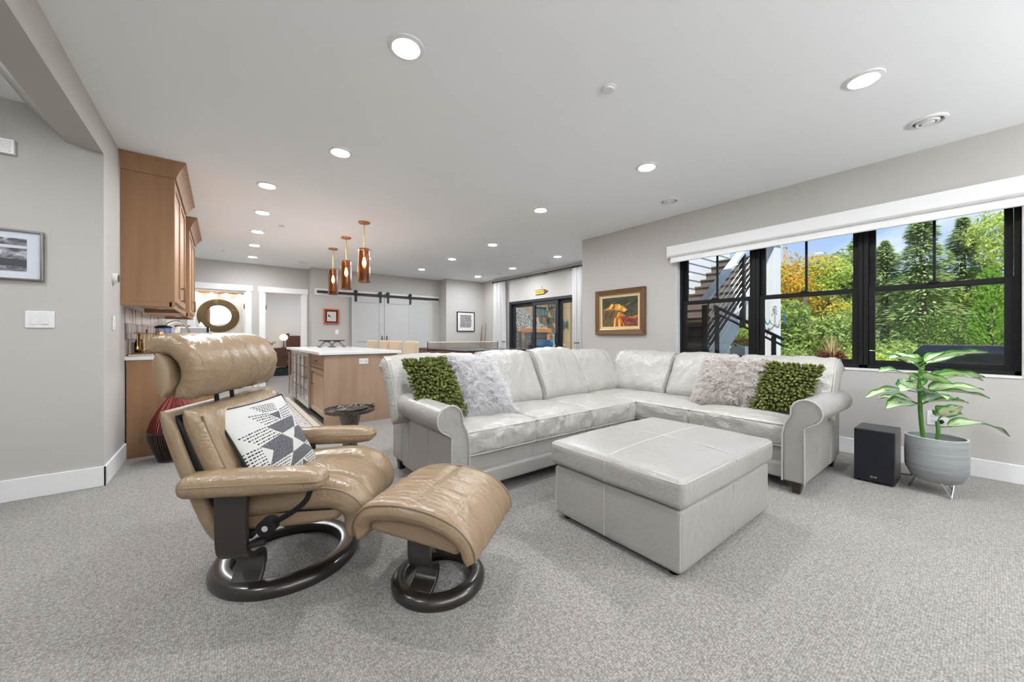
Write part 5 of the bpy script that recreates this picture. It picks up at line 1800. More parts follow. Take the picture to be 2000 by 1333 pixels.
def variegated():
    m = mat('variegated_leaf', (0.05, 0.20, 0.03), 0.35, spec=0.5)
    n = m.node_tree
    b = n.nodes['Principled BSDF']
    uv = n.nodes.new('ShaderNodeUVMap')
    uv.uv_map = 'leaf'
    sp_ = n.nodes.new('ShaderNodeSeparateXYZ')
    no = n.nodes.new('ShaderNodeTexNoise')
    no.inputs['Scale'].default_value = 9
    no.inputs['Detail'].default_value = 4
    mp = n.nodes.new('ShaderNodeMapping')
    mp.inputs['Scale'].default_value = (2.2, 0.55, 1)
    sh = n.nodes.new('ShaderNodeMath'); sh.operation = 'SUBTRACT'; sh.inputs[1].default_value = 0.5
    ab = n.nodes.new('ShaderNodeMath'); ab.operation = 'ABSOLUTE'
    ad = n.nodes.new('ShaderNodeMath'); ad.operation = 'MULTIPLY_ADD'; ad.inputs[1].default_value = 0.75; ad.inputs[2].default_value = -0.33
    su = n.nodes.new('ShaderNodeMath'); su.operation = 'ADD'
    r = n.nodes.new('ShaderNodeValToRGB')
    e = r.color_ramp.elements
    e[0].position = 0.0; e[0].color = (0.10, 0.30, 0.03, 1)
    e[1].position = 0.52; e[1].color = (0.03, 0.17, 0.02, 1)
    for p, c in ((0.02, (0.10, 0.30, 0.03, 1)), (0.04, (0.62, 0.72, 0.40, 1)), (0.30, (0.78, 0.84, 0.64, 1)), (0.37, (0.42, 0.64, 0.18, 1)), (0.44, (0.07, 0.30, 0.03, 1))):
        q = e.new(p); q.color = c
    n.links.new(uv.outputs[0], sp_.inputs[0])
    n.links.new(uv.outputs[0], mp.inputs[0])
    n.links.new(mp.outputs[0], no.inputs['Vector'])
    n.links.new(sp_.outputs[0], sh.inputs[0])
    n.links.new(sh.outputs[0], ab.inputs[0])
    n.links.new(no.outputs['Fac'], ad.inputs[0])
    n.links.new(ab.outputs[0], su.inputs[0])
    n.links.new(ad.outputs[0], su.inputs[1])
    n.links.new(su.outputs[0], r.inputs[0])
    n.links.new(r.outputs[0], b.inputs['Base Color'])
    b.inputs['Transmission Weight'].default_value = 0.0
    b.inputs['Subsurface Weight'].default_value = 0.15
    b.inputs['Subsurface Radius'].default_value = (0.02, 0.05, 0.01)
    return m
M_var = variegated()
M_stem = mat('green_stem', (0.06, 0.19, 0.025), 0.4)
def leaf(parent, base, tip, wid, droop, roll=0.0, name='leaf', m_=None, fold=0.25):
    base, tip = V(base), V(tip)
    L = (tip - base)
    d_ = L.normalized()
    side = d_.cross(V((0, 0, 1)))
    side = side.normalized() if side.length > 1e-4 else V((1, 0, 0))
    up = side.cross(d_)
    side, up = side * cos(roll) + up * sin(roll), up * cos(roll) - side * sin(roll)
    nl, nw = 18, 8
    vs, uvs = [], []
    for i in range(nl + 1):
        t_ = i / nl
        c = base + L * t_ + V((0, 0, 1)) * droop * 4 * t_ * (1 - t_) * L.length
        w_ = wid * (sin(pi * min(1, t_ ** 0.72)) ** 0.8) * (1 - 0.15 * t_) + 0.0008
        for j in range(nw + 1):
            s_ = 2 * j / nw - 1
            p = c + side * s_ * w_ + up * (fold * w_ * (abs(s_) ** 1.5) + 0.006 * sin(t_ * 14 + s_ * 3) * abs(s_))
            vs.append(p); uvs.append((j / nw, t_))
    fs = [(i * (nw + 1) + j, i * (nw + 1) + j + 1, (i + 1) * (nw + 1) + j + 1, (i + 1) * (nw + 1) + j) for i in range(nl) for j in range(nw)]
    o = MB().add(vs, fs).build(name, m_ or M_var, parent, smooth=80)
    me = o.data
    ul = me.uv_layers.new(name='leaf')
    for lp in me.loops:
        ul.data[lp.index].uv = uvs[lp.vertex_index]
    md = o.modifiers.new('solid', 'SOLIDIFY'); md.thickness = 0.0012
    return o
pl = thing('variegated_houseplant', (4.075, 0.232, 0.327), 'tall dumb cane houseplant with large green and cream leaves in the grey pot', 'houseplant')
S1 = [(-0.015, 0.055, 0.0), (-0.028, 0.068, 0.15), (-0.035, 0.075, 0.30), (-0.035, 0.078, 0.45), (-0.03, 0.075, 0.56)]
S2 = [(0.01, 0.0, 0.0), (0.018, -0.010, 0.10), (0.025, -0.005, 0.18)]
MB().tube(bez(S1, 24), [0.013] * 13 + [0.011] * 6 + [0.008] * 6, 10).build('stem', M_stem, pl)
MB().tube(bez(S2, 12), 0.012, 10).build('stem', M_stem, pl)
# offsets along the view's right (R) and depth (F) for readable layout
Rv, Fv = V((0.788, -0.6155, 0)), V((0.6155, 0.788, 0))
def at(base, r_, f_, z_):
    return V(base) + Rv * r_ + Fv * f_ + V((0, 0, z_))
top = V((-0.03, 0.075, 0.56))
n2, n3, n4 = V((-0.035, 0.078, 0.47)), V((-0.035, 0.076, 0.38)), V((-0.033, 0.074, 0.29))
LV = [
    (top + V((0, 0, .02)), at(top, -0.33, -0.10, 0.085), 0.055, 0.06, 0.1), (top, at(top, 0.42, 0.06, 0.115), 0.06, 0.05, -0.1),
    (top + V((0, 0, .03)), at(top, 0.24, -0.20, 0.13), 0.052, 0.05, 0.3), (top, at(top, -0.20, 0.18, 0.13), 0.05, 0.05, 0.0),
    (n2, at(n2, -0.34, -0.04, 0.075), 0.055, 0.08, 0.2), (n2, at(n2, 0.52, 0.04, 0.00), 0.05, 0.07, -0.2),
    (n2, at(n2, -0.06, -0.26, 0.02), 0.062, 0.03, 0.5), (n2, at(n2, 0.12, 0.12, 0.06), 0.06, 0.0, 1.0),
    (n3, at(n3, -0.27, -0.12, 0.035), 0.055, 0.08, 0.2), (n3, at(n3, -0.38, 0.02, -0.035), 0.045, 0.10, 0.1),
    (n3, at(n3, 0.40, -0.06, 0.035), 0.062, 0.07, -0.2), (n3, at(n3, 0.26, -0.20, 0.00), 0.06, 0.06, 0.1),
    (n4, at(n4, -0.30, -0.05, -0.01), 0.05, 0.10, 0.3), (n4, at(n4, 0.16, -0.16, 0.05), 0.058, 0.06, 0.2),
]
LV += [(n2, at(n2, 0.20, -0.22, 0.06), 0.058, 0.05, 0.35), (n3, at(n3, -0.10, -0.26, 0.0), 0.06, 0.05, 0.4), (n3, at(n3, 0.10, 0.20, 0.09), 0.06, 0.04, 0.3),
       (n4, at(n4, 0.30, 0.02, 0.05), 0.056, 0.08, -0.1), (top, at(top, 0.06, 0.26, 0.10), 0.05, 0.05, 0.2), (n4, at(n4, -0.16, 0.16, 0.03), 0.052, 0.08, 0.2)]
s2 = V((0.025, -0.005, 0.18))
LV += [(s2, at(s2, 0.06, -0.10, 0.13), 0.062, -0.05, 0.6), (s2 - V((0, 0, 0.05)), at(s2, 0.50, -0.02, -0.10), 0.05, 0.16, -0.1), (s2, at(s2, 0.22, 0.06, 0.04), 0.05, 0.08, 0.0)]
for b_, tp, w_, dr, ro in LV:
    d_ = (tp - b_)
    k = b_ + d_ * 0.16 + V((0, 0, 0.02))
    lf = leaf(pl, k, tp, w_ * 1.5, dr * 0.8, ro)
    MB().tube(bez([b_, b_ + d_ * 0.08 + V((0, 0, 0.014)), k, k + d_ * 0.03], 8), 0.0035, 6).build('petiole', M_stem, lf)

# ================================================================== SIDE TABLE
t = thing('side_table', (0.865, 3.36, 0), 'small round hammered metal tray table between recliner and island', 'side table')
M_ham = mat('hammered_metal', (0.20, 0.17, 0.15), 0.25, 1.0, bump=('voronoi', 55, 0.6, 0.01))
MB().lathe([(0.0, 0.478), (0.185, 0.478), (0.20, 0.485), (0.203, 0.512), (0.197, 0.512), (0.192, 0.492), (0.0, 0.489)], n=48).build('tray', M_ham, t, smooth=40)
MB().lathe([(0.13, 0.0), (0.132, 0.008), (0.09, 0.05), (0.06, 0.16), (0.058, 0.28), (0.07, 0.38), (0.092, 0.46), (0.10, 0.478)], n=36).build('pedestal', M_ham, t, smooth=40)
# handles on the tray
MB().tube(bez([(0.19, -0.05, 0.512), (0.205, -0.03, 0.525), (0.205, 0.03, 0.525), (0.19, 0.05, 0.512)], 14), 0.004, 6).build('tray_handle', M_ham, t)
t = thing('leather_cloth', (0.885, 3.36, 0.491), 'crumpled black leather cloth lying on the metal tray table', 'cloth')
mb = MB()
def dish(u, v):
    a = 2 * pi * u
    r_ = v * (0.13 + 0.02 * sin(3 * a))
    return (r_ * cos(a) * 1.0, r_ * sin(a) * 0.55, 0.004 + 0.022 * (1 - v) + 0.010 * noise.noise(V((r_ * cos(a) * 22, r_ * sin(a) * 22, 1))) + 0.006)
mb.surf(dish, 40, 10, closed_u=True)
mb.build('cloth', mat('black_leather', (0.008, 0.008, 0.009), 0.4), t, smooth=60, solid=0.004)

# ================================================================== GAMES TABLE, CUES, CURTAINS
pg = thing('table_tennis_table', (4.36, 7.32, 0), 'table tennis top with white-banded net on a brown wooden games table', 'games table')
M_gt = mat('games_wood', (0.26, 0.10, 0.035), 0.35, wood=((2, 14, 14), (0.18, 0.065, 0.022)))
MB().box((-0.7625, -1.37, 0.835), (0.7625, 1.37, 0.86)).build('playing_top', mat('black_top', (0.018, 0.018, 0.02), 0.25), pg, smooth=0, bevel=0.003)
for a, b in (((-0.74, -1.34, 0.66), (0.74, -1.29, 0.834)), ((-0.74, 1.29, 0.66), (0.74, 1.34, 0.834)), ((-0.74, -1.29, 0.66), (-0.69, 1.29, 0.834)), ((0.69, -1.29, 0.66), (0.74, 1.29, 0.834))):
    MB().box(a, b).build('apron', M_gt, pg, smooth=0, bevel=0.003)
for sx_ in (-1, 1):
    for sy_ in (-1, 1):
        MB().lathe([(0.06, 0.0), (0.065, 0.03), (0.05, 0.08), (0.07, 0.3), (0.075, 0.66)], (sx_ * 0.62, sy_ * 1.2, 0), 16).build('leg', M_gt, pg)
for x, y0, y1 in ((0, -1.37, 1.37), (-0.755, -1.37, 1.37), (0.755, -1.37, 1.37)):
    MB().box((x - 0.006, y0, 0.86), (x + 0.006, y1, 0.8606)).build('white_line', M_plastic, pg, smooth=0)
def net_mat():
    m = bpy.data.materials.new('net_mesh')
    m.use_nodes = True
    n = m.node_tree
    b = n.nodes['Principled BSDF']
    b.inputs['Base Color'].default_value = (0.30, 0.26, 0.21, 1)
    b.inputs['Roughness'].default_value = 0.9
    b.inputs['Alpha'].default_value = 0.5
    return m
MB().box((-0.90, -0.001, 0.868), (0.90, 0.001, 0.995)).build('net', net_mat(), pg, smooth=0)
MB().box((-0.91, -0.004, 0.993), (0.91, 0.004, 1.012)).build('net_band', mat('net_band', (0.75, 0.73, 0.66), 0.7), pg, smooth=0)
for s_ in (-1, 1):
    po = MB().tube([(s_ * 0.915, 0, 0.82), (s_ * 0.915, 0, 1.02)], 0.010, 8).build('net_post', M_iron, pg)
    MB().box((s_ * 0.915, -0.02, 0.815), (s_ * 0.70, 0.02, 0.834)).build('clamp', M_iron, po, smooth=0)

# pool cues in a floor rack
rk = thing('cue_rack', (5.93, 9.16, 0), 'wooden floor rack holding pool cues in the alcove corner', 'cue rack')
MB().lathe([(0.0, 0.0), (0.13, 0.0), (0.13, 0.03), (0.03, 0.045), (0.022, 0.06), (0.018, 0.55), (0.03, 0.58), (0.0, 0.60)], n=20).build('stand', M_gt, rk)
MB().lathe([(0.0, 0.70), (0.09, 0.70), (0.09, 0.72), (0.0, 0.72)], n=20).lathe([(0.018, 0.59), (0.018, 0.71)], n=10).build('holder', M_gt, rk)
M_cue = mat('cue_maple', (0.22, 0.12, 0.055), 0.3)
M_cue2 = mat('cue_butt', (0.05, 0.028, 0.02), 0.3)
for i, (a, tilt, h_, lab) in enumerate(((R(200), 0.16, 1.42, 'shorter pool cue leaning at the left in the cue rack'), (R(310), 0.12, 1.5, 'tallest pool cue leaning at the right in the cue rack'), (R(60), 0.10, 1.46, 'pool cue at the back of the cue rack'))):
    q = thing('pool_cue', (5.93 + 0.095 * cos(a), 9.14 + 0.095 * sin(a), 0.045), lab, 'pool cue', group='pool cues in the rack')
    MB().tube([(0, 0, 0), (tilt * 0.5, 0, h_ * 0.45)], [0.0145, 0.012], 8).build('butt', M_cue2, q)
    MB().tube([(tilt * 0.5, 0, h_ * 0.45), (tilt, 0, h_)], [0.012, 0.0065], 8).build('shaft', M_cue, q)
    MB().tube([(tilt, 0, h_), (tilt * 1.005, 0, h_ + 0.02)], 0.0068, 8).build('tip', M_plastic, q)

# curtain rod and curtains
rd = thing('curtain_rod', (XP - 0.10, 6.9, 2.645), 'long thin black curtain rod above the patio doors', 'curtain rod')
MB().tube([(0, -1.75, 0), (0, 1.72, 0)], 0.014, 10).build('rod', M_iron, rd)
for y in (-1.75, 1.72):
    MB().lathe([(0.0, -0.03), (0.022, -0.02), (0.022, 0.02), (0.0, 0.03)], n=12).xf(Matrix.Translation((0, y, 0)) @ Matrix.Rotation(pi / 2, 4, 'X')).build('finial', M_iron, rd)
for y in (-1.3, -0.35, 0.35, 1.5):
    MB().tube([(0.0, y, 0), (0.098, y, 0)], 0.008, 8).lathe([(0.02, -0.012), (0.02, 0.012)], (0.0, y, 0), 10).build('bracket', M_iron, rd)
M_cur = leaf_mat('white_linen_curtain', (0.80, 0.79, 0.78), (0.82, 0.81, 0.80), None, 0.3)
def curtain(y0, y1, lab, flare, tie):
    t = thing('curtain', (XP - 0.10, (y0 + y1) / 2, 0.01), lab, 'curtain', group='white patio curtains')
    w_ = y1 - y0
    def f(u, v):
        z = v * 2.61
        k = 1 + flare * (1 - v)
        y = (u - 0.5) * w_ * k + flare * 0.25 * w_ * (1 - v)
        x = 0.035 * sin(u * 2 * pi * 6.5) * (0.55 + 0.45 * v) + 0.012 * sin(u * 2 * pi * 3 + v * 4)
        return (x, y, z)
    MB().surf(f, 90, 24).build('panel', M_cur, t, smooth=80, solid=0.003)
    MB().tube([(-0.06, tie, 0.98), (0.095, tie, 0.98)], 0.007, 8).build('holdback', M_iron, t)
    MB().tube([(-0.055, tie - 0.13, 0.98), (-0.055, tie + 0.02, 0.98)], 0.009, 8).build('holdback_arm', M_iron, t)
    for i in range(7):
        y = (i / 6 - 0.5) * w_ * 0.92
        MB().torus([(0.016, -0.003), (0.021, -0.003), (0.021, 0.003), (0.016, 0.003)], n=14).xf(Matrix.Translation((0, y, 2.635)) @ Matrix.Rotation(pi / 2, 4, 'X')).build('ring', M_iron, t)
curtain(8.05, 8.57, 'white curtain hanging at the left of the patio doors, beside the alcove', 0.30, -0.20)
curtain(5.16, 5.60, 'white curtain at the right of the patio doors, beside the painting wall', 0.05, 0.10)

# arrow sign above the patio doors
sg_ = thing('arrow_sign', (XP - 0.001, 6.69, 2.215), 'small brown arrow sign with yellow lettering panels above the patio doors', 'sign')
sb = MB().prism([(0.215, -0.062), (0.215, 0.058), (-0.10, 0.060), (-0.225, 0.004), (-0.10, -0.060)], 'x', -0.018, 0.0).build('board', mat('sign_brown', (0.07, 0.04, 0.03), 0.6), sg_, smooth=0, bevel=0.002)
M_sy = mat('sign_yellow', (0.60, 0.47, 0.05), 0.6)
M_sb = mat('sign_brown_print', (0.10, 0.05, 0.02), 0.6)
for y0, y1, tx in ((0.205, 0.068, 'THE'), (0.058, -0.095, 'LAKE')):
    pn2 = MB().box((-0.021, y0, -0.050), (-0.018, y1, 0.048)).build('lettering_panel', M_sy, sg_, smooth=0)
    letters(tx, 0.072, M_sb, pn2, Matrix.Translation((-0.0215, (y0 + y1) / 2, 0.0)) @ MT)
MB().tube([(-0.004, 0.02, 0.058), (-0.002, 0.0, 0.13)], 0.002, 5).tube([(-0.004, -0.04, 0.058), (-0.002, 0.0, 0.13)], 0.002, 5).lathe([(0.006, 0.125), (0.006, 0.137)], (-0.002, 0, 0), 8).build('hanger', M_iron, sg_)

# ================================================================== BARN DOORS
M_barn = mat('barn_grey', (0.50, 0.505, 0.50), 0.6)
def barn(name_x0, x1, lab, hx_, root_lab):
    x0 = name_x0
    t = thing('barn_door', (x0, 9.62, 0.015), lab, 'barn door', group='grey sliding barn doors')
    w_, h_ = x1 - x0, 2.115
    sw = 0.125
    MB().box((0, 0, 0), (w_, 0.03, h_)).build('panel', M_barn, t, smooth=0)
    for a, b in (((0, 0), (sw, h_)), ((w_ - sw, 0), (w_, h_))):
        MB().box((a[0], -0.012, a[1]), (b[0], 0.0, b[1])).build('stile', M_barn, t, smooth=0, bevel=0.002)
    for z0, z1 in ((0, 0.2), (0.98, 1.12), (h_ - 0.15, h_)):
        MB().box((sw, -0.012, z0), (w_ - sw, 0.0, z1)).build('rail', M_barn, t, smooth=0, bevel=0.002)
    MB().tube(bez([(hx_, -0.012, 0.94), (hx_, -0.045, 0.96), (hx_, -0.045, 1.10), (hx_, -0.012, 1.12)], 12), 0.010, 8).build('handle', M_iron, t)
    for x in (0.095, w_ - 0.095):
        k = MB().box((x - 0.026, -0.026, h_ - 0.14), (x + 0.026, -0.012, h_ + 0.12)).build('hanger_strap', M_iron, t, smooth=0)
        MB().lathe([(0.0, -0.012), (0.045, -0.012), (0.045, 0.012), (0.0, 0.012)], n=20).xf(Matrix.Translation((x, -0.006, h_ + 0.105)) @ Matrix.Rotation(pi / 2, 4, 'X')).build('wheel', M_iron, k)
barn(2.515, 3.308, 'left one of the grey panelled sliding barn doors', 0.735, '')
barn(3.316, 4.11, 'right one of the grey panelled sliding barn doors', 0.055, '')
tr = thing('barn_door_track', (1.71, 9.70, 2.18), 'long flat black barn door rail on a white header board', 'rail')
MB().box((0, -0.02, -0.08), (3.19, 0.0, 0.085)).build('header_board', mat('header_white', (0.74, 0.74, 0.735), 0.5), tr, smooth=0, bevel=0.002)
MB().box((0.04, -0.082, -0.03), (3.16, -0.072, 0.025)).build('flat_rail', M_iron, tr, smooth=0)
for i in range(6):
    MB().tube([(0.15 + i * 0.58, -0.075, 0.0), (0.15 + i * 0.58, -0.018, 0.0)], 0.011, 8).build('spacer', M_iron, tr)
ST('trim_closet', MB().box((4.12, 9.678, 0), (4.58, 9.70, 2.10)), M_barn, smooth=0)

# ================================================================== BATHROOM AND BEDROOM BEHIND THE DOORWAYS
mi = thing('round_mirror', (-0.06, 11.597, 1.635), 'round mirror in a wide dark woven metal frame in the bathroom', 'mirror')
Mr = Matrix.Rotation(pi / 2, 4, 'X')
MB().lathe([(0.0, 0.012), (0.265, 0.012), (0.265, 0.0)], n=48).xf(Mr).build('glass', mat('mirror_silver', (0.85, 0.86, 0.87), 0.02, 1.0), mi)
MB().torus([(0.255, 0.0), (0.255, 0.03), (0.275, 0.036), (0.40, 0.022), (0.41, 0.0)], n=48).xf(Mr).build('frame', mat('dark_bronze', (0.06, 0.035, 0.02), 0.5, 0.5), mi)
M_bead = mat('bronze_bead', (0.20, 0.14, 0.06), 0.3, 0.9)
bd = None
for r_ in range(4):
    rr = 0.285 + r_ * 0.033
    nb = int(2 * pi * rr / 0.034)
    for i in range(nb):
        a = 2 * pi * (i + 0.5 * (r_ % 2)) / nb
        if bd is None:
            bd = MB().box((-0.012, -0.010, -0.012), (0.012, 0.0, 0.012)).build('bead', M_bead, mi, smooth=0, bevel=0.003)
            o = bd
        else:
            o = bd.copy(); COL.objects.link(o); o.parent = mi
        o.location = (rr * cos(a), -0.034 + r_ * 0.0032, rr * sin(a))
        o.rotation_euler = (0, -a, 0)
vl = thing('vanity_light_shelf', (-0.05, 11.598, 2.18), 'wooden shelf strip with small glowing vanity lights above the round mirror', 'vanity light')
MB().box((-0.55, -0.14, 0.0), (0.48, 0.0, 0.04)).build('shelf', M_maple, vl, smooth=0, bevel=0.002)
for x in (-0.42, -0.14, 0.14, 0.40):
    MB().lathe([(0.0, -0.028), (0.022, -0.02), (0.026, 0.0)], (x, -0.09, 0), 14).build('bulb', mat('vanity_bulb', (1, 1, 1), 0.5, emit=((1.0, 0.88, 0.68), 40)), vl)
vn = thing('bathroom_vanity', (-0.10, 11.35, 0), 'wooden bathroom vanity with pale top below the round mirror', 'vanity')
MB().box((-0.55, -0.22, 0.1), (0.5, 0.24, 0.86)).build('body', M_maple, vn, smooth=0)
MB().box((-0.56, -0.24, 0.86), (0.51, 0.245, 0.89)).build('top', M_quartz, vn, smooth=0)
MB().box((-0.52, -0.23, 0.14), (-0.04, -0.22, 0.82)).build('door', M_maple, vn, smooth=0)
MB().box((0.0, -0.23, 0.14), (0.48, -0.22, 0.82)).build('door', M_maple, vn, smooth=0)
MB().box((-0.5, -0.18, 0.0), (0.45, 0.2, 0.1)).build('plinth', M_black, vn, smooth=0)
gl = thing('amber_globe', (0.25, 11.25, 0.8905), 'small amber glass globe on the bathroom vanity', 'ornament')
MB().lathe([(0.0, 0.0), (0.04, 0.0), (0.045, 0.012), (0.02, 0.03), (0.015, 0.16)], n=20).build('foot', M_brass, gl)
MB().lathe([(0.0, 0.15), (0.05, 0.165), (0.075, 0.215), (0.06, 0.265), (0.0, 0.285)], n=24).build('globe', mat('amber_globe_glass', (0.75, 0.36, 0.05), 0.15, emit=((1.0, 0.5, 0.08), 0.6)), gl)

ns = thing('nightstand', (1.32, 12.6, 0), 'dark brown nightstand with brass knobs in the bedroom', 'nightstand')
M_ns = mat('walnut_dark', (0.075, 0.026, 0.014), 0.4)
MB().box((-0.34, -0.22, 0.28), (0.34, 0.22, 0.80)).build('body', M_ns, ns, smooth=0, bevel=0.003)
for i in range(2):
    d_ = MB().box((-0.32, -0.232, 0.30 + i * 0.25), (0.32, -0.22, 0.53 + i * 0.25)).build('drawer', M_ns, ns, smooth=0, bevel=0.002)
    for x in (-0.17, 0.17):
        MB().lathe([(0.0, 0.02), (0.012, 0.018), (0.014, 0.01), (0.006, 0.0)], n=12).xf(Matrix.Translation((x, -0.232, 0.415 + i * 0.25)) @ Matrix.Rotation(pi / 2, 4, 'X')).build('knob', M_brass, d_)
for sx_ in (-1, 1):
    for sy_ in (-1, 1):
        MB().box((sx_ * 0.32, sy_ * 0.2, 0.0), (sx_ * 0.28, sy_ * 0.16, 0.28)).build('leg', M_ns, ns, smooth=0)
bs = thing('storage_basket', (1.32, 12.58, 0), 'dark teal fabric bin under the nightstand', 'basket')
MB().box((-0.25, -0.13, 0.0), (0.25, 0.14, 0.22)).build('bin', mat('teal_fabric', (0.03, 0.05, 0.05), 0.9), bs, smooth=0, bevel=0.02)
MB().box((-0.05, -0.142, 0.13), (0.05, -0.128, 0.16)).build('tab', M_pull, bs, smooth=0)
lp = thing('table_lamp', (1.42, 12.6, 0.801), 'small glowing globe table lamp on the nightstand', 'lamp')
MB().lathe([(0.0, 0.0), (0.07, 0.0), (0.07, 0.012), (0.012, 0.022), (0.010, 0.20), (0.03, 0.215)], n=20).build('base', M_iron, lp)
MB().lathe([(0.03, 0.21), (0.085, 0.245), (0.105, 0.30), (0.085, 0.355), (0.03, 0.38), (0.0, 0.382)], n=24).build('shade', mat('lamp_glow', (1, 0.8, 0.45), 0.5, emit=((1.0, 0.66, 0.26), 7)), lp)
MB().tube([(0.0, 0, 0.02), (0.05, -0.03, 0.12), (0.03, -0.03, 0.21)], 0.005, 6).build('arm', M_iron, lp)
dp = thing('dried_sprig', (1.12, 12.5, 0.801), 'small dark dried sprig in a low vase on the nightstand', 'plant')
MB().lathe([(0.0, 0.0), (0.035, 0.0), (0.045, 0.03), (0.02, 0.07), (0.022, 0.08)], n=16).build('vase', M_plastic, dp)
for i in range(9):
    a = i * 0.7
    MB().tube(bez([(0, 0, 0.07), (0.05 * cos(a), 0.05 * sin(a), 0.14), (0.12 * cos(a), 0.10 * sin(a), 0.17 + 0.03 * sin(i * 2.1))], 8), 0.004, 5).build('twig', mat('dark_twig', (0.05, 0.035, 0.02), 0.8), dp)
hb = thing('headboard', (1.86, 13.0, 0), 'dark red-brown wooden bed headboard at the right of the doorway', 'headboard')
MB().box((-0.33, -0.04, 0.0), (-0.25, 0.04, 1.22)).build('post', M_ns, hb, smooth=0, bevel=0.004)
MB().box((1.1, -0.04, 0.0), (1.18, 0.04, 1.22)).build('post', M_ns, hb, smooth=0, bevel=0.004)
MB().box((-0.25, -0.02, 0.35), (1.1, 0.02, 1.15)).build('panel', M_ns, hb, smooth=0)
# ================================================================== OUTSIDE THE WINDOWS
M_grass = mat('lawn', (0.09, 0.14, 0.03), 0.95, var=(3, (0.16, 0.20, 0.05), 0.2))
M_pave = mat('patio_paving', (0.42, 0.40, 0.37), 0.9, var=(4, (0.5, 0.48, 0.45), 0.2))
g = MB()
def gz(x, y):
    return -0.03 + max(0, (x - 9.5)) * 0.045 + 0.10 * noise.noise(V((x * 0.3, y * 0.3, 0))) * (1 if x > 10 else 0)
g.surf(lambda u, v: (4.97 + 60 * u, -30 + 62 * v, gz(4.97 + 60 * u, -30 + 62 * v)), 60, 60)
ST('ground_lawn', g, M_grass)
ST('ground_patio', MB().box((4.97, -4, -0.06), (9.6, 10.5, -0.012)), M_pave, smooth=0)
M_siding = mat('white_siding', (0.74, 0.76, 0.78), 0.6)
wp = ST('wall_stair_outside', MB().box((6.33, 4.06, -0.05), (10.2, 4.2, 5.2)), M_siding, smooth=0)
for i in range(28):
    MB().prism([(4.06, 0.0), (4.045, 0.0), (4.058, 0.18), (4.06, 0.18)], 'x', 6.33, 10.2).xf(Matrix.Translation((0, 0, -0.02 + i * 0.185))).build('lap_board', M_siding, wp, smooth=0)

# deck stairs
M_deck = mat('dark_decking', (0.085, 0.072, 0.062), 0.7, wood=((4, 4, 40), (0.12, 0.10, 0.088)))
M_wht = mat('white_pvc', (0.62, 0.64, 0.67), 0.45)
ds = thing('deck_stairs', (5.9, 3.37, 0), 'outdoor flight of dark deck stairs with white stringer outside the left window', 'stairs')
rise, run = 0.178, 0.262
Y0, Y1 = -0.60, 0.62
z0 = 0.62
for i in range(14):
    x = i * run
    z = z0 + i * rise
    MB().box((x - 0.03, Y0, z - 0.03), (x + run, Y1, z)).build('tread', M_deck, ds, smooth=0, bevel=0.003)
    MB().box((x, Y0, z - rise), (x + 0.018, Y1, z - 0.03)).build('riser', M_deck, ds, smooth=0)
MB().box((-0.9, Y0, z0 - rise - 0.03), (0.0, Y1, z0 - rise)).build('landing', M_deck, ds, smooth=0, bevel=0.003)
MB().prism([(-0.08, z0 - 0.36), (14 * run, z0 - 0.36 + 14 * rise), (14 * run, z0 + 0.04 + 14 * rise), (-0.08, z0 + 0.04)], 'y', Y0 - 0.045, Y0).build('stringer', M_wht, ds, smooth=0)
for i in range(6):
    MB().box((-0.016, Y0, i * 0.1 - 0.02), (0.0, Y1, i * 0.1 + 0.075)).build('skirt_board', M_deck, ds, smooth=0)
for i in (0, 1):
    MB().box((-0.02 + i * 7 * run * 2 * 0.98, Y0 + 0.02, -0.012), (0.05 + i * 7 * run * 2 * 0.98, Y0 + 0.1, z0 - 0.2 + i * 2.2)).build('support_post', M_wht, ds, smooth=0)

rl = thing('cable_railing', (5.9, 2.70, 0.62), 'black posts with steel cables and white cap along the deck stairs', 'railing')
for k in (0.0, 5.4, 10.8):
    x, z = k * run, k * rise
    p_ = MB().box((x - 0.04, -0.05, z - 0.30), (x + 0.04, 0.03, z + 1.02)).build('post', M_black, rl, smooth=0, bevel=0.003)
    for i in range(7):
        MB().lathe([(0.0, 0.056), (0.011, 0.054), (0.012, 0.05)], n=10).xf(Matrix.Translation((x, 0, z + 0.12 + i * 0.12)) @ Matrix.Rotation(pi / 2, 4, 'X')).build('bolt', M_steel, p_)
for i in range(8):
    z = 0.10 + i * 0.112
    MB().tube([(0, -0.01, z), (13 * run, -0.01, z + 13 * rise)], 0.007, 6).build('cable', mat('bright_cable', (0.9, 0.9, 0.88), 0.35, 0.0), rl)
MB().prism([(-0.10, 0.985), (13 * run, 0.985 + 13.3 * rise), (13 * run, 1.045 + 13.3 * rise), (-0.10, 1.045)], 'y', -0.075, 0.055).build('top_rail', M_wht, rl, smooth=0)

lr = thing('lower_handrail', (6.161, 2.674, -0.012), 'sloping black double handrail in front of the white column outside', 'railing')
def lp_(t_, z): return (0.865 * t_, -0.675 * t_, z)
for dz_ in (0.0, -0.10):
    MB().tube([lp_(0, 1.62 + dz_), lp_(1.0, 1.09 + dz_)], 0.026 if dz_ == 0 else 0.018, 10).build('rail', M_black, lr)
for t_ in (0.04, 0.86):
    zt = 1.60 - 0.53 * t_
    MB().tube([lp_(t_, 0), lp_(t_, zt)], 0.035, 4).build('post', M_black, lr, smooth=0)
for i in range(5):
    MB().tube([lp_(0.04, 0.35 + i * 0.2), lp_(0.86, -0.06 + i * 0.2 + 0.02)], 0.004, 6).build('cable', M_steel, lr)

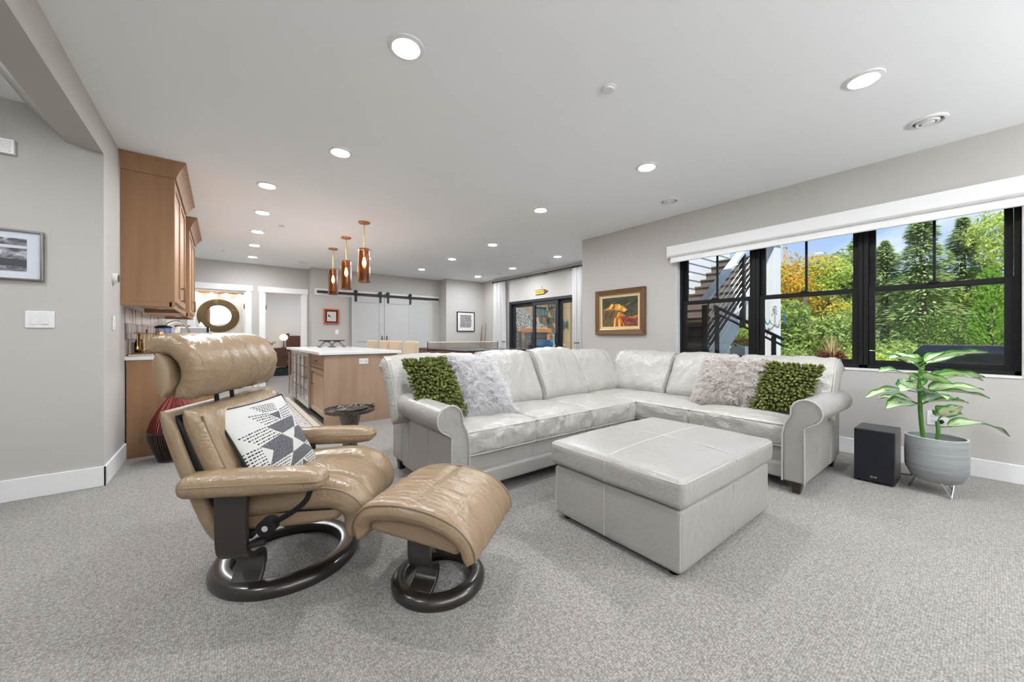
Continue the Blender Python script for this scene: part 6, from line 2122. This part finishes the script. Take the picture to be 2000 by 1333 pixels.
cm = thing('porch_column', (8.38, 2.56, -0.012), 'tall white porch column with an iron anchor outside the middle window', 'column')
Mc = Matrix.Rotation(R(-15), 3, 'Z')
MB().cbox((0, 0, 1.45), (0.19, 0.19, 2.9), Mc).build('shaft', M_wht, cm, smooth=0, bevel=0.004)
MB().cbox((0, 0, 0.10), (0.27, 0.27, 0.2), Mc).build('plinth', M_wht, cm, smooth=0, bevel=0.004)
MB().cbox((-0.12, 0.0, 3.05), (0.5, 0.20, 0.30), Mc).build('beam', M_wht, cm, smooth=0, bevel=0.004)
MB().cbox((-0.19, 0.08, 1.45), (0.06, 0.05, 2.9), Mc).build('side_board', M_wht, cm, smooth=0)
an = MB()
A0 = V((-0.116, -0.076, 1.5))
ax = V((0.788, -0.6155, 0)) * 1.0
an.tube([A0 + V((0, 0, 0.16)), A0 + V((0, 0, -0.13))], 0.010, 6)
an.tube([A0 + ax * -0.05 + V((0, 0, 0.12)), A0 + ax * 0.05 + V((0, 0, 0.12))], 0.008, 6)
an.tube([A0 + ax * 0.10 * cos(a) + V((0, 0, -0.04 + 0.10 * sin(a))) for a in [R(180 + 18 * i) for i in range(11)]], 0.009, 6)
an.tube([A0 + ax * 0.03 * cos(a) + V((0, 0, 0.19 + 0.03 * sin(a))) for a in [R(36 * i) for i in range(10)]], 0.007, 6, closed=True)
an.build('anchor', mat('weathered_iron', (0.30, 0.28, 0.26), 0.7), cm)
hk = MB().tube(bez([A0 + ax * -0.17 + V((0.02, 0.05, 0.1)), A0 + ax * -0.18 + V((0, 0, -0.08)), A0 + ax * -0.13 + V((0, 0, -0.13)), A0 + ax * -0.09 + V((0, 0, -0.05))], 14), 0.012, 6)
hk.build('hook', mat('teal_paint', (0.03, 0.22, 0.26), 0.5), cm)
MB().tube([A0 + ax * 0.17 + V((0, 0, 0.1)), A0 + ax * 0.18 + V((0, 0, -0.13)), A0 + ax * 0.21 + V((0, 0, -0.10))], 0.012, 6).build('hook', mat('blue_paint', (0.02, 0.10, 0.25), 0.5), cm)

# planters
def tuft(mb, c, n_, h_, sp_, w_, rg_, dr=0.3):
    for i in range(n_):
        a = rg_.uniform(0, 2 * pi)
        r_ = rg_.uniform(0, sp_) 
        L = h_ * rg_.uniform(0.6, 1.1)
        b_ = V(c) + V((cos(a), sin(a), 0)) * rg_.uniform(0, sp_ * 0.3)
        m1 = b_ + V((cos(a) * r_ * 0.5, sin(a) * r_ * 0.5, L * 0.6))
        e_ = b_ + V((cos(a) * r_ * 1.2, sin(a) * r_ * 1.2, L * (1 - dr * rg_.random())))
        s_ = V((-sin(a), cos(a), 0)) * w_
        mb.add([b_ - s_, b_ + s_, m1 + s_ * .8, m1 - s_ * .8, e_], [(0, 1, 2, 3), (3, 2, 4)])
def leaves(mb, c, rad, n_, size, rg_, shell=0.5, flat=0.6):
    c = V(c)
    for i in range(n_):
        d_ = V((rg_.gauss(0, 1), rg_.gauss(0, 1), rg_.gauss(0, 1))).normalized()
        k = shell + (1 - shell) * rg_.random() ** 0.5
        p = c + V((d_.x * rad[0], d_.y * rad[1], d_.z * rad[2])) * k
        nn = (d_ * 0.7 + V((rg_.uniform(-1, 1), rg_.uniform(-1, 1), rg_.uniform(-.3, 1)))).normalized()
        u_ = nn.orthogonal().normalized()
        v_ = nn.cross(u_)
        th = rg_.uniform(0, 6.28)
        a_ = (u_ * cos(th) + v_ * sin(th)) * size * rg_.uniform(0.6, 1.2)
        b_ = (v_ * cos(th) - u_ * sin(th)) * size * flat * rg_.uniform(0.6, 1.2)
        mb.add([p - a_, p + b_ * .6, p + a_, p - b_ * .6], [(0, 1, 2, 3)])
rg3 = random.Random(7)
pp_ = thing('flower_box', (8.80, 3.28, 0), 'white planter box with red geraniums under the deck stairs', 'planter')
MB().box((-0.14, -0.14, 0.70), (0.14, 0.14, 0.92)).build('box', M_wht, pp_, smooth=0, bevel=0.006)
MB().box((-0.10, -0.10, -0.012), (0.10, 0.10, 0.70)).build('stand', M_black, pp_, smooth=0)
m_ = MB(); leaves(m_, (0, 0, 0.97), (0.20, 0.20, 0.09), 220, 0.035, rg3)
o = m_.build('leaves', leaf_mat('geranium_leaf', (0.06, 0.16, 0.02), (0.16, 0.30, 0.05)), pp_, smooth=0); o['kind'] = 'stuff'
m_ = MB()
for c in ((-0.10, 0.06, 1.03), (0.02, -0.05, 1.05), (0.10, -0.09, 1.03), (-0.02, 0.08, 1.0)):
    leaves(m_, c, (0.07, 0.07, 0.05), 70, 0.022, rg3)
o = m_.build('red_flowers', leaf_mat('geranium_red', (0.60, 0.03, 0.01), (0.85, 0.10, 0.03)), pp_, smooth=0); o['kind'] = 'stuff'
pp_ = thing('grass_planter', (9.70, 1.94, 0), 'blue pot with burgundy foliage and pale grass plumes outside the middle window', 'planter')
MB().lathe([(0.0, -0.01), (0.14, -0.01), (0.20, 0.30), (0.22, 0.52), (0.20, 0.52), (0.0, 0.48)], n=24).build('pot', mat('blue_glaze', (0.05, 0.11, 0.18), 0.25), pp_)
m_ = MB(); tuft(m_, (0, 0, 0.50), 260, 0.50, 0.36, 0.012, rg3, 0.7)
o = m_.build('burgundy_leaves', leaf_mat('burgundy', (0.10, 0.02, 0.02), (0.28, 0.10, 0.05)), pp_, smooth=0); o['kind'] = 'stuff'
m_ = MB(); tuft(m_, (0, 0, 0.55), 60, 0.62, 0.22, 0.010, rg3, 0.1)
o = m_.build('grass_plumes', leaf_mat('plume', (0.50, 0.38, 0.18), (0.72, 0.58, 0.32)), pp_, smooth=0); o['kind'] = 'stuff'

# covered spa
sp_ = thing('covered_spa', (7.6, -0.48, -0.012), 'dark grey covered hot tub outside the right window', 'hot tub')
MB().box((-0.98, -1.0, 0.0), (0.98, 1.0, 0.74)).build('skirt', mat('spa_skirt', (0.20, 0.205, 0.215), 0.6, wood=((1, 1, 9), (0.27, 0.275, 0.28))), sp_, smooth=0, bevel=0.05, seg=3)
MB().prism([(-1.02, 0.73), (1.02, 0.73), (1.02, 0.95), (0.0, 1.03), (-1.02, 0.95)], 'y', -1.04, 1.04).build('cover', mat('spa_cover', (0.045, 0.046, 0.05), 0.9, spec=0.1, wood=((1, 1, 12), (0.09, 0.09, 0.095))), sp_, smooth=0, bevel=0.02, seg=3)
MB().box((-1.03, -0.02, 0.80), (-1.025, 0.02, 0.60)).build('strap', M_black, sp_, smooth=0)

# trees and shrubs
M_bark = mat('bark', (0.13, 0.10, 0.08), 0.95, bump=('noise', 20, 0.6, 0.03))
LM = {
    'orange': leaf_mat('autumn_leaf', (0.66, 0.27, 0.04), (0.48, 0.58, 0.08), (0.70, 0.50, 0.08), 0.5),
    'lime': leaf_mat('lime_leaf', (0.34, 0.46, 0.09), (0.66, 0.72, 0.22), (0.50, 0.60, 0.14), 0.5),
    'green': leaf_mat('green_leaf', (0.19, 0.29, 0.08), (0.46, 0.55, 0.18), (0.31, 0.42, 0.12), 0.5),
    'pine': leaf_mat('pine_leaf', (0.28, 0.40, 0.17), (0.58, 0.66, 0.34), (0.42, 0.53, 0.25), 0.5),
    'dark': leaf_mat('dark_leaf', (0.05, 0.12, 0.02), (0.16, 0.27, 0.06), (0.10, 0.18, 0.04), 0.4),
    'cedar': leaf_mat('cedar_leaf', (0.22, 0.40, 0.06), (0.40, 0.60, 0.12), (0.30, 0.50, 0.08), 0.45),
}
def tree(name, x, y, base, h_, rad, kind, n_, size, lab, seed, blobs=9, cz=0.62):
    t = thing(name, (x, y, base), lab, 'tree')
    rg_ = random.Random(seed)
    MB().tube(bez([(0, 0, -0.3), (0.05, 0.05, h_ * 0.4), (0, 0.1, h_ * 0.85)], 10), [0.16 - 0.011 * i for i in range(11)], 8).build('trunk', M_bark, t)
    m_ = MB()
    for b in range(blobs):
        a = rg_.uniform(0, 6.28)
        q = sqrt(rg_.random())
        c = (rad * 0.68 * q * cos(a), rad * 0.68 * q * sin(a), h_ * (cz + rg_.uniform(-0.30, 0.27)))
        rr = rad * rg_.uniform(0.42, 0.62)
        leaves(m_, c, (rr, rr, rr * 0.75), n_ // blobs, size, rg_, 0.35)
        if b < 5:
            MB().tube(bez([(0, 0.03, h_ * 0.25), (c[0] * 0.5, c[1] * 0.5, c[2] * 0.75), c], 8), 0.04, 5).build('branch', M_bark, t)
    kinds = kind if isinstance(kind, tuple) else (kind,)
    o = m_.build('foliage', LM[kinds[0]], t, smooth=0)
    o['kind'] = 'stuff'
    return t
def conifer(x, y, base, h_, rad, n_, size, lab, seed, kind='pine', col=False):
    t = thing('conifer_tree' if not col else 'columnar_cedar', (x, y, base), lab, 'tree')
    rg_ = random.Random(seed)
    MB().tube([(0, 0, -0.3), (0, 0, h_ * 0.5), (0, 0, h_ * 0.97)], [0.16, 0.10, 0.02] if not col else [0.06, 0.05, 0.01], 8).build('trunk', M_bark, t)
    m_ = MB()
    for i in range(n_):
        k = rg_.random() ** (0.8 if not col else 1.0)
        z = h_ * (0.16 + 0.84 * k) if not col else h_ * (0.02 + 0.98 * k)
        rr = rad * ((1 - k) ** 0.75 + 0.06) if not col else rad * (1 - k ** 3) ** 0.5
        lay = 0.55 + 0.45 * abs(sin(z * 3.2 + seed)) if not col else 1.0
        q = rr * lay * (0.35 + 0.65 * rg_.random())
        a = rg_.uniform(0, 6.28)
        a = round(a * 2.2) / 2.2 + rg_.uniform(-.16, .16) if not col else a
        p = V((q * cos(a), q * sin(a), z - q * 0.18 if not col else z))
        d_ = V((cos(a), sin(a), rg_.uniform(-.5, .15) if not col else rg_.uniform(.3, 1.2))).normalized()
        s_ = V((-sin(a), cos(a), rg_.uniform(-.4, .4))).normalized()
        L = size * rg_.uniform(0.7, 1.3)
        w_ = size * rg_.uniform(0.22, 0.4)
        m_.add([p - d_ * L, p + s_ * w_, p + d_ * L, p - s_ * w_], [(0, 1, 2, 3)])
    o = m_.build('foliage', LM[kind], t, smooth=0)
    o['kind'] = 'stuff'
    return t
tree('maple_tree', 17.0, 4.5, 0.3, 4.1, 1.7, 'orange', 5500, 0.085, 'orange autumn maple seen through the middle window', 1)
tree('leafy_tree', 17.6, 3.5, 0.3, 3.9, 1.25, 'lime', 4500, 0.085, 'bright lime green tree right of the orange maple', 2)
tree('leafy_tree', 14.6, 3.5, 0.2, 2.7, 1.5, 'green', 6000, 0.09, 'low green tree in front of the orange maple', 3, cz=0.5)
tree('leafy_tree', 26, 5.2, 0.6, 5.3, 2.2, 'green', 4200, 0.15, 'tall pale green tree behind the orange maple', 4)
tree('leafy_tree', 20.6, -1.0, 0.4, 5.2, 1.6, 'lime', 4500, 0.10, 'bright green tree at the right edge of the right window', 5)
tree('leafy_tree', 14.2, 5.6, 0.2, 3.6, 1.5, 'lime', 5000, 0.09, 'bright green tree glimpsed below the deck stairs', 6, cz=0.5)
tree('leafy_tree', 16.0, 6.8, 0.2, 4.0, 1.8, 'green', 4000, 0.12, 'green tree farther behind the deck stairs', 7)
conifer(20.6, 2.5, 0.4, 4.5, 1.3, 4200, 0.13, 'tall feathery pine left of the muntin in the right window', 11)
conifer(19.6, 1.45, 0.4, 5.3, 1.35, 5000, 0.13, 'tallest feathery pine in the middle of the right window', 12)
conifer(21.0, 0.55, 0.4, 5.0, 1.3, 4600, 0.13, 'feathery pine behind the bright green tree in the right window', 13)
conifer(30.0, 4.7, 0.8, 6.6, 2.0, 3600, 0.2, 'distant pine between the maple and the tall pines', 14)
conifer(14.6, -0.05, 0.2, 2.6, 0.42, 3000, 0.07, 'slim bright green cedar beyond the covered hot tub', 15, 'cedar', True)
conifer(14.9, -0.55, 0.2, 2.3, 0.38, 2600, 0.07, 'shorter slim cedar at the right edge beyond the hot tub', 16, 'cedar', True)
rg4 = random.Random(21)
BACK = [(29, -5, 4.6), (31, -1.2, 4.8), (33, 2.2, 5.0), (32, 7.6, 5.2), (27, 9.2, 5), (22, 8.6, 4.4), (26, -3.0, 4.4)]
BL_ = ['dark wood tree far behind, right of the bright green tree', 'dark wood tree far behind the two cedars', 'dark wood tree far behind the tall pines', 'dark wood tree far behind the orange maple', 'dark wood tree far behind the white column', 'dark wood tree far behind the deck stairs', 'dark wood tree just right of the slim cedars']
for i, (x, y, h_) in enumerate(BACK):
    tree('background_tree', x, y, 0.5, h_, 3.1, 'dark' if i % 2 else 'green', 4200, 0.24, BL_[i], 40 + i, cz=0.42)['group'] = 'dark trees of the wood behind'
def shrub(x, y, z, r_, kind, n_, size, lab, seed):
    t = thing('shrub', (x, y, z), lab, 'shrub', group='garden shrubs')
    rg_ = random.Random(seed)
    m_ = MB()
    for k in range(4):
        leaves(m_, (rg_.uniform(-.4, .4) * r_, rg_.uniform(-.6, .6) * r_, r_ * rg_.uniform(.4, .75)), (r_ * .7, r_ * .7, r_ * .55), n_ // 4, size, rg_, 0.4)
    o = m_.build('foliage', LM[kind], t, smooth=0); o['kind'] = 'stuff'
    st_ = MB().tube([(0, 0, -0.05), (0, 0, r_ * 0.5)], 0.03, 6).build('stem', M_bark, t)
SH = [(11.0, 2.75, 0.75, 'green', 'low green shrub left of the burgundy planter'), (11.6, 1.6, 0.7, 'lime', 'low lime shrub right of the burgundy planter'), (13.0, 4.4, 0.85, 'dark', 'dark shrub behind the white column'), (13.6, 2.6, 0.95, 'dark', 'dark shrub below the lime green tree'), (13.2, 1.3, 0.85, 'green', 'green shrub left of the covered hot tub'), (16.5, 1.2, 1.2, 'dark', 'big dark shrub below the tall pines'), (16.5, 0.0, 1.1, 'green', 'big green shrub behind the slim cedars'), (11.3, 4.3, 0.7, 'green', 'green shrub beyond the flower box')]
for i, (x, y, r_, k_, lab) in enumerate(SH):
    shrub(x, y, gz(x, y), r_, k_, 1500, 0.06, lab, 60 + i)

# ================================================================== PATIO BEYOND THE GLASS DOORS
wq = ST('wall_porch', MB().box((6.33, 9.50, -0.05), (12.5, 9.62, 3.4)), mat('porch_sheathing', (0.30, 0.20, 0.11), 0.8), smooth=0)
PLM = [mat('plank_%d' % i, c, 0.7, wood=((8, 8, 0.8), tuple(q * 0.72 for q in c))) for i, c in enumerate(((0.46, 0.34, 0.19), (0.40, 0.28, 0.15), (0.52, 0.40, 0.24), (0.34, 0.25, 0.15)))]
pk = [MB().box((0.003, 0, 0), (0.137, -0.022, 3.4)).build('plank', m_, wq, smooth=0, bevel=0.003) for m_ in PLM]
for i in range(44):
    o = pk[i] if i < 4 else pk[rg4.randrange(4)].copy()
    if i >= 4:
        COL.objects.link(o)
    o.location = (6.34 + i * 0.14, 9.50, 0)
def pebble_mat():
    m = mat('river_pebbles', (0.5, 0.5, 0.46), 0.7)
    n = m.node_tree
    b = n.nodes['Principled BSDF']
    t_ = n.nodes.new('ShaderNodeTexCoord')
    v1 = n.nodes.new('ShaderNodeTexVoronoi'); v1.inputs['Scale'].default_value = 15
    v2 = n.nodes.new('ShaderNodeTexVoronoi'); v2.inputs['Scale'].default_value = 15; v2.feature = 'DISTANCE_TO_EDGE'
    r = n.nodes.new('ShaderNodeValToRGB')
    r.color_ramp.elements[0].position = 0.03; r.color_ramp.elements[0].color = (0.08, 0.08, 0.07, 1)
    r.color_ramp.elements[1].position = 0.12; r.color_ramp.elements[1].color = (1, 1, 1, 1)
    r2 = n.nodes.new('ShaderNodeValToRGB')
    r2.color_ramp.elements[0].color = (0.28, 0.30, 0.26, 1); r2.color_ramp.elements[1].color = (0.74, 0.74, 0.68, 1)
    mx = n.nodes.new('ShaderNodeMixRGB'); mx.blend_type = 'MULTIPLY'; mx.inputs[0].default_value = 1
    bp = n.nodes.new('ShaderNodeBump'); bp.inputs['Distance'].default_value = 0.03
    for x in (v1, v2):
        n.links.new(t_.outputs['Object'], x.inputs['Vector'])
    n.links.new(v1.outputs['Color'], r2.inputs[0]); n.links.new(v2.outputs['Distance'], r.inputs[0])
    n.links.new(r.outputs[0], mx.inputs[1]); n.links.new(r2.outputs[0], mx.inputs[2])
    n.links.new(mx.outputs[0], b.inputs['Base Color'])
    n.links.new(v2.outputs['Distance'], bp.inputs['Height']); n.links.new(bp.outputs[0], b.inputs['Normal'])
    return m
fp = thing('stone_fireplace', (7.95, 9.25, -0.012), 'outdoor fireplace of river pebbles with orange timber surround beyond the patio doors', 'fireplace')
out = [(6.5, 0.0), (6.5, 2.6), (7.0, 2.12), (7.44, 2.01), (7.75, 1.87), (7.97, 1.66), (8.3, 1.55), (8.59, 1.41), (8.85, 1.2), (9.14, 1.06), (9.39, 0.83), (9.57, 0.55), (9.75, 0.0)]
MB().prism([(x - 7.95, z) for x, z in out], 'y', -0.25, 0.22).build('pebble_mass', pebble_mat(), fp, smooth=0, bevel=0.03)
M_timber = mat('orange_timber', (0.55, 0.22, 0.055), 0.5, wood=((3, 3, 3), (0.42, 0.15, 0.035)))
MB().box((-0.66, -0.36, 1.27), (0.66, -0.24, 1.40)).build('lintel', M_timber, fp, smooth=0, bevel=0.008)
for s_ in (-1, 1):
    MB().box((s_ * 0.62, -0.34, 0.0), (s_ * 0.48, -0.24, 1.27)).build('timber_post', M_timber, fp, smooth=0, bevel=0.008)
M_fb = mat('firebox_steel', (0.06, 0.065, 0.075), 0.45, 0.3)
MB().box((-0.48, -0.30, 0.0), (0.48, -0.24, 1.27)).build('firebox', M_fb, fp, smooth=0)
for s_ in (-1, 1):
    d_ = MB().box((s_ * 0.02, -0.325, 0.1), (s_ * 0.40, -0.30, 1.05)).build('fire_door', mat('fire_door_steel', (0.11, 0.115, 0.125), 0.4, 0.4), fp, smooth=0, bevel=0.005)
    MB().box((s_ * 0.07, -0.332, 0.2), (s_ * 0.35, -0.325, 0.95)).build('pane', mat('smoked_glass', (0.03, 0.035, 0.045), 0.08), d_, smooth=0)
MB().box((-0.46, -0.33, 1.09), (0.46, -0.30, 1.24)).build('hood', M_fb, fp, smooth=0)
def lantern(x, z, lab, h_=0.26, w_=0.16):
    t = thing('wall_lantern', (x, 9.37, z), lab, 'lantern')
    MB().box((-w_ / 2, -w_ / 2, -h_ / 2), (w_ / 2, w_ / 2, -h_ / 2 + 0.02)).build('base', M_iron, t, smooth=0)
    MB().lathe([(w_ * 0.75, h_ / 2 - 0.03), (w_ * 0.2, h_ / 2 + 0.05), (0.0, h_ / 2 + 0.06)], n=4).build('roof', M_iron, t, smooth=0)
    for sx_ in (-1, 1):
        for sy_ in (-1, 1):
            MB().box((sx_ * w_ / 2, sy_ * w_ / 2, -h_ / 2), (sx_ * (w_ / 2 - 0.015), sy_ * (w_ / 2 - 0.015), h_ / 2)).build('corner_bar', M_iron, t, smooth=0)
    MB().box((-w_ / 2 + 0.012, -w_ / 2 + 0.012, -h_ / 2 + 0.02), (w_ / 2 - 0.012, w_ / 2 - 0.012, h_ / 2 - 0.02)).build('glass', mat('lantern_glass', (0.12, 0.13, 0.13), 0.2), t, smooth=0)
    MB().box((-0.02, 0.0, 0.0), (0.02, 0.108, 0.04)).build('bracket', M_iron, t, smooth=0)
lantern(9.07, 2.24, 'dark wall lantern on the plank wall at the top of the middle glass door')
lantern(9.04, 1.69, 'small dark lantern below the other one on the plank wall', 0.2, 0.13)
tl = thing('teal_wall_cabinet', (8.66, 9.36, 1.98), 'small teal metal rack with two baskets on the plank wall', 'rack')
M_teal = mat('teal_metal', (0.04, 0.12, 0.11), 0.5)
MB().box((-0.24, 0.09, -0.13), (0.24, 0.10, 0.16)).build('back', mat('grey_wood', (0.20, 0.19, 0.17), 0.8), tl, smooth=0)
for x in (-0.15, 0.13):
    MB().lathe([(0.0, -0.12), (0.07, -0.12), (0.095, 0.06), (0.085, 0.06), (0.06, -0.11)], (x, 0, 0), 16).build('basket', M_teal, tl)
MB().tube([(-0.24, 0.08, 0.14), (0.24, 0.08, 0.14)], 0.012, 6).build('bar', M_iron, tl)
ws = thing('metal_fish_ornament', (9.62, 9.42, 1.62), 'teal metal fish ornament on the plank wall in the right glass door', 'ornament')
MB().prism([(-0.28, 0.0), (-0.15, 0.12), (0.08, 0.10), (0.20, 0.02), (0.32, 0.13), (0.32, -0.12), (0.20, -0.02), (0.06, -0.12), (-0.16, -0.11)], 'y', 0.0, 0.03).build('body', M_teal, ws, smooth=0, bevel=0.008)
MB().tube([(0, 0.03, 0.0), (0, 0.058, 0.0)], 0.012, 8).build('hook', M_iron, ws)
MB().prism([(-0.05, 0.11), (0.02, 0.2), (0.07, 0.1)], 'y', 0.005, 0.025).build('fin', mat('rust_metal', (0.16, 0.12, 0.09), 0.7), ws, smooth=0)
bc = thing('blue_patio_chair', (7.42, 8.05, -0.012), 'bright blue rounded patio chair in front of the fireplace', 'chair')
M_blue = mat('blue_plastic', (0.03, 0.22, 0.48), 0.4)
def bsh(u, v):
    a = R(-20 + 220 * u)
    r_ = 0.28 + 0.03 * v
    return (r_ * cos(a), -r_ * sin(a) * 0.9 - 0.02, 0.42 + 0.62 * v * (0.75 + 0.25 * sin(pi * u)))
MB().surf(bsh, 24, 8).build('back_shell', M_blue, bc, smooth=80, solid=0.02)
MB().lathe([(0.0, 0.40), (0.26, 0.40), (0.28, 0.43), (0.0, 0.44)], n=28).build('seat', M_blue, bc)
for i in range(4):
    a = R(45 + 90 * i)
    MB().tube([(0.18 * cos(a), 0.18 * sin(a), 0.41), (0.24 * cos(a), 0.24 * sin(a), 0.0)], 0.018, 8).build('leg', M_blue, bc)
pc2 = thing('porch_post', (9.9, 8.9, -0.012), 'pale porch post at the right edge of the glass doors', 'column')
MB().box((-0.09, -0.09, 0), (0.09, 0.09, 3.2)).build('shaft', M_wht, pc2, smooth=0, bevel=0.005)
MB().box((-0.12, -0.12, 0), (0.12, 0.12, 0.18)).build('plinth', M_wht, pc2, smooth=0, bevel=0.005)
MB().box((-0.06, -1.2, 0.9), (0.06, -0.09, 1.0)).build('rail', M_wht, pc2, smooth=0)
